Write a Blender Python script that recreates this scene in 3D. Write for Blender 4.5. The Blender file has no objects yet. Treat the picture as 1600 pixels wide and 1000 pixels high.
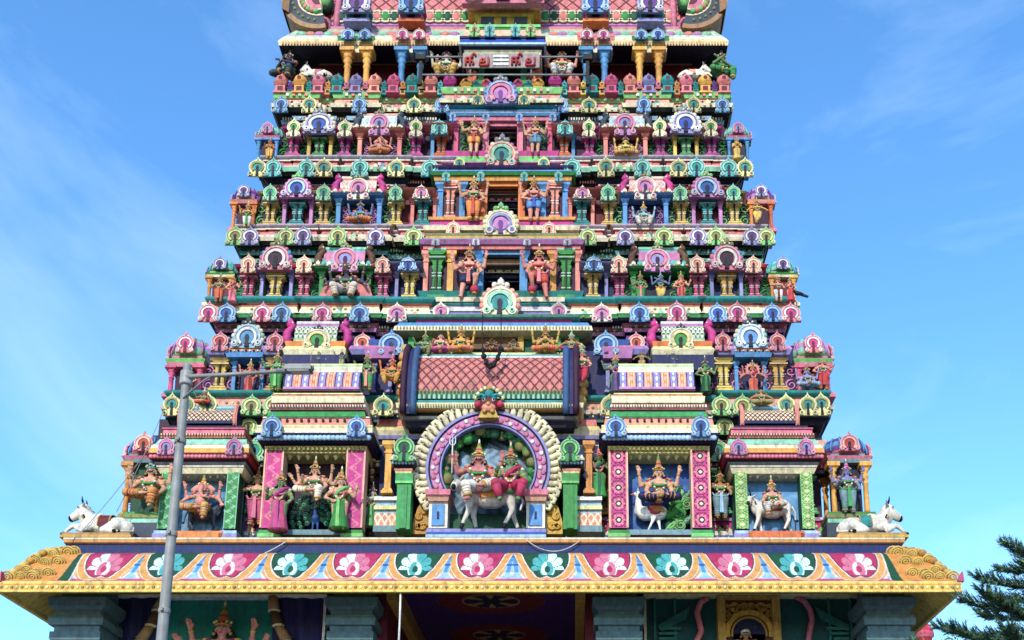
import bpy, math, random
import numpy as np
from mathutils import Vector, Matrix

random.seed(7)
R = math.radians
SC = bpy.context.scene
COL = SC.collection

# ------------------------------------------------------------------ camera
CAMX, CAMY, CAMZ = 2.41, -27.0, 1.6
F, PX0, PYH, PIT = 1650.0, 895.0, 1475.0, R(13.5)
PY0 = PYH - F * math.tan(PIT)
cam = bpy.data.cameras.new('camera')
cam.sensor_fit = 'HORIZONTAL'
cam.sensor_width = 36.0
cam.lens = 36.0 * F / 1600.0
cam.shift_x = (800.0 - PX0) / 1600.0
cam.shift_y = (PY0 - 500.0) / 1600.0
cam.clip_start, cam.clip_end = 0.1, 5000.0
camo = bpy.data.objects.new('camera', cam)
COL.objects.link(camo)
camo.location = (CAMX, CAMY, CAMZ)
camo.rotation_euler = (R(90) + PIT, 0, 0)
SC.camera = camo

# ------------------------------------------------------------------ light
SUN_EL, SUN_AZ = R(30), R(-12)      # azimuth measured from the facade's normal, minus = from the left
world = bpy.data.worlds.new('World')
SC.world = world
world.use_nodes = True
nt = world.node_tree
nt.nodes.clear()
wo = nt.nodes.new('ShaderNodeOutputWorld')
bg = nt.nodes.new('ShaderNodeBackground')
sky = nt.nodes.new('ShaderNodeTexSky')
sky.sky_type = 'NISHITA'
sky.sun_disc = False
sky.sun_elevation = SUN_EL
sky.sun_rotation = R(180) - SUN_AZ
sky.air_density, sky.dust_density, sky.ozone_density = 1.0, 0.3, 4.0
bg.inputs['Strength'].default_value = 0.15
tc = nt.nodes.new('ShaderNodeTexCoord')
mp = nt.nodes.new('ShaderNodeMapping')
mp.inputs['Location'].default_value = (1.2, .3, 2.4)
mp.inputs['Scale'].default_value = (1.6, 1.6, 3.4)
mp.inputs['Rotation'].default_value = (0.2, R(25), 0.4)
nz = nt.nodes.new('ShaderNodeTexNoise')
nz.inputs['Scale'].default_value = 1.5
nz.inputs['Detail'].default_value = 7
nz.inputs['Roughness'].default_value = 0.62
nz.inputs['Distortion'].default_value = 0.7
rp = nt.nodes.new('ShaderNodeValToRGB')
rp.color_ramp.elements[0].position = 0.50
rp.color_ramp.elements[0].color = (0, 0, 0, 1)
rp.color_ramp.elements[1].position = 0.92
rp.color_ramp.elements[1].color = (.24, .24, .24, 1)
hs = nt.nodes.new('ShaderNodeHueSaturation')
hs.inputs['Hue'].default_value = 0.498
hs.inputs['Saturation'].default_value = 1.16
hs.inputs['Value'].default_value = 1.84
mx = nt.nodes.new('ShaderNodeMix')
mx.data_type = 'RGBA'
mx.inputs['B'].default_value = (7.5, 9.0, 10.5, 1)
L = nt.links.new
L(tc.outputs['Generated'], mp.inputs['Vector'])
L(mp.outputs['Vector'], nz.inputs['Vector'])
L(nz.outputs['Fac'], rp.inputs['Fac'])
L(sky.outputs['Color'], hs.inputs['Color'])
L(hs.outputs['Color'], mx.inputs['A'])
L(rp.outputs['Color'], mx.inputs['Factor'])
L(mx.outputs['Result'], bg.inputs['Color'])
L(bg.outputs['Background'], wo.inputs['Surface'])

sl = bpy.data.lights.new('sun', 'SUN')
sl.energy = 3.4
sl.angle = R(0.5)
sl.color = (1.0, 0.95, 0.87)
so = bpy.data.objects.new('sun', sl)
COL.objects.link(so)
sd = Vector((math.sin(SUN_AZ) * math.cos(SUN_EL), -math.cos(SUN_AZ) * math.cos(SUN_EL), math.sin(SUN_EL)))
so.rotation_euler = sd.to_track_quat('Z', 'Y').to_euler()
so.location = (-10, -30, 50)
SC.view_settings.view_transform = 'Standard'
SC.view_settings.look = 'None'
SC.view_settings.exposure = 0.48
SC.view_settings.gamma = 1.0

# ------------------------------------------------------------------ measuring: photo row or column on an upright plane Y -> metres
def PZ(py, Y):
    return CAMZ + (Y - CAMY) * math.tan(PIT + math.atan((PY0 - py) / F))

def ZC(py, Y):
    dy = Y - CAMY
    return dy * math.cos(PIT) + dy * math.tan(PIT + math.atan((PY0 - py) / F)) * math.sin(PIT)

def PX(px, py, Y):
    return CAMX + (px - PX0) * ZC(py, Y) / F

# ------------------------------------------------------------------ colours and materials
def lin(c):
    return tuple(((v / 255.0 / 12.92) if v <= 10 else ((v / 255.0 + 0.055) / 1.055) ** 2.4) for v in c)

PAL = dict(
    pink=(216, 82, 124), magenta=(206, 48, 138), rose=(226, 122, 142), salmon=(236, 138, 120), peach=(240, 176, 145),
    orange=(232, 122, 52), amber=(232, 160, 60), yellow=(226, 184, 78), gold=(196, 150, 58), cream=(238, 224, 178), lemon=(232, 222, 140),
    green=(52, 150, 66), lime=(120, 200, 104), dgreen=(22, 86, 58), teal=(16, 140, 136), aqua=(70, 180, 180), mint=(140, 206, 170),
    sky=(84, 150, 206), blue=(38, 84, 168), navy=(22, 34, 84), ink=(24, 28, 54), lav=(142, 138, 194), purple=(112, 58, 140), lilac=(200, 126, 184), plum=(58, 20, 50),
    red=(196, 46, 46), crimson=(196, 40, 80), maroon=(112, 22, 40), white=(234, 230, 220), grey=(136, 138, 140), dark=(18, 15, 18), black=(19, 18, 20),
    skin=(224, 164, 128), pinkskin=(226, 140, 124), tan=(176, 132, 84), brown=(104, 66, 40), slate=(62, 74, 88), skinblue=(96, 128, 178), skingreen=(104, 150, 92),
    paleblue=(160, 200, 226), steel=(112, 146, 152), ivory=(236, 226, 206), ochre=(206, 152, 44), olive=(140, 140, 70), indigo=(30, 34, 92), skindark=(60, 58, 80))

PALL = {}
for _k, _v in PAL.items():      # weathered lime paint: a little greyer and darker than the tin
    _l = lin(_v); _g = .25 * _l[0] + .6 * _l[1] + .15 * _l[2]
    PALL[_k] = tuple((_g + (q - _g) * .90) * .74 for q in _l)

def C(c):
    return PALL[c] if isinstance(c, str) else tuple(c)

def new_mat(name):
    m = bpy.data.materials.new(name)
    m.use_nodes = True
    n = m.node_tree
    n.nodes.clear()
    o = n.nodes.new('ShaderNodeOutputMaterial')
    b = n.nodes.new('ShaderNodeBsdfPrincipled')
    n.links.new(b.outputs['BSDF'], o.inputs['Surface'])
    return m, n, b

def paint_material(name, rough, wear, bump):
    """painted plaster: the colour of each face, rain streaks, grime blotches and a little unevenness"""
    m, n, b = new_mat(name)
    N, K = n.nodes.new, n.links.new
    at = N('ShaderNodeAttribute'); at.attribute_name = 'Col'
    ge = N('ShaderNodeNewGeometry')
    m1 = N('ShaderNodeMapping'); m1.inputs['Scale'].default_value = (3.2, 3.2, 0.55)
    n1 = N('ShaderNodeTexNoise'); n1.inputs['Scale'].default_value = 2.4; n1.inputs['Detail'].default_value = 6; n1.inputs['Roughness'].default_value = 0.7
    r1 = N('ShaderNodeValToRGB')
    r1.color_ramp.elements[0].position = 0.48; r1.color_ramp.elements[0].color = (0, 0, 0, 1)
    r1.color_ramp.elements[1].position = 0.76; r1.color_ramp.elements[1].color = (wear, wear, wear, 1)
    K(ge.outputs['Position'], m1.inputs['Vector']); K(m1.outputs['Vector'], n1.inputs['Vector']); K(n1.outputs['Fac'], r1.inputs['Fac'])
    n2 = N('ShaderNodeTexNoise'); n2.inputs['Scale'].default_value = 7.0; n2.inputs['Detail'].default_value = 5
    K(ge.outputs['Position'], n2.inputs['Vector'])
    mr = N('ShaderNodeMapRange'); mr.inputs['From Min'].default_value = 0.3; mr.inputs['From Max'].default_value = 0.7
    mr.inputs['To Min'].default_value = 0.76; mr.inputs['To Max'].default_value = 1.12
    K(n2.outputs['Fac'], mr.inputs['Value'])
    oi = N('ShaderNodeObjectInfo')                 # every cast piece was painted by hand: small shifts of tone from one to the next
    m4 = N('ShaderNodeMapRange'); m4.inputs['To Min'].default_value = 0.80; m4.inputs['To Max'].default_value = 1.14; K(oi.outputs['Random'], m4.inputs['Value'])
    m5 = N('ShaderNodeMapRange'); m5.inputs['To Min'].default_value = 0.488; m5.inputs['To Max'].default_value = 0.512; K(oi.outputs['Random'], m5.inputs['Value'])
    mm = N('ShaderNodeMath'); mm.operation = 'MULTIPLY'; K(mr.outputs['Result'], mm.inputs[0]); K(m4.outputs['Result'], mm.inputs[1])
    hv = N('ShaderNodeHueSaturation'); K(at.outputs['Color'], hv.inputs['Color']); K(mm.outputs['Value'], hv.inputs['Value']); K(m5.outputs['Result'], hv.inputs['Hue'])
    mx_ = N('ShaderNodeMix'); mx_.data_type = 'RGBA'; mx_.inputs['B'].default_value = (0.045, 0.038, 0.03, 1)
    K(hv.outputs['Color'], mx_.inputs['A']); K(r1.outputs['Color'], mx_.inputs['Factor']); K(mx_.outputs['Result'], b.inputs['Base Color'])
    b.inputs['Roughness'].default_value = rough
    b.inputs['Specular IOR Level'].default_value = 0.22
    bp = N('ShaderNodeBump'); bp.inputs['Strength'].default_value = bump; bp.inputs['Distance'].default_value = 0.02
    n3 = N('ShaderNodeTexNoise'); n3.inputs['Scale'].default_value = 26; n3.inputs['Detail'].default_value = 4
    K(ge.outputs['Position'], n3.inputs['Vector']); K(n3.outputs['Fac'], bp.inputs['Height']); K(bp.outputs['Normal'], b.inputs['Normal'])
    return m

PAINT = paint_material('painted_plaster', 0.62, 0.68, 0.5)
GLOSS = paint_material('enamel_paint', 0.55, 0.30, 0.3)
METAL = paint_material('galvanised_metal', 0.45, 0.30, 0.1)

# ------------------------------------------------------------------ mesh builder
class MB:
    def __init__(s):
        s.v, s.f, s.c, s.sm = [], [], [], []

    def add(s, vs, fs, c, smooth=False):
        o = len(s.v)
        s.v.extend(vs)
        if isinstance(c, list):
            for f, cc in zip(fs, c):
                s.f.append([i + o for i in f]); s.c.append(cc); s.sm.append(smooth)
        else:
            c = C(c)
            for f in fs:
                s.f.append([i + o for i in f]); s.c.append(c); s.sm.append(smooth)

    def merge(s, other, mat):
        o = len(s.v)
        s.v.extend([tuple(mat @ Vector(p)) for p in other.v])
        s.f.extend([[i + o for i in f] for f in other.f]); s.c.extend(other.c); s.sm.extend(other.sm)

    def box(s, x0, x1, y0, y1, z0, z1, c):
        s.add([(x0, y0, z0), (x1, y0, z0), (x1, y1, z0), (x0, y1, z0), (x0, y0, z1), (x1, y0, z1), (x1, y1, z1), (x0, y1, z1)],
              [(0, 1, 5, 4), (1, 2, 6, 5), (2, 3, 7, 6), (3, 0, 4, 7), (4, 5, 6, 7), (3, 2, 1, 0)], c)

    def tbox(s, cx, cy, z0, z1, w0, d0, w1, d1, c):
        v = []
        for z, w, d in ((z0, w0, d0), (z1, w1, d1)):
            v += [(cx - w / 2, cy - d / 2, z), (cx + w / 2, cy - d / 2, z), (cx + w / 2, cy + d / 2, z), (cx - w / 2, cy + d / 2, z)]
        s.add(v, [(0, 1, 5, 4), (1, 2, 6, 5), (2, 3, 7, 6), (3, 0, 4, 7), (4, 5, 6, 7), (3, 2, 1, 0)], c)

    def prism(s, poly, y0, y1, c, cs=None):
        n = len(poly)
        v = [(x, y0, z) for x, z in poly] + [(x, y1, z) for x, z in poly]
        s.add(v, [tuple(range(n))], c)
        s.add(v, [tuple(range(2 * n - 1, n - 1, -1))] + [(i, n + i, n + (i + 1) % n, (i + 1) % n) for i in range(n)], cs or c)

    def ring(s, cx, cz, r0, r1, a0, a1, y0, y1, n, c, sx=1.0):
        v, f = [], []
        for i in range(n + 1):
            a = a0 + (a1 - a0) * i / n
            ca, sa = math.cos(a) * sx, math.sin(a)
            v += [(cx + r0 * ca, y0, cz + r0 * sa), (cx + r1 * ca, y0, cz + r1 * sa), (cx + r1 * ca, y1, cz + r1 * sa), (cx + r0 * ca, y1, cz + r0 * sa)]
        for i in range(n):
            b = 4 * i
            for k in range(4):
                f.append((b + k, b + (k + 1) % 4, b + 4 + (k + 1) % 4, b + 4 + k))
        f += [(0, 1, 2, 3), (4 * n + 3, 4 * n + 2, 4 * n + 1, 4 * n)]
        s.add(v, f, c)

    def lathe(s, prof, cx=0, cy=0, n=12, c='white', cols=None, smooth=True, sx=1, sy=1, lobes=0, amp=0.0):
        v, f, cc = [], [], []
        for r, z in prof:
            for i in range(n):
                a = 2 * math.pi * (i + 0.5) / n
                k = 1 + amp * math.cos(lobes * a) if lobes else 1
                v.append((cx + r * k * math.cos(a) * sx, cy + r * k * math.sin(a) * sy, z))
        for j in range(len(prof) - 1):
            for i in range(n):
                f.append((j * n + i, j * n + (i + 1) % n, (j + 1) * n + (i + 1) % n, (j + 1) * n + i))
                cc.append(C(cols[j] if cols else c))
        f.append(tuple(range(n - 1, -1, -1))); cc.append(C(cols[0] if cols else c))
        m = len(prof) - 1
        f.append(tuple(m * n + i for i in range(n))); cc.append(C(cols[-1] if cols else c))
        s.add(v, f, cc, smooth)

    def ball(s, p, r, c, n=8, sc=(1, 1, 1)):
        v, f = [], []
        m = max(4, n // 2 + 1)
        for j in range(1, m):
            t = math.pi * j / m
            for i in range(n):
                a = 2 * math.pi * i / n
                v.append((p[0] + r * sc[0] * math.sin(t) * math.cos(a), p[1] + r * sc[1] * math.sin(t) * math.sin(a), p[2] + r * sc[2] * math.cos(t)))
        v.append((p[0], p[1], p[2] + r * sc[2])); v.append((p[0], p[1], p[2] - r * sc[2]))
        T, B = len(v) - 2, len(v) - 1
        for i in range(n):
            f.append((T, i, (i + 1) % n))
            f.append((B, (m - 2) * n + (i + 1) % n, (m - 2) * n + i))
            for j in range(m - 2):
                f.append((j * n + i, (j + 1) * n + i, (j + 1) * n + (i + 1) % n, j * n + (i + 1) % n))
        s.add(v, f, c, True)

    def tube(s, pts, r, c, n=6, closed=False):
        pts = [Vector(p) for p in pts]
        m = len(pts)
        rs = r if isinstance(r, (list, tuple)) else [r] * m
        v, f = [], []
        up = None
        for i, p in enumerate(pts):
            if closed:
                t = pts[(i + 1) % m] - pts[i - 1]
            else:
                t = pts[min(i + 1, m - 1)] - pts[max(i - 1, 0)]
            t = t.normalized() if t.length > 1e-9 else Vector((0, 0, 1))
            if up is None:
                up = Vector((0, 1, 0)) if abs(t.y) < 0.9 else Vector((1, 0, 0))
            up = (up - t * up.dot(t))
            up = up.normalized() if up.length > 1e-6 else t.orthogonal().normalized()
            w = t.cross(up)
            for k in range(n):
                a = 2 * math.pi * k / n
                v.append(tuple(p + (up * math.cos(a) + w * math.sin(a)) * rs[i]))
        for i in range(m if closed else m - 1):
            j = (i + 1) % m
            for k in range(n):
                f.append((i * n + k, i * n + (k + 1) % n, j * n + (k + 1) % n, j * n + k))
        if not closed:
            f += [tuple(range(n - 1, -1, -1)), tuple((m - 1) * n + k for k in range(n))]
        s.add(v, f, c, n > 4)

    def capsule(s, p0, r0, p1, r1, c='white', n=10):
        p0, p1 = Vector(p0), Vector(p1)
        d = p1 - p0
        l = d.length
        if l < 1e-6:
            return s.ball(p0, r0, c, n)
        d /= l
        pts, rs = [], []
        for a in (-1.0, -0.8, -0.45, 0):
            pts.append(p0 + d * r0 * a); rs.append(max(1e-4, r0 * math.sqrt(max(0, 1 - a * a))) if a > -1 else r0 * 0.05)
        for a in (0, 0.45, 0.8, 1.0):
            pts.append(p1 + d * r1 * a); rs.append(max(1e-4, r1 * math.sqrt(max(0, 1 - a * a))) if a < 1 else r1 * 0.05)
        s.tube(pts, rs, c, n)

    def sweep(s, path, prof, closed=True):
        """path: plan points with the outside to the right of travel; prof: (out, z, colour of the strip up to the next point)"""
        n = len(path)
        P = [Vector((p[0], p[1])) for p in path]
        off = []
        for i in range(n):
            a, b = P[i - 1], P[(i + 1) % n]
            d0, d1 = (P[i] - a), (b - P[i])
            if not closed and i == 0: d0 = d1
            if not closed and i == n - 1: d1 = d0
            n0, n1 = Vector((d0.y, -d0.x)).normalized(), Vector((d1.y, -d1.x)).normalized()
            m = n0 + n1
            k = m.dot(n0)
            off.append(m / k if abs(k) > 1e-6 else n0)
        v, f, cc = [], [], []
        for (o, z, c) in prof:
            for i in range(n):
                q = P[i] + off[i] * o
                v.append((q.x, q.y, z))
        for j in range(len(prof) - 1):
            for i in range(n if closed else n - 1):
                k = (i + 1) % n
                f.append((j * n + i, j * n + k, (j + 1) * n + k, (j + 1) * n + i)); cc.append(C(prof[j][2]))
        s.add(v, f, cc)

    def surface(s, fn, nu, nv, colfn, smooth=True):
        """a sheet fn(u,v) whose faces carry the painted pattern colfn(u,v)"""
        v, f, cc = [], [], []
        for j in range(nv + 1):
            for i in range(nu + 1):
                v.append(fn(i / nu, j / nv))
        for j in range(nv):
            for i in range(nu):
                a = j * (nu + 1) + i
                f.append((a, a + 1, a + nu + 2, a + nu + 1)); cc.append(C(colfn((i + .5) / nu, (j + .5) / nv)))
        s.add(v, f, cc, smooth)

    def mesh(s, name, mat=None):
        me = bpy.data.meshes.new(name)
        me.from_pydata(s.v, [], s.f)
        n = len(me.polygons)
        at = me.color_attributes.new('Col', 'FLOAT_COLOR', 'CORNER')
        lt = np.empty(n, dtype=np.int32); me.polygons.foreach_get('loop_total', lt)
        cols = np.ones((n, 4), dtype=np.float32); cols[:, :3] = np.array(s.c, dtype=np.float32)
        at.data.foreach_set('color', np.repeat(cols, lt, axis=0).ravel())
        me.polygons.foreach_set('use_smooth', np.array(s.sm, dtype=bool))
        me.materials.append(mat or PAINT)
        me.update()
        return me

WL = {}
def wloc(o):
    return WL.get(o.name, Vector((0, 0, 0))) if o is not None else Vector((0, 0, 0))

def put(mb, name, parent=None, loc=(0, 0, 0), rotz=0.0, scale=None, mat=None):
    """link a mesh object; loc is in world metres"""
    me = mb if isinstance(mb, bpy.types.Mesh) else mb.mesh(name, mat)
    o = bpy.data.objects.new(name, me)
    COL.objects.link(o)
    loc = Vector(loc)
    if parent is not None:
        o.parent = parent
        o.location = loc - wloc(parent)
    else:
        o.location = loc
    WL[o.name] = loc
    if rotz: o.rotation_euler = (0, 0, rotz)
    if scale is not None: o.scale = scale if isinstance(scale, (tuple, list)) else (scale,) * 3
    return o

def empty(name, loc=(0, 0, 0), parent=None, label=None):
    o = bpy.data.objects.new(name, None)
    o.empty_display_size = 0.3
    COL.objects.link(o)
    loc = Vector(loc)
    if parent is not None:
        o.parent = parent; o.location = loc - wloc(parent)
    else:
        o.location = loc
    WL[o.name] = loc
    if label: o['label'] = label
    return o

def tag(o, label=None, cat=None, group=None, kind=None):
    if label: o['label'] = label
    if cat: o['category'] = cat
    if group: o['group'] = group
    if kind: o['kind'] = kind
    return o

CACHE = {}
def cached(key, fn, *a, **k):
    kk = (key, repr(a), repr(k))
    if kk not in CACHE:
        CACHE[kk] = fn(*a, **k).mesh(key)
    return CACHE[kk]
# ================================================================== ornament pieces (origin: middle of the foot, wall face at y = 0, front towards -y)
PI = math.pi

def arch_bm(w, h, rim, ring, inn, dark='dark', petal=None, crest=None, d=None):
    """horseshoe arch ornament: lobed plate, raised rings, keyhole, curled feet, leaf finial, optional fan of petals"""
    b = MB()
    d = d or w * 0.16
    hh = h * (0.80 if petal is None else 0.74)
    r = min(w * 0.47, hh * 0.56)
    cz = hh - r
    if petal:
        n = 13
        for i in range(n):
            a = R(-28) + R(236) * i / (n - 1)
            p = (math.cos(a) * r * 1.08, -d * 0.35, cz + math.sin(a) * r * 1.08)
            pc = petal[i % len(petal)] if isinstance(petal, (list, tuple)) and not isinstance(petal[0], (int, float)) else petal
            b.ball(p, r * 0.21, pc, 7, (1, 0.7, 1))
    out = [(-w * 0.5, 0), (w * 0.5, 0), (w * 0.5, hh * 0.10)]
    for i in range(25):
        a = R(-42) + R(264) * i / 24
        k = 1.0 + (0.0 if petal else 0.05 * math.cos(11 * a))
        out.append((math.cos(a) * r * k, cz + math.sin(a) * r * k))
    out.append((-w * 0.5, hh * 0.10))
    b.prism(out, -d * 0.55, 0, rim)
    tl = tuple(v * .62 + .38 * q for v, q in zip(C(rim), C('ivory')))
    b.ring(0, cz, r * 0.80, r * 0.90, R(-48), R(228), -d * 0.74, -d * 0.5, 20, rim)
    b.ring(0, cz, r * 0.89, r * 1.0, R(-50), R(230), -d * 0.9, -d * 0.4, 20, tl)
    b.ring(0, cz, r * 0.56, r * 0.75, R(-52), R(232), -d * 1.0, -d * 0.5, 18, ring)
    b.ring(0, cz, 0, r * 0.5, 0, 2 * PI * 0.999, -d * 0.78, -d * 0.5, 14, inn)
    k = r * 0.115
    b.prism([(-k * 1.5, 0.02 * h), (k * 1.5, 0.02 * h), (k, cz * 0.55), (k * 1.5, cz), (k * 0.9, cz + k * 1.7), (0, cz + k * 2.0), (-k * 0.9, cz + k * 1.7), (-k * 1.5, cz), (-k, cz * 0.55)], -d * 0.9, -d * 0.5, dark)
    for sx in (-1, 1):
        q = r * 0.27
        b.ring(sx * w * 0.36, q * 1.05, 0, q, 0, 2 * PI * .999, -d * 1.05, 0, 12, tl)
        b.ring(sx * w * 0.36, q * 1.05, 0, q * 0.62, 0, 2 * PI * .999, -d * 1.2, -d, 10, ring)
        b.ring(sx * w * 0.36, q * 1.05, 0, q * 0.26, 0, 2 * PI * .999, -d * 1.28, -d, 8, dark)
    z0 = hh * 0.97
    s = h - z0
    if crest:
        for (x, z, q) in ((0, .62, .34), (-.42, .34, .28), (.42, .34, .28), (-.2, .1, .26), (.2, .1, .26)):
            b.ball((x * s * 1.25, -d * 0.6, z0 + z * s), q * s, crest, 7, (1, .7, 1))
        for sx in (-1, 1):
            b.ball((sx * s * .25, -d * .6 - s * .2, z0 + .28 * s), s * .13, 'ivory', 6)
        b.ball((0, -d * 0.6, z0 + s * .96), s * .12, crest, 6)
    else:
        b.prism([(-s * .42, z0 - s * .2), (s * .42, z0 - s * .2), (s * .5, z0 + s * .15), (s * .16, z0 + s * .5), (0, z0 + s), (-s * .16, z0 + s * .5), (-s * .5, z0 + s * .15)], -d * .7, -d * .1, rim)
        b.ball((0, -d * .7, z0 + s * .12), s * .2, inn, 6)
    return b

def pilaster_bm(w, h, c, dark='black', d=None):
    b = MB()
    d = d or w * 0.42
    tint = lambda k: tuple(min(1, v * (1 - k) + k * .9) for v in C(c))
    light = tint(.35)
    def slab(z0, z1, w0, w1, dd=1.0, c=c):
        b.tbox(0, -d * dd / 2, z0 * h, z1 * h, w * w0, d * dd, w * w1, d * dd, c)
    slab(0, .05, .98, .98, 1.25); slab(.05, .085, .8, .8, 1.05, light); slab(.085, .14, .86, .74, 1.15)
    for sx in (-1, 1):
        b.box(*sorted((sx * w * .05, sx * w * .23)), -d * .8, 0, .14 * h, .58 * h, c)
        b.tube([(sx * w * .14, -d * .8, .16 * h), (sx * w * .14, -d * .8, .57 * h)], w * .06, c, 6)
        for z in (.2, .44, .5):
            b.box(*sorted((sx * w * .045, sx * w * .28)), -d * .95, -.01, z * h, (z + .024) * h, light)
        for (z0, z1, a0, a1) in ((.58, .65, .22, .33), (.65, .70, .33, .22), (.70, .73, .26, .26), (.73, .81, .24, .44)):
            x0, x1 = w * .03, w * a0
            v = []
            for z, a in ((z0, a0), (z1, a1)):
                xs = sorted((sx * w * .03, sx * w * a))
                dd = d * (.55 + a * .8)
                v += [(xs[0], -dd, z * h), (xs[1], -dd, z * h), (xs[1], 0, z * h), (xs[0], 0, z * h)]
            b.add(v, [(0, 1, 5, 4), (1, 2, 6, 5), (2, 3, 7, 6), (3, 0, 4, 7), (4, 5, 6, 7), (3, 2, 1, 0)], c)
    b.box(-w * .042, w * .042, -d * 1.12, 0, 0, .80 * h, dark)
    slab(.805, .82, .96, .98, 1.2, light); slab(.82, .84, .92, .98, 1.2); slab(.84, .88, .58, .58, .9); slab(.88, .92, .66, .98, 1.1); slab(.92, .965, 1.04, 1.04, 1.15); slab(.965, 1.0, 1.05, 1.0, 1.17, light)
    for sx in (-1, 1):
        b.tube([(sx * w * .36, -d * .5, .76 * h), (sx * w * .47, -d * .6, .82 * h), (sx * w * .42, -d * .5, .88 * h)], w * .035, c, 5)
    return b

def column_bm(w, h, c, c2=None, round_=False):
    """a small free-standing column: stepped foot, shaft, cushion, flared capital"""
    b = MB()
    c2 = c2 or c
    def s(z0, z1, w0, w1, cc=c):
        b.tbox(0, -w * .5, z0 * h, z1 * h, w * w0, w * w0, w * w1, w * w1, cc)
    s(0, .05, 1.5, 1.5, c2); s(.05, .10, 1.25, 1.1, c2)
    if round_:
        b.lathe([(w * .5, .10 * h), (w * .44, .16 * h), (w * .40, .60 * h), (w * .50, .62 * h), (w * .50, .65 * h), (w * .38, .67 * h), (w * .38, .70 * h), (w * .62, .77 * h), (w * .42, .81 * h), (w * .48, .83 * h), (w * .75, .88 * h)], 0, -w * .5, 14, c)
        s(.88, .92, 1.2, 1.7); s(.92, 1.0, 2.0, 2.0, c2)
    else:
        s(.10, .78, .8, .8); s(.78, .81, 1.05, 1.05); s(.81, .86, .8, .8); s(.86, .92, .85, 1.5); s(.92, 1.0, 1.6, 1.6, c2)
    return b

def fan_tower_bm(w, h, c, c2):
    """finial shaped like a tiny shrine: box with a dark doorway, eave, bell dome, pot"""
    b = MB()
    b.tbox(0, 0, 0, .07 * h, w, w, w * .95, w * .95, c); b.tbox(0, 0, .07 * h, .36 * h, w * .74, w * .74, w * .74, w * .74, c)
    b.box(-w * .2, w * .2, -w * .385, -w * .3, .13 * h, .30 * h, c2)
    b.tbox(0, 0, .36 * h, .43 * h, w * .8, w * .8, w * 1.04, w * 1.04, c)
    b.lathe([(w * .40, .43 * h), (w * .42, .48 * h), (w * .52, .51 * h), (w * .54, .58 * h), (w * .52, .66 * h), (w * .44, .74 * h), (w * .28, .80 * h), (w * .09, .83 * h), (w * .08, .85 * h), (w * .13, .88 * h), (w * .11, .92 * h), (w * .03, .96 * h), (.002, h)], 0, 0, 10, c)
    b.ring(0, .6 * h, 0, w * .15, 0, 2 * PI * .999, -w * .54, -w * .4, 10, c2)
    return b

def scroll_bm(w, h, back, c, turns=3):
    """wall panel with raised foliage scrolls"""
    b = MB()
    b.box(-w / 2, w / 2, -.03, 0, 0, h, back)
    n = max(1, int(round(h / max(w, .05) * .95)))
    for k in range(n):
        cz = h * (k + .5) / n
        q = min(w * .42, h / n * .46)
        sx = 1 if k % 2 == 0 else -1
        pts = []
        for i in range(15):
            t = i / 14
            a = R(90) + sx * t * 2 * PI * 1.35
            rr = q * (1 - .78 * t)
            pts.append((math.cos(a) * rr, -.05, cz + math.sin(a) * rr))
        b.tube(pts, [q * (.20 - .10 * i / 14) for i in range(15)], c, 5)
        for a in (20, 80, 150, 210, 280, 330):
            b.ball((math.cos(R(a)) * q * 1.02, -.05, cz + math.sin(R(a)) * q * 1.02), q * .17, c, 5)
    return b

def roof_slab_bm(w, h, d, cols):
    """little stacked eave over a pilaster or bay: neck, flared eave, fillet"""
    b = MB()
    n = len(cols)
    zz = 0
    for i, (f, a, e, c) in enumerate(cols):
        b.tbox(0, -d / 2 * max(a, e), zz * h, (zz + f) * h, w * a, d * a, w * e, d * e, c)
        zz += f
    return b

def barrel_bm(w, h, d, pat, nu, nv, ridge, foot, endc, endc2, stripes=None, lip=True):
    """wagon-vault roof lying along x: patterned skin, ridge bands, foot moulding, horseshoe end boards"""
    b = MB()
    def fn(u, v):
        a = R(-8) + R(98) * v
        return (-w / 2 + w * u, -d * .5 * (.42 + .58 * math.cos(max(a, 0)) if a >= 0 else 1.0) - d * .0, h * (.16 + .64 * max(0.0, math.sin(a)) if a >= 0 else .16 + .1 * a))
    b.surface(fn, nu, nv, pat)
    b.box(-w / 2, w / 2, -d * .56, 0, 0, h * .07, foot[0]); b.box(-w / 2, w / 2, -d * .53, 0, h * .07, h * .16, foot[1])
    zz = h * .78
    for i, (c, f) in enumerate(ridge):
        b.box(-w / 2, w / 2, -d * (.27 - .015 * i) - (.02 if i % 2 else 0), 0, zz, zz + f * h, c)
        zz += f * h
    for sx in (-1, 1):
        if endc:
            x0, x1 = sorted((sx * w * .5, sx * (w * .5 + h * .16)))
            poly = []
            for i in range(15):
                a = R(-30) + R(120) * i / 14
                poly.append((d * .5 * (.50 + .62 * math.cos(a)), h * (.30 + .72 * math.sin(a))))
            poly = [(0, -h * .05)] + poly + [(0, h * 1.02)]
            v = [(x0, -p, q) for p, q in poly] + [(x1, -p, q) for p, q in poly]
            m = len(poly)
            b.add(v, [tuple(range(m)), tuple(range(2 * m - 1, m - 1, -1))], endc2)
            b.add(v, [(i, i + 1, m + i + 1, m + i) for i in range(m - 1)], endc)
            b.tube([(sx * (w * .5 + h * .08), -p, q) for p, q in poly[1:-1]], h * .05, endc, 6)
    return b

def lattice(n_u, n_v, c, line, width=.16, dot=None):
    """diamond trellis pattern"""
    def f(u, v):
        a, bb = u * n_u + v * n_v, u * n_u - v * n_v
        da, db = abs(a - round(a)), abs(bb - round(bb))
        if min(da, db) < width * .5: return line
        if dot and (a % 1 - .5) ** 2 + (bb % 1 - .5) ** 2 < .03: return dot
        return c
    return f

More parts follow.
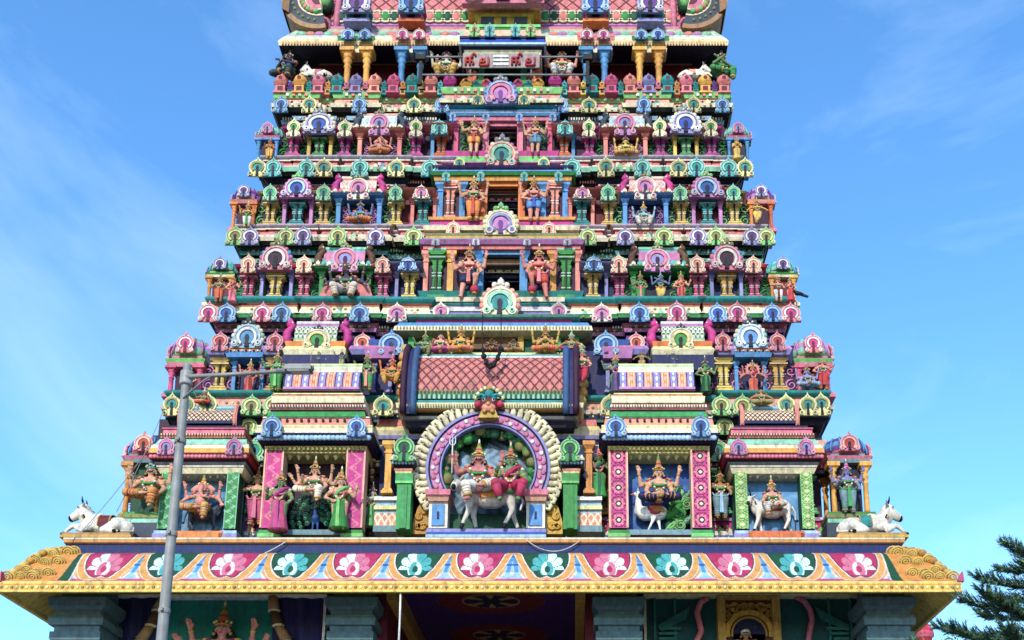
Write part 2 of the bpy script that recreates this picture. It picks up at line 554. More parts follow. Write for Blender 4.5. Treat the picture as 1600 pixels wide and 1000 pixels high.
def vine(c, c2, n):
    """scrolling vine painted on a pillar"""
    def f(u, v):
        t = v * n
        s = math.sin(2 * PI * t) * .26
        x = u - .5
        if u < .07 or u > .93: return c2
        if abs(x - s) < .07: return c2
        k = (t % .5) - .25
        sx = -1 if (int(t * 2) % 2 == 0) else 1
        q = math.hypot(x - sx * -.17, k * 2.2)
        if .13 < q < .23 or q < .06: return c2
        return c
    return f

def rosette(c, c2, c3, n):
    def f(u, v):
        t = v * n
        x, z = u - .5, (t % 1 - .5) * 1.0
        q, a = math.hypot(x, z), math.atan2(z, x)
        if u < .06 or u > .94: return c2
        if q < .09: return 'ivory'
        if q < .2: return c3
        if q < .33 + .05 * math.cos(8 * a): return c2
        if q > .42 and q < .47: return c3
        return c3 if (math.sin(23 * u) * math.sin(19 * t) > .55) else c
    return f

def painted_pillar_bm(w, h, d, fn, side, nu=16, nv=90, trim=None):
    b = MB()
    b.surface(lambda u, v: (-w / 2 + w * u, -d, h * v), nu, nv, fn, False)
    b.add([(-w / 2, -d, 0), (w / 2, -d, 0), (w / 2, 0, 0), (-w / 2, 0, 0), (-w / 2, -d, h), (w / 2, -d, h), (w / 2, 0, h), (-w / 2, 0, h)],
          [(1, 2, 6, 5), (3, 0, 4, 7), (4, 5, 6, 7), (3, 2, 1, 0)], side)
    if trim:
        for sx in (-1, 1):
            b.box(*sorted((sx * w * .5, sx * w * .60)), -d * 1.06, -d * .2, 0, h, trim)
    return b

def mould(z0, segs):
    """bottom-up profile for MB.sweep: (height, out at foot, out at top, colour[, 'torus'])"""
    p = []
    z = z0
    for s in segs:
        h, a, e, c = s[:4]
        if len(s) > 4:
            for i in range(7):
                t = i / 6
                p.append((a + (e - a) * t + h * .5 * math.sin(PI * t), z + h * t, c))
        else:
            p.append((a, z, c)); p.append((e, z + h, c))
        z += h
    return p

def bay_path(W, Y, bays, yc=7.0, ax=0.0):
    """closed plan rectangle (half-width W, front at Y, back mirrored about yc) with front bays (x0, x1, projection)"""
    pts = [(ax - W, 2 * yc - Y), (ax - W, Y)]
    for x0, x1, p in sorted(bays):
        pts += [(x0, Y), (x0, Y - p), (x1, Y - p), (x1, Y)]
    pts += [(ax + W, Y), (ax + W, 2 * yc - Y)]
    return pts

def dentils(b, x0, x1, n, y, z0, z1, d, c, fill=.55):
    p = (x1 - x0) / n
    for i in range(n):
        x = x0 + p * (i + .5)
        b.box(x - p * fill / 2, x + p * fill / 2, y - d, y + .01, z0, z1, c)

def lotus_drop_bm(s, c='lemon'):
    b = MB()
    b.lathe([(s * .15, 0), (s * .5, -s * .25), (s * .55, -s * .55), (s * .34, -s * .9), (.004, -s * 1.35)], 0, 0, 8, c)
    return b

def bead_line(b, path, out, z, r, pitch, cols, box=False):
    """a string of little knobs along the front runs of a plan path, set out from it"""
    for i in range(len(path) - 1):
        (x0, y0), (x1, y1) = path[i], path[i + 1]
        if x1 - x0 < .2 or abs(y1 - y0) > .01: continue
        n = max(1, int((x1 - x0) / pitch))
        for k in range(n):
            x = x0 + (x1 - x0) * (k + .5) / n
            c = cols[k % len(cols)]
            if box: b.box(x - r, x + r, y0 - out - r * .5, y0 - out + .02, z - r, z + r, c)
            else: b.ball((x, y0 - out, z), r, c, 6, (1, .6, 1))

def leaf_line(b, path, out, z, h, pitch, cols):
    """little upright leaves along the edge of a ledge"""
    for i in range(len(path) - 1):
        (x0, y0), (x1, y1) = path[i], path[i + 1]
        if x1 - x0 < .2 or abs(y1 - y0) > .01: continue
        n = max(1, int((x1 - x0) / pitch))
        for k in range(n):
            x = x0 + (x1 - x0) * (k + .5) / n
            q = h * (.75 + .5 * random.random())
            w = pitch * .34
            b.prism([(x - w, z - .02), (x + w, z - .02), (x + w * 1.1, z + q * .35), (x, z + q), (x - w * 1.1, z + q * .35)], y0 - out - .02, y0 - out + .05, cols[k % len(cols)])
# ================================================================== figures and animals: one continuous body each, dress and trappings as children
def solid(mb, voxel, name, c, smooth=3, colfn=None):
    """melt overlapping limbs into one skin"""
    src = mb.mesh(name)
    o = bpy.data.objects.new('melt', src)
    COL.objects.link(o)
    m = o.modifiers.new('r', 'REMESH'); m.mode = 'VOXEL'; m.voxel_size = voxel; m.use_smooth_shade = True
    s = o.modifiers.new('s', 'SMOOTH'); s.factor = 0.5; s.iterations = smooth
    dg = bpy.context.evaluated_depsgraph_get()
    me = bpy.data.meshes.new_from_object(o.evaluated_get(dg))
    bpy.data.objects.remove(o)
    bpy.data.meshes.remove(src)
    for a in list(me.color_attributes): me.color_attributes.remove(a)
    at = me.color_attributes.new('Col', 'FLOAT_COLOR', 'CORNER')
    n = len(me.loops)
    cc = np.ones((n, 4), dtype=np.float32)
    cc[:, :3] = C(c)
    if colfn:
        co = np.empty(len(me.vertices) * 3, dtype=np.float32); me.vertices.foreach_get('co', co)
        vi = np.empty(n, dtype=np.int32); me.loops.foreach_get('vertex_index', vi)
        pc = [C(colfn(Vector(p))) for p in co.reshape(-1, 3)]
        cc[:, :3] = np.array(pc, dtype=np.float32)[vi]
    at.data.foreach_set('color', cc.ravel())
    me.polygons.foreach_set('use_smooth', np.ones(len(me.polygons), dtype=bool))
    me.materials.clear(); me.materials.append(PAINT)
    me.name = name
    return me

ARMS = {
    'open': [(-.20, -.03, .61, -.16, -.17, .68), (.20, -.03, .61, .18, -.15, .50)],
    'down': [(-.17, .01, .60, -.17, -.04, .46), (.17, .01, .60, .17, -.04, .46)],
    'prayer': [(-.17, -.06, .62, -.02, -.15, .70), (.17, -.06, .62, .02, -.15, .70)],
    'hip': [(-.24, -.01, .62, -.12, -.07, .55), (.22, -.04, .62, .26, -.10, .74)],
    'lap': [(-.18, -.04, .60, -.16, -.16, .52), (.18, -.04, .60, .12, -.18, .50)],
    'reach': [(-.25, -.05, .70, -.30, -.12, .82), (.20, -.03, .62, .18, -.12, .54)],
    'flute': [(-.20, -.08, .70, -.05, -.15, .83), (.17, -.10, .68, -.14, -.14, .82)],
    'club': [(-.24, -.01, .64, -.28, -.08, .80), (.21, .0, .61, .17, -.10, .50)],
    'wide': [(-.27, .0, .70, -.33, -.06, .60), (.27, .0, .70, .33, -.06, .60)],
}
EXTRA = [(-.25, .04, .72, -.28, -.03, .92), (.25, .04, .72, .28, -.03, .92), (-.30, .05, .66, -.37, 0, .78), (.30, .05, .66, .37, 0, .78), (-.30, .03, .56, -.36, -.02, .60), (.30, .03, .56, .36, -.02, .60)]

def legs_of(pose):
    if pose in ('stand', 'sari'):
        return [((-.062, 0, .50), (-.066, -.012, .27), (-.066, .005, .045), (-.085, -.085, .018)), ((.062, 0, .50), (.066, -.012, .27), (.066, .005, .045), (.085, -.085, .018))], 0
    if pose == 'stride':      # one foot raised on the club
        return [((-.062, 0, .50), (-.10, -.02, .27), (-.13, .01, .045), (-.15, -.07, .018)), ((.062, -.01, .50), (.13, -.16, .41), (.10, -.08, .19), (.11, -.16, .165))], 0
    if pose == 'dance':
        return [((-.062, 0, .50), (-.05, -.03, .27), (-.01, -.01, .045), (-.03, -.09, .018)), ((.062, 0, .50), (.05, -.06, .27), (-.07, -.05, .06), (-.09, -.12, .02))], 0
    if pose == 'seat':        # one leg folded, one hanging
        return [((-.065, 0, .10), (-.25, -.17, .08), (-.03, -.22, .045), (.05, -.24, .04)), ((.065, -.02, .09), (.13, -.24, .07), (.11, -.24, -.17), (.12, -.31, -.20))], -.41
    if pose == 'throne':      # both legs hanging, knees apart
        return [((-.065, 0, .10), (-.17, -.22, .08), (-.11, -.22, -.17), (-.12, -.29, -.20)), ((.065, 0, .10), (.17, -.22, .08), (.11, -.22, -.17), (.12, -.29, -.20))], -.41
    if pose == 'lotus':
        return [((-.065, 0, .09), (-.24, -.14, .06), (.02, -.20, .045), (.09, -.20, .05)), ((.065, 0, .09), (.24, -.14, .06), (-.02, -.22, .07), (-.09, -.22, .07))], -.41
    if pose == 'ride':        # astride, seen from the animal's side
        return [((-.05, 0, .10), (-.14, -.17, .06), (-.10, -.19, -.15), (-.15, -.22, -.17)), ((.05, 0, .10), (.20, -.16, .10), (.06, -.22, .03), (.0, -.24, .02))], -.41
    raise ValueError(pose)

def figure_meshes(pose='stand', arms='open', pairs=0, skin='skin', cloth='yellow', dress='dhoti', crown='gold', head='human', tash=False, sash=None, hair='black', hi=False, gem='gold', halo=None, prop=None, wings=None, hat=1.0, stripes=False):
    legs, dz = legs_of(pose)
    b = MB()
    cap = lambda p, r, q, t: b.capsule(p, r, q, t)
    V = lambda x, y, z: Vector((x, y, z + dz))
    fem = dress == 'sari'
    cap(V(0, .005, .50), .088, V(0, 0, .60), .066 if fem else .074)
    cap(V(0, 0, .60), .066 if fem else .075, V(0, -.005, .71), .088)
    cap(V(-.055, -.012, .72), .075, V(.055, -.012, .72), .075)
    cap(V(-.115, .005, .775), .046, V(.115, .005, .775), .046)
    if fem:
        for sx in (-1, 1): cap(V(sx * .045, -.06, .705), .043, V(sx * .045, -.055, .70), .043)
    cap(V(0, .0, .79), .038, V(0, -.005, .87), .036)
    hz = .915
    if head == 'human':
        cap(V(0, .008, hz + .012), .064, V(0, -.018, hz - .035), .044)
        cap(V(0, -.066, hz + .005), .008, V(0, -.078, hz - .018), .013)
        for sx in (-1, 1): cap(V(sx * .064, .005, hz), .016, V(sx * .062, .005, hz - .02), .012)
    else:
        cap(V(0, 0, hz + .02), .085, V(0, -.03, hz - .02), .075)
        for sx in (-1, 1):
            cap(V(sx * .10, .02, hz + .04), .035, V(sx * .16, .02, hz - .03), .045)
            cap(V(sx * .13, .02, hz + .0), .045, V(sx * .14, .02, hz - .06), .03)
        tr = [V(0, -.09, hz - .01), V(0, -.125, hz - .08), V(.01, -.135, hz - .15), V(.04, -.145, hz - .21), V(.085, -.15, hz - .225), V(.11, -.15, hz - .20)]
        for i in range(5): cap(tr[i], .044 - .006 * i, tr[i + 1], .040 - .006 * i)
        cap(V(0, -.07, .63), .085, V(0, -.05, .60), .09)
    for h_, k_, a_, f_ in legs:
        cap(Vector(h_), .075, Vector(k_), .05); cap(Vector(k_), .05, Vector(a_), .03); cap(Vector(a_), .032, Vector(f_), .02)
    al = list(ARMS[arms]) + EXTRA[:2 * pairs]
    hands = []
    for i, (ex, ey, ez, hx, hy, hz_) in enumerate(al):
        sx = -1 if ex < 0 else 1
        S, E, H = V(sx * .125, .01, .772), V(ex, ey, ez), V(hx, hy, hz_)
        cap(S, .042, E, .033); cap(E, .033, H, .021)
        d = (H - E).normalized()
        up = Vector((0, -1, 0)) if abs(d.y) < .8 else Vector((0, 0, 1))
        w = d.cross(up).normalized()
        cap(H, .022, H + d * .035, .024)
        if hi:
            for j, ln in enumerate((.040, .052, .055, .046)):
                q = H + d * .05 + w * (.024 - .016 * j)
                cap(q, .0085, q + d * ln * .6 + up * .004, .008); cap(q + d * ln * .6 + up * .004, .008, q + d * ln + up * .016, .007)
            cap(H + d * .012 + w * .022, .010, H + d * .045 + w * .045, .008)
        else:
            for j in (-1, 0, 1): cap(H + d * .04 + w * j * .016, .010, H + d * .08 + w * j * .02 + up * .008, .009)
            cap(H + d * .01 + w * .02, .010, H + d * .03 + w * .045, .009)
        hands.append((H + d * .03, d))
    out = {'body': solid(b, .0115 if hi else .0155, 'statue', skin, 2)}
    g = MB()
    if dress == 'sari' and pose in ('sari', 'stand', 'dance'):
        g.lathe([(.155, .02), (.15, .05), (.125, .2), (.105, .36), (.11, .47), (.098, .55), (.078, .60)], 0, 0, 30, cloth, lobes=10, amp=.05)
        g.prism([(-.03, .03), (.03, .03), (.02, .56), (-.02, .56)], -.15, -.09, sash or cloth)
    else:
        for i, (h_, k_, a_, f_) in enumerate(legs):
            h_, k_, a_ = Vector(h_), Vector(k_), Vector(a_)
            end = k_.lerp(a_, .85) if dress in ('dhoti', 'sari') else h_.lerp(k_, .8)
            if dress in ('dhoti', 'sari'):
                g.tube([h_ + Vector((0, 0, .02)), h_.lerp(k_, .5), k_, k_.lerp(a_, .4), end], [.095, .082, .066, .056, .052], cloth, 10)
                g.ball(k_, .066, cloth, 8)
            else:
                g.tube([h_ + Vector((0, 0, .02)), h_.lerp(k_, .5), end], [.094, .084, .078], cloth, 10)
        g.ball(V(0, .005, .51), .105, cloth, 10, (1, .95, .75))
        if pose in ('stand', 'stride'):
            g.prism([(-.035, .12 if dress == 'dhoti' else .30), (.035, .12 if dress == 'dhoti' else .30), (.025, .56), (-.025, .56)], -.13, -.06, sash or cloth)
    ss = sash or cloth
    if dress == 'dhoti' and pose in ('stand', 'seat', 'throne', 'lotus', 'ride', 'dance'):
        for h_, k_, a_, f_ in legs:
            k_, a_ = Vector(k_), Vector(a_)
            q = k_.lerp(a_, .82); d_ = (a_ - k_).normalized() * .012
            g.tube([q - d_, q + d_], .058, gem, 9)
            for t in (.2, .4, .6):
                q = k_.lerp(a_, t); g.tube([q - d_ * .4, q + d_ * .4], .0655 - .012 * t, ss if sash else 'grey', 9)
    g.lathe([(.094, .555 + dz), (.098, .57 + dz), (.092, .585 + dz)], 0, 0, 14, ss, sy=.95)
    if dress == 'sari':
        g.tube([V(-.08, -.06, .60), V(-.02, -.112, .68), V(.06, -.10, .76), V(.115, -.02, .815), V(.12, .06, .76), V(.10, .09, .55)], [.028, .034, .036, .036, .036, .03], ss, 7)
        g.ball(V(0, -.02, .715), .098, sash or cloth, 10, (1.02, .84, .5))
    elif sash:
        g.tube([V(-.16, -.04, .60), V(-.12, -.07, .52), V(0, -.11, .50), V(.12, -.07, .52), V(.16, -.04, .58)], .018, ss, 6)
    out['garment'] = g.mesh('garment')
    j = MB(); arml = MB()
    def loop(rx, ry, z, dy, drop, r):
        j.tube([V(rx * math.sin(2 * PI * i / 16), dy - ry * math.cos(2 * PI * i / 16), z - drop * max(0, math.cos(2 * PI * i / 16))) for i in range(16)], r, gem, 5, True)
    loop(.060, .055, .80, .0, .035, .010); loop(.088, .085, .79, .0, .09, .011); loop(.10, .10, .78, .0, .18, .008)
    for i, (ex, ey, ez, hx, hy, hz_) in enumerate(al):
        sx = -1 if ex < 0 else 1
        S, E, H = V(sx * .125, .01, .772), V(ex, ey, ez), V(hx, hy, hz_)
        for t, P0, P1, rr in ((.55, S, E, .042), (.85, E, H, .027)):
            q, d = P0.lerp(P1, t), (P1 - P0).normalized() * .012
            arml.tube([q - d, q + d], rr, gem, 8)
    er = MB()
    for sx in (-1, 1): er.ball(V(sx * .075, -.01, hz - .045), .018, gem, 6)
    out['earrings'] = er.mesh('earrings')
    bl_ = MB(); bl_.lathe([(.10, .545 + dz), (.104, .555 + dz), (.10, .565 + dz)], 0, 0, 14, gem, sy=.95); out['belt'] = bl_.mesh('belt')
    out['necklace'] = j.mesh('necklace'); out['armlets'] = arml.mesh('armlets')
    gl = MB()
    gc = {'dhoti': ('crimson', 'ivory', 'green'), 'shorts': ('ivory', 'amber', 'crimson'), 'sari': ('ivory', 'amber', 'rose')}[dress]
    for i in range(22):
        t = i / 21 * 2 - 1
        gl.ball(V(.105 * t * (1.0 if abs(t) > .6 else 1.06), -.05 - .055 * (1 - t * t), .795 - .235 * (1 - t * t)), .021, gc[i % 3], 6)
    for sx in (-1, 1):
        gl.ball(V(sx * .135, .0, .80), .050, gem, 7, (1, 1, .6)); gl.ball(V(sx * .15, -.01, .785), .034, gc[0], 6, (1, 1, .8))
    gl.tube([V(-.10, -.07, .69), V(-.04, -.105, .665), V(.04, -.105, .665), V(.10, -.07, .69)], .017, gc[2], 6)
    out['garland'] = gl.mesh('garland')
    if crown:
        k = MB()
        q = hat
        if q > .3:
            k.lathe([(.066, hz + .035 + dz), (.077, hz + .05 + dz), (.060, hz + .066 + dz), (.064, hz + .08 + dz), (.044, hz + .10 + dz), (.050, hz + .10 + .03 * q + dz), (.032, hz + .10 + .06 * q + dz), (.037, hz + .10 + .08 * q + dz), (.020, hz + .10 + .11 * q + dz), (.025, hz + .10 + .135 * q + dz), (.010, hz + .10 + .16 * q + dz), (.014, hz + .10 + .185 * q + dz), (.003, hz + .10 + .22 * q + dz)], 0, .01, 12, crown, cols=[crown, crown, 'maroon', crown, crown, 'crimson', crown, crown, 'green', crown, 'ivory', 'ivory'])
            for i in range(5):
                a = R(-90) + R(36) * (i - 2)
                k.ball((math.cos(a) * .078, .01 + math.sin(a) * .078, hz + .075 + dz), .016, 'red' if i == 2 else 'lemon', 6)
        else:                  # a cloth cap
            k.ball(V(0, .015, hz + .045), .075, crown, 10, (1, 1, .75))
        out['crown'] = k.mesh('crown')
    if hair:
        k = MB()
        k.ball(V(0, .03, hz + .015), .072, hair, 10, (1, .85, 1)); k.tube([V(-.07, .03, hz), V(-.085, .04, hz - .06), V(-.08, .05, .80)], [.024, .026, .02], hair, 6); k.tube([V(.07, .03, hz), V(.085, .04, hz - .06), V(.08, .05, .80)], [.024, .026, .02], hair, 6)
        out['hair'] = k.mesh('hair')
    k = MB()
    ey = -.060 if head == 'human' else -.10
    for sx in (-1, 1):
        k.ball(V(sx * .026, ey + .004, hz + .006), .0125, 'white', 6, (1.3, .6, .9)); k.ball(V(sx * .026, ey - .004, hz + .006), .0075, 'black', 6, (1, .7, 1))
        k.tube([V(sx * .045, ey + .006, hz + .018), V(sx * .026, ey - .002, hz + .026), V(sx * .010, ey - .001, hz + .020)], .0045, 'black', 5)
    if head == 'human':
        k.ball(V(0, -.064, hz - .042), .013, 'red', 6, (1.2, .6, .55))
        if tash: k.tube([V(-.04, -.055, hz - .022), V(-.015, -.07, hz - .030), V(0, -.072, hz - .026), V(.015, -.07, hz - .030), V(.04, -.055, hz - .022)], .0075, 'black', 5)
    else:
        for sx in (-1, 1): k.tube([V(sx * .045, -.09, hz - .06), V(sx * .065, -.13, hz - .09)], [.012, .006], 'ivory', 5)
    if stripes:
        for zz in (0.024, .034, .044): k.box(-.03, .03, -.060 + dz * 0, -.045, hz + zz + dz, hz + zz + .006 + dz, 'white')
    k.ball(V(0, ey, hz + .032), .007, 'red', 5)
    out['face'] = k.mesh('face')
    if halo:
        k = MB(); k.ring(0, hz + .03 + dz, .12, .19, 0, 2 * PI * .999, .05, .075, 20, halo)
        for i in range(14):
            a = 2 * PI * i / 14
            k.ball((math.cos(a) * .205, .062, hz + .03 + dz + math.sin(a) * .205), .024, halo, 5)
        out['halo'] = k.mesh('halo')
    if prop == 'club':
        k = MB(); H = hands[1][0]
        k.tube([H + Vector((.0, -.02, .08)), Vector((.11, -.16, .19))], .016, 'gold', 7); k.ball((.11, -.16, .10), .075, 'crimson', 10, (1, 1, 1.1)); k.tube([Vector((.11, -.16, .0)), Vector((.11, -.16, .05))], [.05, .03], 'gold', 8)
        out['club'] = k.mesh('club')
    elif prop == 'staff':
        k = MB(); H = hands[0][0]
        k.tube([H + Vector((0, -.015, -.42)), H + Vector((0, -.015, .34))], .010, 'gold', 6); k.prism([(H.x - .03, H.z + .30), (H.x + .03, H.z + .30), (H.x, H.z + .42)], H.y - .025, H.y - .005, 'gold')
        out['spear'] = k.mesh('spear')
    elif prop == 'trident':
        k = MB(); H = hands[0][0]
        k.tube([H + Vector((0, -.015, -.20)), H + Vector((0, -.015, .30))], .009, 'white', 6)
        for dx in (-.035, 0, .035): k.tube([H + Vector((0, -.015, .20)), H + Vector((dx, -.015, .25)), H + Vector((dx, -.015, .36))], [.008, .008, .003], 'white', 5)
        out['trident'] = k.mesh('trident')
    if wings:
        k = MB()
        for sx in (-1, 1):
            p = [(sx * .10, .80 + dz), (sx * .34, .72 + dz), (sx * .44, .42 + dz), (sx * .38, .10 + dz), (sx * .24, -.14 + dz), (sx * .20, .1 + dz), (sx * .15, .45 + dz)]
            k.prism(p if sx > 0 else p[::-1], .02, .06, wings)
            for t in (.3, .5, .7): k.tube([(sx * (.10 + .16 * t), .01, .70 - .3 * t + dz), (sx * (.16 + .12 * t), .01, .30 - .3 * t + dz)], .012, 'maroon', 5)
        out['wing'] = k.mesh('wing')
    return out

FIG = {}
def statue(label, loc, height, rotz=0.0, name='statue', cat='statue', group=None, sx=1.0, **spec):
    sx *= 1.14
    kk = repr(sorted(spec.items()))
    if kk not in FIG: FIG[kk] = figure_meshes(**spec)
    ms = FIG[kk]
    o = put(ms['body'], name, None, loc, rotz, (height * sx, height, height))
    tag(o, label, cat, group)
    for n, me in ms.items():
        if n != 'body':
            c = bpy.data.objects.new(n.rstrip('0123456789'), me); COL.objects.link(c); c.parent = o
    return o

# ------------------------------------------------------------------ cattle: unit = metre of body, facing -x
def cattle_meshes(pose, coat='white', cloth='crimson', pads=None):
    b = MB(); cp = b.capsule
    if pose == 'lie':
        cp((-.30, 0, .34), .20, (.40, 0, .28), .25); cp((-.22, 0, .50), .13, (-.12, 0, .54), .11)
        cp((.42, 0, .26), .24, (.50, 0, .24), .22)
        cp((-.36, 0, .38), .22, (-.48, 0, .60), .175); cp((-.48, 0, .60), .175, (-.54, 0, .70), .165)
        cp((-.55, 0, .74), .160, (-.72, 0, .60), .115); cp((-.72, 0, .60), .115, (-.80, 0, .54), .105); cp((-.44, 0, .40), .12, (-.58, 0, .50), .07)
        cp((-.46, 0, .30), .11, (-.60, 0, .46), .05)
        for sy in (-1, 1):
            cp((.34, sy * .18, .26), .17, (.10, sy * .30, .10), .09); cp((.10, sy * .30, .09), .075, (.36, sy * .32, .06), .05)
            cp((-.34, sy * .14, .22), .11, (-.56, sy * .22, .16), .07); cp((-.56, sy * .22, .16), .065, (-.38, sy * .26, .06), .045)
        cp((-.40, -.14, .24), .09, (-.70, -.20, .24), .062); cp((-.70, -.20, .24), .06, (-.86, -.20, .08), .04)
        tail = [(.70, 0, .28), (.74, -.10, .14), (.60, -.30, .06), (.40, -.38, .05)]
        hd = (-.56, .78); hoofs = [((.40, -.32, .05), (.50, -.33, .05)), ((-.88, -.20, .05), (-.93, -.21, .035)), ((-.36, -.26, .05), (-.27, -.27, .05))]
    else:
        cp((-.34, 0, .74), .21, (.36, 0, .76), .22); cp((-.24, 0, .94), .11, (-.14, 0, .96), .09); cp((-.1, 0, .66), .2, (.1, 0, .66), .2)
        cp((-.40, 0, .80), .18, (-.60, -.03, .97), .13)
        cp((-.64, -.06, 1.0), .135, (-.72, -.22, .87), .088); cp((-.72, -.22, .87), .088, (-.73, -.26, .81), .08); cp((-.46, 0, .66), .12, (-.60, -.03, .80), .06)
        for (x, y, k, e) in ((-.40, -.11, -.04, -.16), (-.36, .11, .0, .06), (.40, -.12, .05, -.10), (.42, .12, .04, .14)):
            cp((x, y, .66), .115, (x + k, y * 1.1, .36), .06); cp((x + k, y * 1.1, .36), .06, (x + e, y * 1.1, .06), .04)
        tail = [(.58, 0, .82), (.66, -.04, .60), (.62, -.16, .36), (.66, -.18, .30)]
        hd = (-.64, 1.0); hoofs = [((-.56, -.12, .05), (-.58, -.12, .0)), ((-.30, .12, .05), (-.31, .12, .0)), ((.30, -.13, .05), (.29, -.13, .0)), ((.56, .13, .05), (.57, .13, .0))]
    out = {'body': solid(b, .022, 'bull_statue', coat, 3)}
    X, Z = hd
    Y = 0 if pose == 'lie' else -.06
    k = MB()
    for i, sy in enumerate((-1, 1)):
        k = MB()
        k.tube([(X + .01, Y + sy * .07, Z + .09), (X - .01, Y + sy * .13, Z + .17), (X - .03, Y + sy * .12, Z + .28)], [.03, .024, .006], 'dark', 7)
        out['horn%d' % i] = k.mesh('horn')
    for i, sy in enumerate((-1, 1)):
        k = MB(); k.capsule((X + .04, Y + sy * .13, Z + .01), .045, (X + .12, Y + sy * .29, Z + .03), .014, coat, 7); out['ear%d' % i] = k.mesh('ear')
    k = MB()
    mx_ = (-.845, 0, .515) if pose == 'lie' else (-.735, -.30, .80)
    k.ball(mx_, .098 if pose == 'lie' else .074, 'dark', 8, (.75, 1, .9))
    for sy in (-1, 1):
        e = (X - .07, sy * .140, Z - .02) if pose == 'lie' else (X - .05 + sy * .07, Y - .07 - .03 * sy, Z + .01)
        k.ball(e, .032, 'white', 7); k.ball((e[0] - .012, e[1] + .012 * sy - (.012 if pose != 'lie' else 0), e[2]), .026, 'black', 7)
    out['muzzle'] = k.mesh('muzzle')
    k = MB()
    if pose == 'lie':
        k.tube([(-.45 + .04 * math.cos(t), .215 * math.sin(t), .50 - .05 * math.cos(t) * 1.5) for t in [2 * PI * i / 16 for i in range(16)]], .022, 'black', 6, True)
        for i in range(9):
            t = 2 * PI * i / 9
            k.ball((-.48 + .04 * math.cos(t), .23 * math.sin(t), .48 - .06 * math.cos(t)), .028, 'gold', 6)
    else:
        k.tube([(-.50 + .03 * math.cos(t), -.02 + .16 * math.sin(t), .86 - .07 * math.cos(t)) for t in [2 * PI * i / 16 for i in range(16)]], .024, 'brown', 6, True)
    out['collar'] = k.mesh('collar')
    k = MB()
    if pose == 'lie':
        for i in range(10):
            a0, a1 = R(200 - 22 * i), R(200 - 22 * (i + 1))
            f = lambda a, x, q: (x, math.cos(a) * q, .32 + math.sin(a) * q)
            x0, x1, q = -.08, .20, .262
            k.add([f(a0, x0, q), f(a0, x1, q), f(a1, x1, q), f(a1, x0, q)], [(0, 1, 2, 3)], cloth, True)
        for x in (-.08, .20):
            k.tube([(x, math.cos(R(200 - 22 * i)) * .266, .32 + math.sin(R(200 - 22 * i)) * .266) for i in range(11)], .016, pads or 'gold', 5)
    else:
        for i in range(12):
            a0, a1 = R(215 - 21 * i), R(215 - 21 * (i + 1))
            f = lambda a, x, q: (x, math.cos(a) * q, .75 + math.sin(a) * q)
            k.add([f(a0, -.2, .245), f(a0, .24, .245), f(a1, .24, .245), f(a1, -.2, .245)], [(0, 1, 2, 3)], cloth, True)
        for x in (-.2, .24): k.tube([(x, math.cos(R(215 - 21 * i)) * .248, .75 + math.sin(R(215 - 21 * i)) * .248) for i in range(13)], .02, pads or 'gold', 5)
    out['saddlecloth'] = k.mesh('saddlecloth')
    k = MB(); k.tube(tail, [.03, .025, .02, .03], coat, 6); k.ball(tail[-1], .045, 'dark', 7, (1.3, 1, 1))
    out['tail'] = k.mesh('tail')
    for i, (p, q) in enumerate(hoofs):
        k = MB(); k.capsule(p, .048, q, .042, 'dark', 8); out['hoof%d' % i] = k.mesh('hoof')
    return out

def cattle(label, loc, size, pose, mirror=False, rotz=0.0, name='bull_statue', **kw):
    kk = ('cattle', pose, repr(sorted(kw.items())))
    if kk not in FIG: FIG[kk] = cattle_meshes(pose, **kw)
    o = put(FIG[kk]['body'], name, None, loc, rotz, (-size if mirror else size, size, size))
    tag(o, label, 'bull statue')
    for n, me in FIG[kk].items():
        if n != 'body':
            c = bpy.data.objects.new(n.rstrip('0123456789'), me); COL.objects.link(c); c.parent = o
    return o

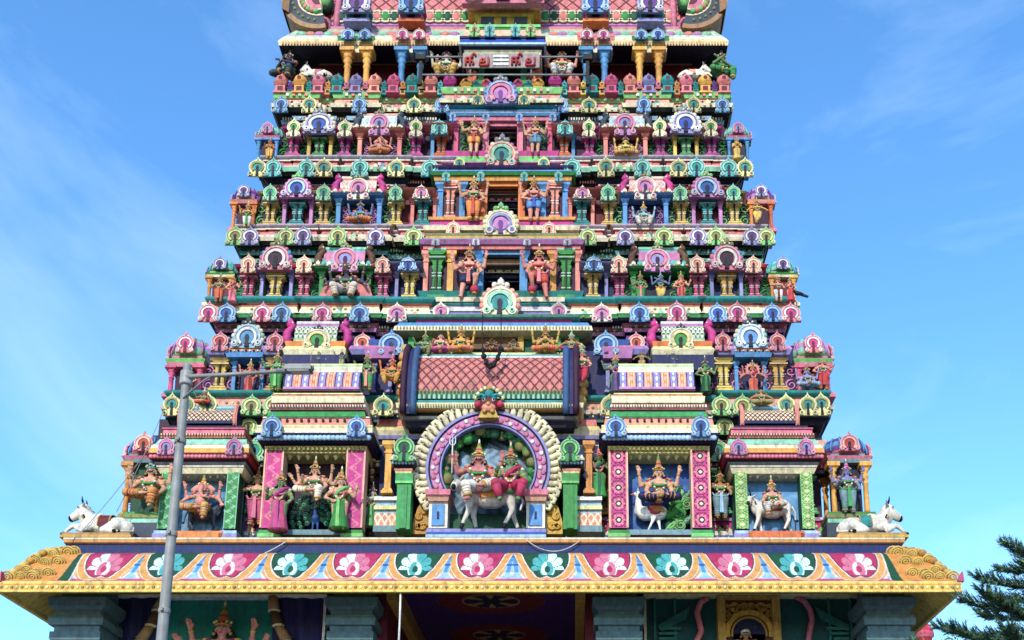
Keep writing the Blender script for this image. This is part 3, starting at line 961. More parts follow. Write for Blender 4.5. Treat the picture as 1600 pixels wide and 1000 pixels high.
def bird_meshes(kind):
    """peacock facing the viewer, or a white swan-like bird in profile with a green curling tail"""
    b = MB(); out = {}
    if kind == 'peacock':
        b.capsule((0, .05, .42), .15, (0, -.05, .50), .13); b.capsule((0, -.08, .55), .08, (0, -.14, .78), .05); b.capsule((0, -.15, .80), .055, (0, -.19, .80), .035)
        for sx in (-1, 1): b.capsule((sx * .08, 0, .32), .045, (sx * .09, -.02, .04), .025)
        out['body'] = solid(b, .016, 'peacock_statue', 'blue', 2)
        k = MB()
        for ring_i, (rr, nn) in enumerate(((.42, 11), (.66, 17), (.90, 23))):
            for i in range(nn):
                a = R(-35) + R(250) * i / (nn - 1)
                p = (math.cos(a) * rr, .16 + .02 * ring_i, .62 + math.sin(a) * rr)
                k.ball(p, .105, 'dgreen' if (i + ring_i) % 2 else 'teal', 7, (1, .35, 1)); k.ball((p[0], p[1] - .035, p[2]), .06, 'lime', 6, (1, .35, 1)); k.ball((p[0], p[1] - .055, p[2]), .034, 'indigo', 6, (1, .4, 1))
        for i in range(24):
            a = R(-35) + R(250) * i / 23
            k.tube([(0, .16, .55), (math.cos(a) * .9, .18, .62 + math.sin(a) * .9)], .02, 'dgreen', 5)
        out['tail_feathers'] = k.mesh('tail_feathers')
        k = MB(); k.tube([(0, -.22, .80), (0, -.29, .775)], [.025, .004], 'gold', 6)
        for i in range(3): k.tube([(0, -.14, .84), ((i - 1) * .04, -.13, .94)], .007, 'lime', 5)
        out['beak'] = k.mesh('beak')
    else:
        b.capsule((-.22, 0, .48), .17, (.16, 0, .50), .17); b.capsule((-.34, 0, .52), .12, (-.36, 0, .86), .055); b.capsule((-.36, 0, .86), .055, (-.36, 0, .96), .055); b.capsule((-.36, 0, .98), .065, (-.42, 0, .97), .045)
        b.capsule((.0, -.08, .36), .06, (-.06, -.12, .2), .035); b.capsule((-.06, -.12, .2), .032, (-.14, -.12, .03), .025); b.capsule((.1, .06, .36), .06, (.12, -.04, .2), .035); b.capsule((.12, -.04, .2), .032, (.14, -.06, .03), .025)
        out['body'] = solid(b, .018, 'swan_statue', 'white', 3)
        k = MB()
        for (cx, cz, q, t0, c_) in ((.50, .84, .20, 0, 'lime'), (.58, .52, .27, 1, 'green'), (.42, .20, .22, 0, 'lime'), (.62, .20, .18, 1, 'lime'), (.62, 1.04, .15, 1, 'mint'), (.78, .34, .15, 0, 'mint'), (.46, 1.08, .13, 0, 'lime'), (.78, .72, .17, 1, 'lime'), (.76, .94, .13, 0, 'mint')):
            k.ball((cx, .05, cz), q * .8, 'dgreen', 8, (1, .3, 1))
            for s in (1, .62):
                k.tube([(cx + math.cos(R(60) + 2 * PI * 1.3 * i / 16 * (1 if t0 else -1)) * q * s * (1 - .7 * i / 16), .02 - .05 * (1 - s), cz + math.sin(R(60) + 2 * PI * 1.3 * i / 16) * q * s * (1 - .7 * i / 16)) for i in range(17)], [q * .17 * (1 - .5 * i / 16) for i in range(17)], c_, 6)
        k.tube([(.2, 0, .5), (.36, .02, .42), (.5, .02, .5), (.62, .02, .72)], [.12, .10, .08, .05], 'green', 8)
        out['tail_feathers'] = k.mesh('tail_feathers')
        k = MB()
        k.ball((.02, -.14, .54), .16, 'crimson', 9, (1.2, .35, .9))
        for i in range(5): k.tube([(-.1 + .06 * i, -.19, .60), (.05 + .06 * i, -.18, .45)], .016, 'gold', 5)
        out['wing'] = k.mesh('wing')
        k = MB(); k.tube([(-.46, 0, .965), (-.56, 0, .95)], [.03, .004], 'orange', 6); k.ball((-.40, -.055, .99), .014, 'black', 6); k.prism([(-.39, 1.02), (-.33, 1.02), (-.36, 1.14)], -.02, .02, 'paleblue')
        out['beak'] = k.mesh('beak')
    return out

def bird(label, loc, size, kind, name, cat):
    if kind not in FIG: FIG[kind] = bird_meshes(kind)
    o = put(FIG[kind]['body'], name, None, loc, 0, size)
    tag(o, label, cat)
    for n, me in FIG[kind].items():
        if n != 'body':
            c = bpy.data.objects.new(n.rstrip('0123456789'), me); COL.objects.link(c); c.parent = o
    return o
# ================================================================== the gateway tower
TOWER = tag(empty('temple_tower', (0, 7, 0)), 'tall stepped temple gateway tower covered in brightly painted ornament', 'temple tower')
YC = 7.0

class Tier:
    def __init__(s, Y, axis, mid):
        s.Y, s.s = Y, ZC(mid, Y) / F
        s.ax = PX(axis, mid, Y)
        s.mid = mid
        s.node = None
    def x(s, off): return s.ax + off * s.s
    def z(s, py, out=0.0): return PZ(py, s.Y - out)
    def h(s, a, b, out=0.0): return PZ(b, s.Y - out) - PZ(a, s.Y - out)
    def at(s, off, py, out=0.0): return (s.ax + off * ZC(py, s.Y - out) / F, s.Y - out, s.z(py, out))

def kudu(T, par, off, pb, pt, w, cols, out, petal=None, crest=None, name='arch_ornament', d=None):
    h = T.h(pb, pt, out)
    me = cached(name, arch_bm, round(w * T.s, 2), round(h, 2), *cols, petal=petal, crest=crest, d=d)
    o = put(me, name, par, T.at(off, pb, out), 0, (random.uniform(.94, 1.05), 1, random.uniform(.95, 1.05)))
    o.rotation_euler = (random.uniform(-.03, .03), random.uniform(-.03, .03), random.uniform(-.05, .05))
    return o

def pavilion(T, off, w, label=None, name='pavilion', py=0, out=0.0):
    return empty(name, T.at(off, py, out), TOWER, label)

def windowed_wall(T, z0, z1, W, c, wx, wz0, wz1, tanz):
    b = MB()
    Yb = 2 * YC - T.Y
    ax = T.ax
    b.box(ax - W, ax - wx, T.Y, Yb, z0, z1, c); b.box(ax + wx, ax + W, T.Y, Yb, z0, z1, c)
    b.box(ax - wx, ax + wx, T.Y, T.Y + 2.2, z0, wz0, 'dark'); b.box(ax - wx, ax + wx, T.Y, T.Y + 2.2, wz1, z1, 'tan')
    b.box(ax - wx, ax + wx, T.Y + 2.2, T.Y + 2.4, z0, z1, 'dark')
    b.box(ax - wx, ax + wx, T.Y + .32, T.Y + .45, tanz, wz1, (.36, .28, .16))
    return b

def end_piece_bm(h, c):
    """curled bracket figure beside a barrel roof"""
    b = MB()
    b.tube([(0, -.1, 0), (h * .10, -.13, h * .25), (h * .06, -.14, h * .5), (-h * .08, -.14, h * .7), (0, -.14, h * .95)], [h * .14, h * .15, h * .12, h * .10, h * .03], c, 7)
    b.ball((0, -.15, h * .74), h * .13, c, 7); b.ball((h * .12, -.18, h * .4), h * .10, c, 6); b.ball((-h * .06, -.2, h * .76), h * .05, 'cream', 5)
    return b

def scrolls(T, cfg, edges):
    pb, pt = cfg['pil']
    for a, e in edges:
        a, e = a - 7, e + 7
        for sx in (-1, 1):
            w = (e - a) * T.s
            if w < .08: continue
            me = cached('scroll_panel', scroll_bm, round(w, 2), round(T.h(pb, pt) * .82, 2), cfg.get('panel', 'plum'), cfg['scroll'])
            put(me, 'scroll_panel', T.node, T.at(sx * (a + e) / 2, pb - (pb - pt) * .06, .03))

def corner_shrine(T, off, w, rows, cols, mirror):
    """four columns, slab, eave, ribbed dome with an arch on each face"""
    pb, pt, rb, dt = rows
    base, colc, slab, eave, dome, rib, kc = cols
    sx = mirror
    ww = w * T.s
    yc_ = ww * .5 - .30
    n = empty('corner_shrine', (T.x(sx * off), T.Y + yc_, T.z(pb, .3)), TOWER)
    cx, cy = T.x(sx * off), T.Y + yc_
    z0, z1, z2, z3 = [T.z(p, .3) for p in (pb, pt, rb, dt)]
    b = MB(); b.box(-ww * .30, ww * .30, -ww * .30, ww * .30, 0, z1 - z0, base)
    b.box(-ww * .54, ww * .54, -ww * .54, ww * .54, -.10, .02, slab)
    put(b, 'shrine_core', n, (cx, cy, z0))
    cme = cached('column', column_bm, round(ww * .15, 2), round(z1 - z0, 2), colc, None, True)
    for ix in (-1, 1):
        for iy in (-1, 1):
            put(cme, 'column', n, (cx + ix * ww * .38, cy + iy * ww * .38 + ww * .075, z0 + .02))
    b = MB(); hh = z2 - z1
    b.tbox(0, 0, 0, hh * .3, ww * .95, ww * .95, ww * 1.0, ww * 1.0, slab); b.tbox(0, 0, hh * .3, hh * .55, ww * 1.0, ww * 1.0, ww * 1.08, ww * 1.08, eave); b.tbox(0, 0, hh * .55, hh * .75, ww * 1.08, ww * 1.08, ww * .9, ww * .9, eave); b.tbox(0, 0, hh * .75, hh, ww * .82, ww * .82, ww * .82, ww * .82, slab)
    put(b, 'cornice', n, (cx, cy, z1))
    b = MB(); hd = z3 - z2
    b.lathe([(ww * .48, 0), (ww * .54, hd * .10), (ww * .54, hd * .3), (ww * .50, hd * .5), (ww * .42, hd * .68), (ww * .24, hd * .80), (ww * .12, hd * .84), (ww * .15, hd * .88), (ww * .06, hd * .94), (.004, hd)], 0, 0, 16, dome, cols=[eave, dome, rib, dome, rib, dome, eave, eave, eave, eave], sx=.98, sy=.98)
    for i in range(16):
        a = 2 * PI * i / 16
        b.tube([(math.cos(a) * ww * r, math.sin(a) * ww * r, hd * z) for r, z in ((.55, .1), (.555, .3), (.51, .5), (.43, .68))], ww * .025, rib, 5)
    put(b, 'dome', n, (cx, cy, z2))
    kme = cached('arch_ornament', arch_bm, round(ww * .5, 2), round(hd * .8, 2), *kc)
    put(kme, 'arch_ornament', n, (cx, cy - ww * .56, z2 - .02)); put(kme, 'arch_ornament', n, (cx + sx * ww * .56, cy, z2 - .02), sx * PI / 2)
    return n

def bay(T, off, w, rows, colc, pilc, pw, arch, ar, label=None, statue_bay=False, out=.14):
    """pair of columns round a pilaster, lintel, eave and one big arch above"""
    pb, pt, ab, atop = rows
    for sx in (-1, 1):
        n = pavilion(T, sx * off, w, py=pb, out=out)
        h = T.h(pb, pt, out)
        cme = cached('column', column_bm, round(6.5 * T.s, 2), round(h, 2), colc)
        for q in (-1, 1): put(cme, 'column', n, T.at(sx * off + q * (w / 2 - 5), pb, out))
        if pilc: put(cached('pilaster', pilaster_bm, round(pw * T.s, 2), round(h, 2), pilc), 'pilaster', n, T.at(sx * off, pb, out - .04))
        b = MB(); ww = w * T.s; hh = T.h(pt, ab, out)
        b.tbox(0, -.12, 0, hh * .35, ww * 1.02, .5, ww * 1.12, .62, colc); b.tbox(0, -.12, hh * .35, hh * .7, ww * 1.12, .62, ww * .98, .5, ar[0]); b.tbox(0, -.1, hh * .7, hh, ww * .86, .4, ww * .86, .4, ar[1])
        bead_line(b, [(-ww * .55, 0), (ww * .55, 0)], .44, hh * .36, .035, .11, ('ivory', 'dark'))
        put(b, 'cornice', n, T.at(sx * off, pt, out))
        kudu(T, n, sx * off, ab, atop, arch['w'], arch['c'], out + .36, petal=arch['p'], crest=arch.get('k', 'olive'))

def sala(T, off, w, rows, colc, panel, scroll, roofc, kc, endc, floorh=3):
    """statue bay with a small barrel roof"""
    pb, pt, rb, rt = rows
    out = .22
    for sx in (-1, 1):
        n = pavilion(T, sx * off, w, name='statue_niche', py=pb, out=out)
        h = T.h(pb, pt, out); ww = w * T.s
        b = MB(); b.box(-ww / 2, ww / 2, -.05, .25, 0, h, panel); put(b, 'back_panel', n, T.at(sx * off, pb, .05))
        cme = cached('column', column_bm, round(8 * T.s, 2), round(h, 2), colc)
        sme = cached('scroll_panel', scroll_bm, round(w * .16 * T.s, 2), round(h * .72, 2), panel, scroll)
        for q in (-1, 1):
            put(cme, 'column', n, T.at(sx * off + q * (w / 2 - 6), pb, out)); put(sme, 'scroll_panel', n, T.at(sx * off + q * w * .29, pb - 4, .11))
        b = MB(); hh = T.h(pt, rb, out)
        b.tbox(0, -.1, 0, hh * .4, ww * 1.0, .5, ww * 1.1, .66, colc); b.tbox(0, -.1, hh * .4, hh, ww * 1.1, .66, ww * .96, .5, roofc[0]); bead_line(b, [(-ww * .54, 0), (ww * .54, 0)], .43, hh * .42, .04, .13, ('ivory', 'salmon', 'olive')); leaf_line(b, [(-ww * .5, 0), (ww * .5, 0)], .38, hh, .10, .17, ('cream', roofc[3])); put(b, 'cornice', n, T.at(sx * off, pt, out))
        hr = T.h(rb, rt, out)
        bm = barrel_bm(ww * .74, hr, .7, lattice(9, 3.2, roofc[1], roofc[2], .3), 70, 12, [(roofc[3], .10), (roofc[0], .12)], (roofc[0], roofc[3]), None, None)
        put(bm, 'barrel_roof', n, T.at(sx * off, rb, out - .25))
        kudu(T, n, sx * off, rb + 2, rt - 10, w * .46, kc, out + .32, crest='olive')
        eme = cached('bracket_figure', end_piece_bm, round(hr * 1.25, 2), endc)
        for q in (-1, 1): put(eme, 'bracket_figure', n, T.at(sx * off + q * w * .44, rb, out - .1), 0, (q, 1, 1))

def pil_with_roof(T, off, w, rows, c, kc, slab):
    pb, pt, rb, rt = rows
    for sx in (-1, 1):
        put(cached('pilaster', pilaster_bm, round(w * T.s, 2), round(T.h(pb, pt), 2), c), 'pilaster', T.node, T.at(sx * off, pb, .08))
        me = cached('roof_slab', roof_slab_bm, round(w * 1.02 * T.s, 2), round(T.h(pt, rb, .1), 2), .46, slab)
        put(me, 'roof_slab', T.node, T.at(sx * off, pt, .08))
        kudu(T, T.node, sx * off, rb + 3, rt - 4, w * .92, kc, .56)

LEAVES = (('mint', 'ivory', 'salmon'), ('rose', 'cream', 'teal'), ('cream', 'lav', 'lime'))
BEADS = (('ivory', 'salmon'), ('olive', 'cream'), ('ivory', 'dark'))
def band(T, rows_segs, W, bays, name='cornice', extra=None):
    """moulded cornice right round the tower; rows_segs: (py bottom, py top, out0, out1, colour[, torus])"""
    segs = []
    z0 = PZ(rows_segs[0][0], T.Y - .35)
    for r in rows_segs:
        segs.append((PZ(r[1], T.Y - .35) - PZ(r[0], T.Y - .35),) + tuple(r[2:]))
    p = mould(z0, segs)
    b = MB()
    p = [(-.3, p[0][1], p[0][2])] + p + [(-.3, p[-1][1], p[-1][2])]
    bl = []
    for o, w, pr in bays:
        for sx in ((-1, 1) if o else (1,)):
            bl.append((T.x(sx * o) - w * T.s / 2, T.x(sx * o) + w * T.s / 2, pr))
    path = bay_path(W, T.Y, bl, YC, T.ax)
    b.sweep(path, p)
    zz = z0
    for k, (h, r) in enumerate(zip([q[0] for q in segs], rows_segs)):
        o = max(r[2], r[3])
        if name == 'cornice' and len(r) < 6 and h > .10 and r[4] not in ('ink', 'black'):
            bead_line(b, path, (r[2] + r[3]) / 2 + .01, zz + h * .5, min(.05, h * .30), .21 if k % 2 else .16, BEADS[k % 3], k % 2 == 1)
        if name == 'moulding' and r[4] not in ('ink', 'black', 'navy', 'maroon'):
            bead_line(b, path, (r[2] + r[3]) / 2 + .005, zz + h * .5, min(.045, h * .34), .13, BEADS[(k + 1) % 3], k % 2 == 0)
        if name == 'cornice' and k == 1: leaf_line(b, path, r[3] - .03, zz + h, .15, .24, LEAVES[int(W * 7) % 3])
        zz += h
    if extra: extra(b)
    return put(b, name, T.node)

def recess(T, stripes, W, bays=()):
    """narrow striped mouldings of the wall that rises behind the little roofs"""
    return band(T, stripes, W * T.s * .975, list(bays), 'moulding')

# ------------------------------------------------------------------ third storey upwards: shared recipe
def storey(cfg):
    T = cfg['T']
    T.node = empty('storey', (T.ax, T.Y, T.z(cfg['band'][0][0])), TOWER, cfg.get('label'))
    W = cfg['W'] * T.s * .975
    z0, z1 = T.z(cfg['band'][-1][1]) - .05, T.z(cfg['pil'][1]) + .35
    put(windowed_wall(T, z0, z1, W, cfg['wall'], cfg['win'][0] * T.s, T.z(cfg['win'][2]), T.z(cfg['win'][1]), T.z(cfg['win'][3], -.32)), 'wall', T.node)
    zt = T.z(cfg['band'][0][0]) - .02
    b = MB(); b.box(T.ax - W, T.ax + W, T.Y + .02, 2 * YC - T.Y - .02, zt, z0 + .04, cfg['wall']); put(b, 'core', T.node)
    def extra(b):
        for (py0, py1, out, c, pitch, xs) in cfg.get('dent', []):
            for a, e in xs:
                for sx in (-1, 1):
                    x0, x1 = sorted((T.x(sx * a), T.x(sx * e)))
                    dentils(b, x0, x1, max(1, int((e - a) / pitch)), T.Y - out, T.z(py0, out), T.z(py1, out), .04, c)
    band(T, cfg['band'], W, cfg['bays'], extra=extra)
    for st in cfg.get('recess', []): recess(*st)
    for off, w, pr in cfg['kudus']:
        pass
    pb, pt = cfg['kband']
    for i, (off, w, ci) in enumerate(cfg['kudus']):
        for sx in (-1, 1):
            kudu(T, T.node, sx * off, pb + 2, pt - 5, w * 1.28, cfg['kcols'][ci], .30 + .42, name='arch_ornament')
    scrolls(T, cfg, cfg['panels'])
    for off, w in cfg['pils']: pil_with_roof(T, off, w, cfg['prow'], cfg['pilc'], cfg['pkc'], cfg['slab'])
    b_ = cfg['bay']
    bay(T, b_['off'], b_['w'], b_['rows'], b_['colc'], b_['pilc'], b_['pw'], b_['arch'], b_['ar'])
    s = cfg['sala']
    sala(T, s['off'], s['w'], s['rows'], s['colc'], s['panel'], s['scroll'], s['roofc'], s['kc'], s['endc'])
    h = cfg['half']
    for sx in (-1, 1):
        put(cached('pilaster', pilaster_bm, round(h['pw'] * T.s, 2), round(T.h(*cfg['pil']), 2), h['pilc']), 'pilaster', T.node, T.at(sx * h['off'], cfg['pil'][0], .12))
        for o in h['cols']: put(cached('column', column_bm, round(6.5 * T.s, 2), round(T.h(*cfg['pil']), 2), h['colc']), 'column', T.node, T.at(sx * o, cfg['pil'][0], .12))
        me = cached('roof_slab', roof_slab_bm, round((h['pw'] + 20) * T.s, 2), round(T.h(cfg['pil'][1], cfg['prow'][2], .1), 2), .55, h['slab'])
        put(me, 'roof_slab', T.node, T.at(sx * (h['off'] + 4), cfg['pil'][1], .12))
        kudu(T, T.node, sx * (h['off'] + 2), cfg['prow'][2], cfg['prow'][3] - 2, h['pw'] * 1.1, h['kc'], .60)
    c = cfg['corner']
    for sx in (-1, 1): corner_shrine(T, c['off'], c['w'], c['rows'], c['cols'], sx)
    central(T, cfg['central'])

def central(T, c):
    """the window bay in the middle of a storey"""
    out = .30
    n = empty('window_bay', T.at(0, c['floor'], out), TOWER)
    hw = c['hw'] * T.s
    lp, tp = c['lintel'], min(r[1] for r in c['roof'])
    lift = lambda p: p - 6 * (p - tp) / (lp - tp) if p <= lp else p
    c['roof'] = [(lift(r[0]), lift(r[1])) + tuple(r[2:]) for r in c['roof']]
    c['lintel'] = lift(lp)
    z0, z1 = T.z(c['floor'], out), T.z(c['lintel'], out)
    wx = c['win'][0] * T.s
    wz0, wz1 = T.z(c['win'][2], out), T.z(c['win'][1], out)
    b = MB()                       # back wall round the opening
    for sx in (-1, 1): b.box(*sorted((T.x(0) + sx * wx, T.x(0) + sx * hw)), T.Y - .14, T.Y + .02, z0, z1, c['back'])
    b.box(T.x(0) - wx, T.x(0) + wx, T.Y - .14, T.Y + .02, wz1 + .02, z1, c['back'])
    put(b, 'back_panel', n)
    b = MB()
    for (py0, py1, o0, o1, col) in c['roof']:
        za, zb = T.z(py0, out), T.z(py1, out)
        e0, e1 = hw + o0, hw + o1
        b.add([(T.x(0) - e0, T.Y - out - o0, za), (T.x(0) + e0, T.Y - out - o0, za), (T.x(0) + e0, T.Y + .1, za), (T.x(0) - e0, T.Y + .1, za),
               (T.x(0) - e1, T.Y - out - o1, zb), (T.x(0) + e1, T.Y - out - o1, zb), (T.x(0) + e1, T.Y + .1, zb), (T.x(0) - e1, T.Y + .1, zb)],
              [(0, 1, 5, 4), (1, 2, 6, 5), (2, 3, 7, 6), (3, 0, 4, 7), (4, 5, 6, 7), (3, 2, 1, 0)], col)
    for (py0, py1, o, col, nn) in c.get('dent', []):
        dentils(b, T.x(0) - hw - o, T.x(0) + hw + o, nn, T.Y - out - o, T.z(py0, out + o), T.z(py1, out + o), .05, col)
    put(b, 'cornice', n)
    for sx in (-1, 1):
        for off, w, col in c['cols']:
            put(cached('column', column_bm, round(w * T.s, 2), round(z1 - z0, 2), col), 'column', n, (T.x(sx * off), T.Y - out + w * T.s * 1.2, z0))
        for off, w, col in c['pils']:
            put(cached('pilaster', pilaster_bm, round(w * T.s, 2), round(z1 - z0, 2), col), 'pilaster', n, (T.x(sx * off), T.Y - .15, z0))
        for off, w, back, col in c.get('scr', []):
            put(cached('scroll_panel', scroll_bm, round(w * T.s, 2), round((z1 - z0) * .9, 2), back, col), 'scroll_panel', n, (T.x(sx * off), T.Y - .15, z0 + .05))
        for off, pb, pt, w, cols, o in c['kud']:
            kudu(T, n, sx * off, pb, pt, w, cols, o)
    b = MB()
    fc = c['frame']
    for sx in (-1, 1): b.box(*sorted((T.x(0) + sx * wx, T.x(0) + sx * (wx + .1))), T.Y - .24, T.Y - .1, wz0 - .05, wz1 + .1, fc)
    b.box(T.x(0) - wx - .1, T.x(0) + wx + .1, T.Y - .245, T.Y - .1, wz1, wz1 + .12, fc)
    put(b, 'window_frame', n)
    b = MB()
    for py in c['rods']: b.tube([(T.x(0) - wx, T.Y - .12, T.z(py)), (T.x(0) + wx, T.Y - .12, T.z(py))], .014, 'slate', 6)
    put(b, 'window_bar', n)
    k = c['arch']
    kudu(T, n, 0, k['rows'][0], k['rows'][1], k['w'], k['c'], out + .42, petal=k.get('p'), crest=k.get('k'), name='arch_ornament')
    return n

KC = dict(
    blue=('sky', 'paleblue', 'blue', 'ink'), pinkk=('rose', 'ivory', 'magenta', 'maroon'), lime=('lime', 'lemon', 'olive', 'dark'), teal=('aqua', 'mint', 'teal', 'ink'),
    cream=('cream', 'lemon', 'green', 'dark'), lav=('lav', 'white', 'purple', 'ink'), red=('rose', 'peach', 'red', 'dark'), grn=('green', 'lime', 'dgreen', 'ink'),
    gold=('lemon', 'olive', 'teal', 'dark'), lil=('lilac', 'rose', 'lav', 'plum'), mint=('mint', 'lime', 'teal', 'dark'), grey=('lav', 'ivory', 'grey', 'plum'), pale=('ivory', 'rose', 'lilac', 'plum'), peach=('peach', 'cream', 'salmon', 'dark'))

T3 = Tier(2.34, 784.5, 440)
T4 = Tier(2.80, 786, 330)
T5 = Tier(3.28, 786.5, 230)
T6 = Tier(3.75, 787, 120)
T2 = Tier(1.85, 781, 585)

storey(dict(T=T3, W=438, label='storey with teal sill and pink pilasters', wall='indigo',
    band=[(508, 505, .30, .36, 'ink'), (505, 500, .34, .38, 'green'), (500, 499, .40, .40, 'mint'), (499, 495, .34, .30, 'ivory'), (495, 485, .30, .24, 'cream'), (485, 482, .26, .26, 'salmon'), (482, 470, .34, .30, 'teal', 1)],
    bays=[(144, 46, .26), (244, 94, .30), (352, 60, .30), (414, 24, .28)],
    recess=[(T3, [(545, 540, .05, .05, 'ink'), (540, 534, .1, .14, 'lav'), (534, 530, .0, .0, 'ink'), (530, 524, .12, .10, 'purple'), (524, 519, .0, .0, 'navy'), (519, 514, .14, .18, 'lilac'), (514, 508, .10, .24, 'rose')], 438, [(352, 60, .22), (244, 94, .22), (414, 24, .2)])],
    dent=[(514, 509, .27, 'white', 4, [(170, 200), (270, 320), (400, 434)])],
    kband=(502, 476), kudus=[(455, 24, 0), (427, 24, 1), (371, 24, 0), (341, 24, 1), (277, 24, 0), (219, 24, 1), (160, 26, 2)],
    kcols=[KC['pinkk'], KC['blue'], KC['pale']],
    pil=(475, 428), panels=[(198, 204), (288, 293), (322, 326), (376, 380), (409, 415)], scroll='green', panel='dgreen',
    pils=[(394.5, 28), (307.5, 28), (184.5, 27)], pilc='pink', prow=(475, 432, 424, 402), pkc=KC['peach'], slab=[(.4, .9, 1.15, 'crimson'), (.3, 1.15, .9, 'rose'), (.3, .8, .8, 'lilac')],
    bay=dict(off=352, w=56, rows=(475, 432, 424, 378), colc='lav', pilc='yellow', pw=30, arch=dict(w=54, c=('rose', 'ivory', 'plum', 'dark'), p=['sky', 'rose', 'lilac'], k='olive'), ar=('salmon', 'rose')),
    sala=dict(off=244, w=86, rows=(475, 430, 424, 392), colc='green', panel='ink', scroll='lime', roofc=('mint', 'lilac', 'rose', 'aqua'), kc=KC['lil'], endc='brown'),
    half=dict(off=143, pw=28, pilc='yellow', cols=[164], colc='lav', slab=[(.4, .9, 1.1, 'lav'), (.3, 1.1, .9, 'cream'), (.3, .8, .8, 'salmon')], kc=KC['blue']),
    corner=dict(off=436, w=44, rows=(474, 432, 422, 396), cols=('maroon', 'amber', 'cream', 'green', 'mint', 'aqua', KC['lav'])),
    win=(28, 396, 466, 424),
    central=dict(hw=120, floor=468, lintel=397, win=(28, 396, 466), back='plum', frame='sky', rods=(418, 444),
        roof=[(505, 500, .25, .25, 'mint'), (500, 490, .10, .10, 'lav'), (490, 484, .14, .14, 'white'), (484, 477, .10, .10, 'lilac'), (477, 470, .2, .2, 'cream'), (470, 459, .06, .16, 'teal'),
              (397, 390, .05, .05, 'salmon'), (390, 384, .12, .20, 'lilac'), (384, 376, .20, .04, 'lav'), (376, 370, .0, .0, 'yellow'), (370, 364, .0, .0, 'olive')],
        dent=[], cols=[(118, 9, 'salmon'), (80, 12, 'amber'), (36, 10, 'sky')], pils=[(100, 27, 'green')],
        kud=[(92, 502, 470, 26, KC['pale'], .62), (103, 384, 370, 13, KC['grey'], .52), (40, 384, 370, 13, KC['grey'], .52)],
        arch=dict(rows=(496, 438), w=54, c=('cream', 'mint', 'teal', 'ink'), p=['peach', 'salmon'], k='ivory'))))

storey(dict(T=T4, W=402, label='storey with salmon sill and yellow pilasters', wall='maroon',
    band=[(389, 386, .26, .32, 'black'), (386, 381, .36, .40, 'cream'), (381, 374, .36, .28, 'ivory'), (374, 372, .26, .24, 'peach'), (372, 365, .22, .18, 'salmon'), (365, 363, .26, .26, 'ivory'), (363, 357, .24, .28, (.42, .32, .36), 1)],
    bays=[(124, 42, .26), (224, 82, .30), (320, 56, .30), (379, 24, .28)],
    recess=[(T4, [(426, 420, .05, .05, 'ink'), (420, 415, .14, .18, 'cream'), (415, 410, .02, .02, 'ink'), (410, 405, .14, .18, 'mint'), (405, 399, .02, .02, 'ink'), (399, 394, .16, .2, 'aqua'), (394, 389, .05, .24, 'dgreen')], 402, [(320, 56, .22), (224, 82, .22), (379, 24, .2)])],
    dent=[(394, 390, .27, 'mint', 4, [(150, 180), (250, 292), (370, 398)])],
    kband=(382, 358), kudus=[(415, 22, 0), (392, 22, 1), (336, 22, 0), (309, 22, 1), (255, 22, 0), (195, 22, 1), (136, 22, 0)],
    kcols=[KC['lime'], KC['lav']],
    pil=(359, 314), panels=[(180, 186), (262, 266), (293, 296), (343, 348), (376, 381)], scroll='lime', panel='ink',
    pils=[(362, 25), (279, 25), (166, 25)], pilc='yellow', prow=(359, 318, 311, 292), pkc=KC['mint'], slab=[(.4, .9, 1.15, 'olive'), (.3, 1.15, .9, 'lemon'), (.3, .8, .8, 'green')],
    bay=dict(off=320, w=52, rows=(359, 318, 311, 272), colc='lilac', pilc='teal', pw=26, arch=dict(w=54, c=('lilac', 'paleblue', 'blue', 'ink'), p=['rose', 'lilac'], k='lime'), ar=('magenta', 'rose')),
    sala=dict(off=224, w=76, rows=(359, 316, 311, 282), colc='sky', panel='navy', scroll='lilac', roofc=('cream', 'peach', 'ivory', 'rose'), kc=KC['pale'], endc='magenta'),
    half=dict(off=124, pw=26, pilc='teal', cols=[141, 106], colc='salmon', slab=[(.4, .9, 1.1, 'salmon'), (.3, 1.1, .9, 'lav'), (.3, .8, .8, 'paleblue')], kc=KC['pale']),
    corner=dict(off=401, w=40, rows=(358, 317, 309, 282), cols=('plum', 'orange', 'rose', 'peach', 'lilac', 'purple', KC['lav'])),
    win=(24, 289, 345, 312),
    central=dict(hw=104, floor=347, lintel=290, win=(24, 289, 346), back='plum', frame='orange', rods=(308, 330),
        roof=[(373, 369, .1, .1, 'olive'), (369, 363, .30, .34, 'cream'), (363, 357, .14, .14, 'white'), (357, 349, .12, .12, 'magenta'), (349, 345, .18, .2, 'amber'),
              (290, 283, .05, .08, 'amber'), (283, 279, .14, .2, 'green'), (279, 274, .08, .08, 'ivory'), (274, 269, .1, .04, 'sky'), (269, 264, -.06, -.06, 'navy'), (264, 256, .14, -.06, 'lilac')],
        dent=[], cols=[(97, 10, 'sky'), (63, 11, 'sky'), (31, 9, 'orange')], pils=[(81, 22, 'salmon')],
        kud=[(75, 368, 345, 22, KC['peach'], .66), (88, 284, 266, 13, KC['teal'], .52), (34, 284, 266, 13, KC['teal'], .52)],
        arch=dict(rows=(369, 322), w=47, c=('cream', 'lav', 'lilac', 'purple'), p=['cream', 'lemon'], k='lime'))))

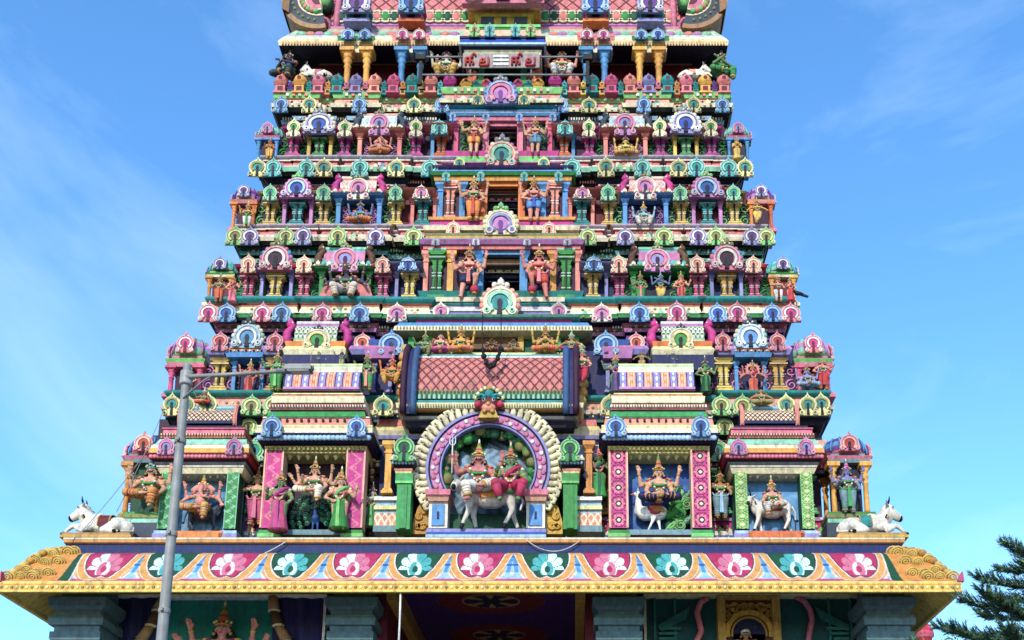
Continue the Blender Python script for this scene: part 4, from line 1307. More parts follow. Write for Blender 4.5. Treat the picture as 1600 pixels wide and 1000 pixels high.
storey(dict(T=T5, W=364, label='storey with magenta pilasters', wall='plum',
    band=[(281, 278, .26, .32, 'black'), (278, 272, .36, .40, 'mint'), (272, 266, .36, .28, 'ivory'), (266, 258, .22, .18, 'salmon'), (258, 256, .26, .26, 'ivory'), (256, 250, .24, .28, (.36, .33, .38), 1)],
    bays=[(104, 38, .26), (192, 80, .30), (286, 50, .30), (342, 23, .28)],
    recess=[(T5, [(314, 308, .05, .05, 'ink'), (308, 303, .14, .18, 'lilac'), (303, 298, .02, .02, 'maroon'), (298, 293, .14, .2, 'crimson'), (293, 287, .05, .1, 'ivory'), (287, 281, .1, .24, 'ink')], 364, [(286, 50, .22), (192, 80, .22), (342, 23, .2)])],
    dent=[(287, 282, .27, 'peach', 4, [(118, 150), (214, 258), (330, 362)])],
    kband=(275, 251), kudus=[(381, 21, 0), (356, 21, 1), (305, 21, 1), (277, 21, 0), (221, 21, 1), (164, 21, 0), (111, 22, 1)],
    kcols=[KC['gold'], KC['teal']],
    pil=(252, 214), panels=[(150, 155), (228, 232), (261, 264), (308, 312), (341, 346)], scroll='green', panel='ink',
    pils=[(326, 24), (246, 24), (135, 24)], pilc='magenta', prow=(252, 217, 211, 189), pkc=KC['cream'], slab=[(.4, .9, 1.15, 'magenta'), (.3, 1.15, .9, 'lav'), (.3, .8, .8, 'grey')],
    bay=dict(off=286, w=44, rows=(252, 217, 211, 170), colc='yellow', pilc='green', pw=24, arch=dict(w=48, c=('lav', 'ivory', 'blue', 'ink'), p=['cream', 'ivory'], k='grey'), ar=('rose', 'salmon')),
    sala=dict(off=192, w=74, rows=(252, 215, 211, 184), colc='salmon', panel='plum', scroll='lilac', roofc=('peach', 'ivory', 'paleblue', 'white'), kc=KC['lil'], endc='slate'),
    half=dict(off=96, pw=23, pilc='orange', cols=[110], colc='sky', slab=[(.4, .9, 1.1, 'salmon'), (.3, 1.1, .9, 'mint'), (.3, .8, .8, 'aqua')], kc=KC['teal']),
    corner=dict(off=365, w=37, rows=(251, 217, 209, 186), cols=('ink', 'sky', 'sky', 'rose', 'aqua', 'mint', KC['lil'])),
    win=(22, 195, 241, 214),
    central=dict(hw=80, floor=242, lintel=196, win=(22, 195, 241), back='plum', frame='rose', rods=(212, 228),
        roof=[(268, 264, .0, .0, 'ink'), (264, 258, .30, .16, 'lilac'), (258, 248, .14, .12, 'lime'), (248, 241, .12, .16, 'magenta'),
              (196, 190, .05, .08, 'rose'), (190, 186, .12, .18, 'sky'), (186, 179, .06, .06, 'white'), (179, 175, .1, .04, 'sky'), (175, 170, -.06, -.06, 'teal'), (170, 164, .12, -.02, 'aqua')],
        dent=[], cols=[(73, 9, 'pink'), (40, 7, 'pink'), (28, 8, 'rose')], pils=[], scr=[(58, 20, 'ink', 'green')],
        kud=[(66, 262, 245, 18, KC['gold'], .62), (78, 190, 175, 11, KC['blue'], .52), (26, 190, 175, 11, KC['blue'], .52)],
        arch=dict(rows=(263, 213), w=47, c=('peach', 'mint', 'teal', 'ink'), p=['salmon', 'rose', 'cream'], k='grey'))))
# ================================================================== second storey (behind the roofs of the great niches)
def second_storey():
    T = T2
    T.node = empty('storey', (T.ax, T.Y, T.z(650)), TOWER, 'storey with pink corner columns and wide barrel roofs')
    W = 485 * T.s
    z0, z1 = T.z(672), T.z(540)
    b = MB(); b.box(T.ax - W, T.ax + W, T.Y, 2 * YC - T.Y, z0, z1, 'indigo'); put(b, 'wall', T.node)
    def extra(b):
        for a, e in ((270, 320), (430, 492)):
            for sx in (-1, 1):
                x0, x1 = sorted((T.x(sx * a), T.x(sx * e)))
                dentils(b, x0, x1, int((e - a) / 4), T.Y - .44, T.z(655, .44), T.z(651, .44), .04, 'white')
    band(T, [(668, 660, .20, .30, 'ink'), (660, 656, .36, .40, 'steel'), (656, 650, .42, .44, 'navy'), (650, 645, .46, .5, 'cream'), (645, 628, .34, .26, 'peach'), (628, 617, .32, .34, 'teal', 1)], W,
         [(471, 25, .3), (386, 60, .3)], extra=extra)
    for off, w, kc in ((350, 28, 'lime'), (384, 30, 'lime'), (452, 26, 'gold'), (486, 26, 'gold'), (508, 24, 'gold'), (178, 30, 'gold')):
        for sx in (-1, 1): kudu(T, T.node, sx * off, 650, 614, w * 1.1, KC[kc], .80)
    cfg = dict(pil=(617, 565), panel='plum', scroll='lilac')
    scrolls(T, cfg, [(368, 374), (414, 421), (452, 460), (325, 332)])
    for off in (436, 350):
        pil_with_roof(T, off, 29, (617, 566, 546, 520), 'yellow', KC['red'], [(.35, .8, 1.1, 'lav'), (.3, 1.1, .9, 'lilac'), (.35, .55, .55, 'salmon')])
    for off in (214,):
        for sx in (-1, 1):
            put(cached('roof_slab', roof_slab_bm, round(32 * T.s, 2), round(T.h(566, 546), 2), .46, [(.35, .8, 1.1, 'lav'), (.3, 1.1, .9, 'lilac'), (.35, .55, .55, 'salmon')]), 'roof_slab', T.node, T.at(sx * off, 566, .08))
            kudu(T, T.node, sx * off, 548, 518, 30, KC['red'], .34)
    bay(T, 393, 54, (617, 568, 546, 500), 'sky', None, 0, dict(w=52, c=('paleblue', 'white', 'sky', 'ink'), p=['cream', 'ivory', 'mint'], k='slate'), ('orange', 'amber'))
    for sx in (-1, 1):   # barrel roof that closes the wall behind the striped roofs
        n = pavilion(T, sx * 284, 96, py=560)
        b = MB(); w = 92 * T.s
        b.tbox(0, -.2, 0, .18, w, .4, w * 1.06, .6, 'cream'); b.tbox(0, -.2, .18, .30, w * 1.06, .6, w * .98, .5, 'lemon'); b.tbox(0, -.2, .30, .48, w * .98, .4, w * 1.02, .5, 'orange'); b.box(-w * .52, w * .52, -.5, 0, -.5, 0, 'navy')
        put(b, 'cornice', n, T.at(sx * 284, 568, .2))
        hr = T.h(546, 508)
        put(barrel_bm(w * .72, hr, .8, lattice(10, 4, 'green', 'ivory', .34, 'dgreen'), 80, 14, [('lilac', .10), ('white', .10)], ('lemon', 'mint'), None, None), 'barrel_roof', n, T.at(sx * 284, 546, .1))
        kudu(T, n, sx * 284, 548, 508, 44, KC['cream'], .56, crest='slate')
        for q in (-1, 1): put(cached('bracket_figure', end_piece_bm, round(hr * 1.2, 2), 'magenta'), 'bracket_figure', n, T.at(sx * 284 + q * 43, 546, .2), 0, (q, 1, 1))
        # violet framed bay beside the great roof, and its blue arch
        n = pavilion(T, sx * 183, 40, py=617)
        for q in (-13, 13): put(cached('column', column_bm, round(7 * T.s, 2), round(T.h(617, 572), 2), 'lav'), 'column', n, T.at(sx * (183 + q), 617, .2))
        b = MB(); w = 44 * T.s
        b.box(-w * .4, w * .4, -.03, 0, -T.h(617, 572), 0, 'indigo'); b.tbox(0, -.2, 0, .3, w, .5, w * 1.1, .7, 'lilac'); b.tbox(0, -.2, .3, .42, w * 1.1, .7, w * .9, .5, 'rose'); b.tbox(0, -.2, .42, .62, w * .8, .4, w * .9, .5, 'blue')
        put(b, 'cornice', n, T.at(sx * 183, 572, .1))
        kudu(T, n, sx * 168, 556, 516, 40, KC['blue'], .5)
    for sx in (-1, 1):
        corner_shrine(T, 487, 58, (616, 572, 553, 512), ('plum', 'pink', 'rose', 'lime', 'mint', 'lilac', KC['pinkk']), sx)

second_storey()

# ================================================================== first storey: great niches on the ledge
T1 = Tier(1.75, 761, 740)
N1 = Tier(0.55, 761, 760)       # front plane of the niches
N2 = Tier(0.75, 761, 760)       # front plane of the outer niches
A1 = Tier(0.55, 762, 760)       # the great arch

def stack(n, name, T, off, w_px, rows, out0=0.0, depth=1.0):
    """stacked eave mouldings over a niche; rows: (py0, py1, half-width px at foot, at top, forward m at foot, at top, colour)"""
    b = MB()
    x0 = T.x(off)
    for (p0, p1, h0, h1, o0, o1, c) in rows:
        z0, z1 = T.z(p0, o0), T.z(p1, o1)
        a, e = h0 * T.s, h1 * T.s
        yb = T.Y + depth
        b.add([(x0 - a, T.Y - o0, z0), (x0 + a, T.Y - o0, z0), (x0 + a, yb, z0), (x0 - a, yb, z0), (x0 - e, T.Y - o1, z1), (x0 + e, T.Y - o1, z1), (x0 + e, yb, z1), (x0 - e, yb, z1)],
              [(0, 1, 5, 4), (1, 2, 6, 5), (2, 3, 7, 6), (3, 0, 4, 7), (4, 5, 6, 7), (3, 2, 1, 0)], c)
    return b

def beads(b, T, off, half, p0, p1, out, n, c):
    x0, x1 = T.x(off) - half * T.s, T.x(off) + half * T.s
    z0, z1 = T.z(p0, out), T.z(p1, out)
    for i in range(n):
        b.ball((x0 + (x1 - x0) * (i + .5) / n, T.Y - out, (z0 + z1) / 2), (z1 - z0) * .55, c, 6, (1.15, .7, 1))

def cloudy(base, hi, seed, ray=None):
    rnd = random.Random(seed)
    bl = [(rnd.random(), rnd.random(), rnd.uniform(.05, .16), rnd.uniform(2.0, 5.0)) for _ in range(16)]
    def f(u, v):
        k = 0
        for (a, b, q, e) in bl:
            k = max(k, 1 - math.hypot((u - a) / e, v - b) / q * 1.6)
        if ray:
            a = math.atan2(v - ray[1], u - ray[0])
            if abs(math.sin(a * 11)) > .93: k = max(k, .5)
        k = max(0, min(1, k))
        A, B = C(base), C(hi)
        return tuple(x * (1 - k * .6) + y * k * .6 for x, y in zip(A, B))
    return f

def inner_niche(sx):
    T, off = N1, sx * 269
    n = pavilion(T, off, 160, 'niche with pink scroll pillars and dark inner wall' if sx < 0 else 'niche with pink rosette pillars and blue inner wall', 'great_niche', 838)
    hb, ht = T.z(828), T.z(704)
    fn = vine('magenta', 'rose', 5) if sx < 0 else rosette('magenta', 'rose', 'plum', 5)
    for q in (-1, 1):
        put(painted_pillar_bm(25 * T.s, ht - hb, .5, fn, 'maroon' if sx < 0 else 'plum', 18, 100, 'peach'), 'pillar', n, (T.x(off + q * 64), T.Y + .35, hb))
        b = MB(); w = 34 * T.s
        b.box(-w / 2, w / 2, -.62, 0, -.02, .09, 'lime'); b.box(-w * .46, w * .46, -.58, 0, .09, .2, 'green'); put(b, 'pillar_base', n, (T.x(off + q * 64), T.Y + .4, T.z(838, .2)))
    b = MB()
    x0, x1 = T.x(off - 53), T.x(off + 53)
    Yb = T.Y + .60
    b.surface(lambda u, v: (x0 + (x1 - x0) * u, Yb, T.z(832) + (T.z(690) - T.z(832)) * v), 60, 60, cloudy('plum' if sx < 0 else 'blue', 'dark' if sx < 0 else 'sky', 5 if sx < 0 else 8))
    put(b, 'back_panel', n)
    b = MB()
    c = 'plum' if sx < 0 else 'blue'
    for q in (-1, 1): b.box(*sorted((T.x(off + q * 53), T.x(off + q * 76))), T.Y + .3, Yb + .1, T.z(830), T.z(690), 'brown' if sx < 0 else 'plum')
    b.box(T.x(off - 76), T.x(off + 76), Yb + .01, Yb + .5, T.z(834), T.z(690), c); put(b, 'niche_wall', n)
    b = MB(); b.box(T.x(off - 52), T.x(off + 52), T.Y - .12, Yb, T.z(838, 0), T.z(830, 0), 'steel'); put(b, 'plinth', n)
    rows = [(708, 705, 78, 78, .10, .12, 'lemon'), (705, 697, 78, 80, .14, .20, 'yellow'), (697, 693, 80, 82, .12, .14, 'salmon'), (693, 689, 84, 88, .26, .34, 'navy'), (689, 679, 88, 92, .36, .46, 'ink'), (679, 676, 93, 94, .48, .50, 'navy'),
            (676, 667, 91, 90, .46, .40, 'cream'), (667, 664, 90, 90, .42, .42, 'lemon'), (664, 653, 86, 84, .34, .26, 'salmon'), (653, 651, 84, 84, .30, .30, 'white'), (651, 643, 78, 74, .34, .20, 'green'),
            (643, 640, 74, 74, .18, .2, 'ink'), (640, 636, 75, 76, .24, .26, 'rose'), (636, 632, 76, 76, .30, .30, 'ivory'), (632, 629, 72, 72, .20, .2, 'dark'), (629, 619, 73, 74, .26, .30, 'cream'), (619, 616, 72, 70, .22, .2, 'salmon'), (616, 614, 70, 70, .24, .24, 'lemon')]
    b = stack(n, 'canopy', T, off, 80, rows, depth=.9)
    beads(b, T, off, 88, 688, 680, .44, 26, 'paleblue')
    dentils(b, T.x(off - 78), T.x(off + 78), 22, T.Y - .19, T.z(704, .2), T.z(698, .2), .05, 'olive', .5)
    dentils(b, T.x(off - 62), T.x(off + 62), 11, T.Y - .30, T.z(660, .3), T.z(656, .3), .06, 'dark', .3)
    dentils(b, T.x(off - 74), T.x(off + 74), 34, T.Y - .30, T.z(636, .3), T.z(633, .3), .05, 'red', .4)
    put(b, 'canopy', n)
    for q in (-1, 1): kudu(T, n, off + q * 66, 683, 646, 32, KC['blue'], .56)
    for k in (-3, -2, -1, 1, 2, 3):
        put(cached('lotus_drop', lotus_drop_bm, .19, 'lemon'), 'lotus_drop', n, (T.x(off + k * 14.5), T.Y + .1, T.z(704)))
    hr = T.h(614, 566)
    def strip(u, v):
        t = u * 9
        k = int(t)
        f = t - k
        if v > .90: return 'ivory'
        if v < .06: return 'purple'
        if k % 2 == 0:
            return 'white' if (f - .5) ** 2 * 5 + ((v * 4) % 1 - .5) ** 2 < .10 else ('lav' if .15 < f < .85 else 'indigo')
        return 'salmon' if f < .16 or f > .84 else ('peach' if (f - .5) ** 2 * 5 + ((v * 4) % 1 - .5) ** 2 < .10 else 'orange') if .24 < f < .76 else 'ivory'
    bm = barrel_bm(122 * T.s, hr, 1.0, strip, 144, 28, [('ivory', .08), ('cream', .10), ('mint', .06), ('lemon', .06)], ('plum', 'lilac'), None, None)
    put(bm, 'barrel_roof', n, (T.x(off), T.Y + .55, T.z(614, -.1)))

def outer_niche(sx):
    T, off = N2, sx * 447
    n = pavilion(T, off, 130, 'niche with green pillars and a pale blue painted back', 'great_niche', 838)
    hb, ht = T.z(828), T.z(737)
    fn = vine('green', 'mint', 6) if sx < 0 else rosette('green', 'lime', 'lemon', 7)
    for q in (-1, 1):
        put(painted_pillar_bm(19 * T.s, ht - hb, .40, fn, 'dgreen', 14, 90, None), 'pillar', n, (T.x(off + q * 51), T.Y + .30, hb))
        b = MB(); w = 28 * T.s
        b.box(-w / 2, w / 2, -.5, 0, -.02, .10, 'lav'); b.box(-w * .45, w * .45, -.46, 0, .10, .2, 'paleblue'); put(b, 'pillar_base', n, (T.x(off + q * 51), T.Y + .32, T.z(838, .2)))
    Yb = T.Y + .46
    x0, x1 = T.x(off - 43), T.x(off + 43)
    b = MB(); b.surface(lambda u, v: (x0 + (x1 - x0) * u, Yb, T.z(836) + (T.z(728) - T.z(836)) * v), 56, 64, cloudy('sky', 'paleblue', 11 + sx, (.5, .6) if sx < 0 else None)); put(b, 'back_panel', n)
    b = MB()
    for q in (-1, 1): b.box(*sorted((T.x(off + q * 43), T.x(off + q * 60))), T.Y + .26, Yb + .1, T.z(830), T.z(728), 'steel')
    b.box(T.x(off - 60), T.x(off + 60), Yb + .01, Yb + .4, T.z(838), T.z(728), 'sky'); put(b, 'niche_wall', n)
    b = MB(); b.box(T.x(off - 43), T.x(off + 43), T.Y - .18, Yb, T.z(839, .2), T.z(829, .2), 'orange'); put(b, 'plinth', n)
    rows = [(740, 729, 64, 68, .08, .18, 'cream'), (729, 727, 68, 68, .2, .2, 'ivory'), (727, 721, 70, 72, .18, .26, 'grey'), (721, 719, 72, 73, .28, .28, 'ink'), (719, 716, 74, 76, .28, .34, 'maroon'), (716, 710, 76, 80, .36, .42, 'crimson'), (710, 707, 81, 82, .44, .46, 'maroon'),
            (707, 700, 78, 77, .40, .36, 'amber'), (700, 694, 77, 74, .34, .26, 'cream'), (694, 686, 72, 68, .28, .14, 'mint'), (686, 684, 66, 66, .14, .14, 'ink'), (684, 680, 66, 67, .18, .2, 'salmon'), (680, 677, 67, 67, .22, .22, 'maroon'), (677, 670, 64, 64, .16, .16, 'rose'), (670, 668, 65, 65, .2, .2, 'pink'), (668, 665, 58, 58, .1, .1, 'ink')]
    b = stack(n, 'canopy', T, off, 60, rows, depth=.7)
    beads(b, T, off, 76, 716, 710, .41, 26, 'rose')
    dentils(b, T.x(off - 66), T.x(off + 66), 30, T.Y - .22, T.z(681, .22), T.z(678, .22), .05, 'peach', .5)
    put(b, 'canopy', n)
    for q in (-1, 1): kudu(T, n, off + q * 53, 711, 682, 27, KC['lil'], .46)
    for k in (-3, -2, -1, 1, 2, 3):
        put(cached('lotus_drop', lotus_drop_bm, .16, 'cream'), 'lotus_drop', n, (T.x(off + k * 11.5), T.Y + .1, T.z(735)))
    hr = T.h(664, 630)
    bm = barrel_bm(82 * T.s, hr, .9, lattice(11, 4.5, 'cream', 'maroon', .34), 110, 26, [('steel', .10), ('paleblue', .08), ('mint', .06)], ('indigo', 'ink'), 'salmon', 'indigo')
    put(bm, 'barrel_roof', n, (T.x(off), T.Y + .5, T.z(664, -.1)))

def great_arch():
    T = A1
    n = empty('great_arch', T.at(0, 838), TOWER, 'round arch edged with cream flames around a blue mountain')
    s = T.s
    cx, cz = T.x(0), T.z(730)
    Yw = T.Y + .75
    # back: mountain scene, dark green foot
    r = 88 * s
    def hill(u, v):
        x, z = (u - .5) * 2, v
        m = .55 + .30 * math.exp(-((x - .05) / .5) ** 2) + .06 * math.sin(9 * x) + .05 * math.sin(23 * x + 1)
        if z > m: return 'dgreen' if math.sin(17 * x) * math.sin(13 * z) > -.2 else 'olive'
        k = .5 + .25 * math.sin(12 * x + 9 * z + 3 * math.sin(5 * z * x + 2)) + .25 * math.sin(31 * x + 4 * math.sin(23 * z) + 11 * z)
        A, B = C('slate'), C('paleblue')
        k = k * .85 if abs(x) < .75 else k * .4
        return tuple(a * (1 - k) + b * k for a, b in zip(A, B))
    zb, zt = T.z(826), cz + r
    b = MB()
    b.surface(lambda u, v: (cx - r + 2 * r * u, Yw - .25 * math.sin(PI * u) * math.sin(PI * min(1, v * 1.2)) - .045 * math.sin(23 * u + 4 * math.sin(9 * v)) * math.sin(17 * v + 3 * math.sin(13 * u)), T.z(795) + (zt - T.z(795)) * v), 90, 80, hill)
    b.box(cx - 63 * s, cx + 63 * s, Yw - .3, Yw, zb, T.z(793), 'dgreen')
    put(b, 'back_panel', n)
    b = MB()
    for i in range(46):
        a = R(-20 + 220 * i / 45)
        rr = 71 + 4 * math.sin(i * 2.3)
        b.ball((cx + math.cos(a) * rr * s, T.Y + .38 + .06 * math.sin(i * 1.7), cz + math.sin(a) * rr * s), .15 + .05 * math.sin(i * 3.1), ('dgreen', 'olive', 'green')[i % 3], 7, (1, .7, 1))
    put(b, 'leaf_border', n)
    b = MB(); b.ring(cx, cz, 79 * s, 118 * s, R(-38), R(218), T.Y + .3, Yw + .35, 48, 'olive'); put(b, 'arch_wall', n)
    b = MB()
    b.ring(cx, cz, 73.5 * s, 76 * s, R(-36), R(216), T.Y + .02, T.Y + .22, 56, 'lav'); b.ring(cx, cz, 76 * s, 94 * s, R(-36), R(216), T.Y + .08, T.Y + .4, 56, 'ink'); b.ring(cx, cz, 78 * s, 91 * s, R(-35), R(215), T.Y + .03, T.Y + .1, 56, 'lilac'); b.ring(cx, cz, 94 * s, 98 * s, R(-36), R(216), T.Y + .0, T.Y + .4, 56, 'lav')
    for i in range(46):
        a = R(-33) + R(246) * i / 45
        b.ball((cx + math.cos(a) * (82 + 5 * (i % 2)) * s, T.Y + .02, cz + math.sin(a) * (82 + 5 * (i % 2)) * s), .075, 'rose' if i % 3 else 'ivory', 6, (1, .5, 1))
    put(b, 'patterned_ring', n)
    for i in range(40):
        a = R(-34) + R(248) * i / 39
        if abs(math.degrees(a) - 90) < 12: continue
        b = MB()
        L_ = 21 * s
        tdir = 1 if math.cos(a) > 0 else -1
        pts = [(0, 0, 0), (.34 * L_, -.02, tdir * .05 * L_), (.7 * L_, -.04, tdir * .16 * L_), (.98 * L_, -.05, tdir * .10 * L_), (1.02 * L_, -.05, -tdir * .18 * L_), (.80 * L_, -.05, -tdir * .26 * L_), (.66 * L_, -.05, -tdir * .12 * L_)]
        b.tube(pts, [.10, .09, .082, .07, .06, .045, .025], 'cream', 7)
        o = put(b, 'flame', n, (cx + math.cos(a) * 97 * s, T.Y + .12, cz + math.sin(a) * 97 * s))
        o.rotation_euler = (0, -a, 0)
    # lion-face crest
    b = MB()
    kz = T.z(640)
    b.ball((0, 0, 0), .36, 'maroon', 12, (1.1, .6, .95)); b.ball((0, -.15, -.18), .22, 'salmon', 10, (1.2, .7, .8)); b.ball((0, -.28, -.10), .09, 'gold', 8)
    for q in (-1, 1):
        b.ball((q * .17, -.2, .10), .065, 'white', 8); b.ball((q * .18, -.255, .10), .038, 'black', 6); b.ball((q * .17, -.16, .19), .09, 'teal', 7, (1.3, 1, .5)); b.ball((q * .40, -.05, .0), .14, 'crimson', 8); b.ball((q * .14, -.22, -.34), .09, 'gold', 6)
        b.tube([(q * .1, -.15, .26), (q * .28, -.12, .36), (q * .44, -.1, .26)], [.07, .06, .03], 'teal', 6)
    b.ball((0, -.1, .40), .17, 'teal', 8, (1, .6, 1)); b.ball((0, -.1, .60), .11, 'gold', 8); b.prism([(-.36, -.56), (.36, -.56), (.22, -.2), (-.22, -.2)], -.16, .1, 'gold')
    for k in range(9):
        a = R(20 + 140 * k / 8)
        b.ball((math.cos(a) * .5, -.02, .06 + math.sin(a) * .62), .085, 'cream' if k % 2 else 'lemon', 6)
    put(b, 'lion_face', n, (cx, T.Y - .1, kz + .08), 0, .8)
    # pedestals
    for q in (-1, 1):
        b = MB(); w = 29 * s
        x = cx + q * 75.5 * s
        Zs = [T.z(p) for p in (826, 786, 779, 771)]
        b.box(x - w / 2, x + w / 2, T.Y - .05, Yw, Zs[0], Zs[1], 'ivory'); b.box(x - w * .34, x + w * .34, T.Y - .09, T.Y, Zs[0] + .06, Zs[1] - .08, 'sky'); b.box(x - .03, x + .03, T.Y - .12, T.Y - .05, Zs[0] + .25, Zs[1] - .3, 'navy')
        b.tbox(x, T.Y + .2, Zs[1], Zs[2], w * 1.05, .7, w * 1.2, .85, 'peach'); b.tbox(x, T.Y + .2, Zs[2], Zs[3], w * 1.3, .95, w * 1.35, 1.0, 'rose')
        put(b, 'pedestal', n)
        b = MB()       # gilded scroll bracket
        h = T.h(829, 770); w = 26 * s
        poly = [(-w * .5, 0), (w * .5, 0), (w * .5, h), (w * .1, h * .92), (-w * .25, h * .7), (-w * .5, h * .3)]
        if q > 0: poly = [(-p, z) for p, z in poly][::-1]
        b.prism(poly, -.10, .1, 'gold')
        for i, (u, v, q_) in enumerate(((0.1, .2, .3), (-.12, .45, .24), (.16, .62, .26), (.2, .86, .18), (-.2, .2, .18))):
            for t in (1, .55):
                b.tube([(-q * u * w + math.cos(6.9 * k / 12 + i) * q_ * w * t * (1 - .04 * k), -.13, v * h + math.sin(6.9 * k / 12 + i) * q_ * w * t * (1 - .04 * k)) for k in range(13)], .04, 'ochre', 5)
        put(b, 'scroll_bracket', n, (cx + q * 104 * s, T.Y + .35, T.z(829)))
    b = MB()
    for (p0, p1, o, c) in ((839, 835, .3, 'paleblue'), (835, 831, .22, 'blue'), (831, 826, .14, 'lav')):
        b.box(cx - 92 * s, cx + 92 * s, T.Y - o, Yw, T.z(p0, o), T.z(p1, o), c)
    put(b, 'step', n)
    # green pillars with arch finials, yellow side columns
    for q in (-1, 1):
        m = empty('green_pillar', T.at(q * 130, 832, -.1), TOWER)
        h = T.h(832, 746)
        b = MB(); w = 26 * s
        b.tbox(0, 0, 0, h * .82, w * .84, .5, w * .84, .5, 'green'); b.box(-w * .2, w * .2, -.29, 0, .02, h * .78, 'green'); b.tbox(0, 0, h * .82, h * .86, w * 1.05, .6, w * 1.05, .6, 'lime'); b.tbox(0, 0, h * .86, h, w * 1.05, .6, w * 1.05, .6, 'green')
        put(b, 'shaft', m, T.at(q * 130, 832, -.1))
        b = MB(); hh = T.h(746, 720)
        for (a, e, w0, w1, c) in ((0, .12, .95, 1.0, 'lemon'), (.12, .24, 1.05, 1.1, 'salmon'), (.24, .34, 1.0, 1.0, 'ink'), (.34, .62, 1.2, 1.5, 'ink'), (.62, .72, 1.55, 1.6, 'cream'), (.72, 1.0, 1.5, 1.3, 'ivory')):
            b.tbox(0, 0, hh * a, hh * e, w * w0, w0 * .6, w * w1, w1 * .6, c)
        for i in range(7): b.ball((w * (-.6 + .2 * i), -.44, hh * .47), .05, 'paleblue', 6)
        put(b, 'capital', m, T.at(q * 130, 746, -.1))
        kudu(T, m, q * 130, 722, 678, 34, KC['grn'], .38)
        m = empty('side_pavilion', T.at(q * 156, 832, -.3), TOWER)
        put(cached('column', column_bm, .22, round(T.h(776, 694), 2), 'amber'), 'column', m, T.at(q * 157, 776, -.35))
        b = MB(); w = 44 * s
        b.surface(lambda u, v: (-w / 2 + w * u, -.02, T.h(832, 826) + T.h(814, 790) * v), 40, 16, lattice(4, 1.5, 'salmon', 'cream', .3), False)
        b.box(-w / 2, w / 2, 0, .9, 0, T.h(832, 776), 'paleblue'); b.box(-w * .52, w * .52, -.06, 0, 0, T.h(832, 822), 'steel'); b.box(-w * .52, w * .52, -.08, 0, T.h(832, 797), T.h(832, 791), 'lemon'); b.box(-w * .52, w * .52, -.10, .0, T.h(832, 783), T.h(832, 777), 'white')
        put(b, 'plinth', m, T.at(q * 156, 832, -.3))
        b = MB(); b.box(-w * .4, w * .4, 0, .2, 0, T.h(776, 694), 'navy'); put(b, 'back_panel', m, T.at(q * 156, 776, -.75))
    b = stack(n, 'canopy', T1, 0, 150, [(694, 686, 178, 180, .32, .36, 'indigo'), (686, 680, 182, 184, .42, .46, 'lav'), (680, 672, 176, 178, .4, .46, 'cream'), (672, 666, 178, 174, .46, .4, 'lemon'), (666, 656, 172, 170, .4, .32, 'salmon'), (656, 650, 160, 160, .2, .2, 'ink')], depth=.5)
    put(b, 'cornice', n)

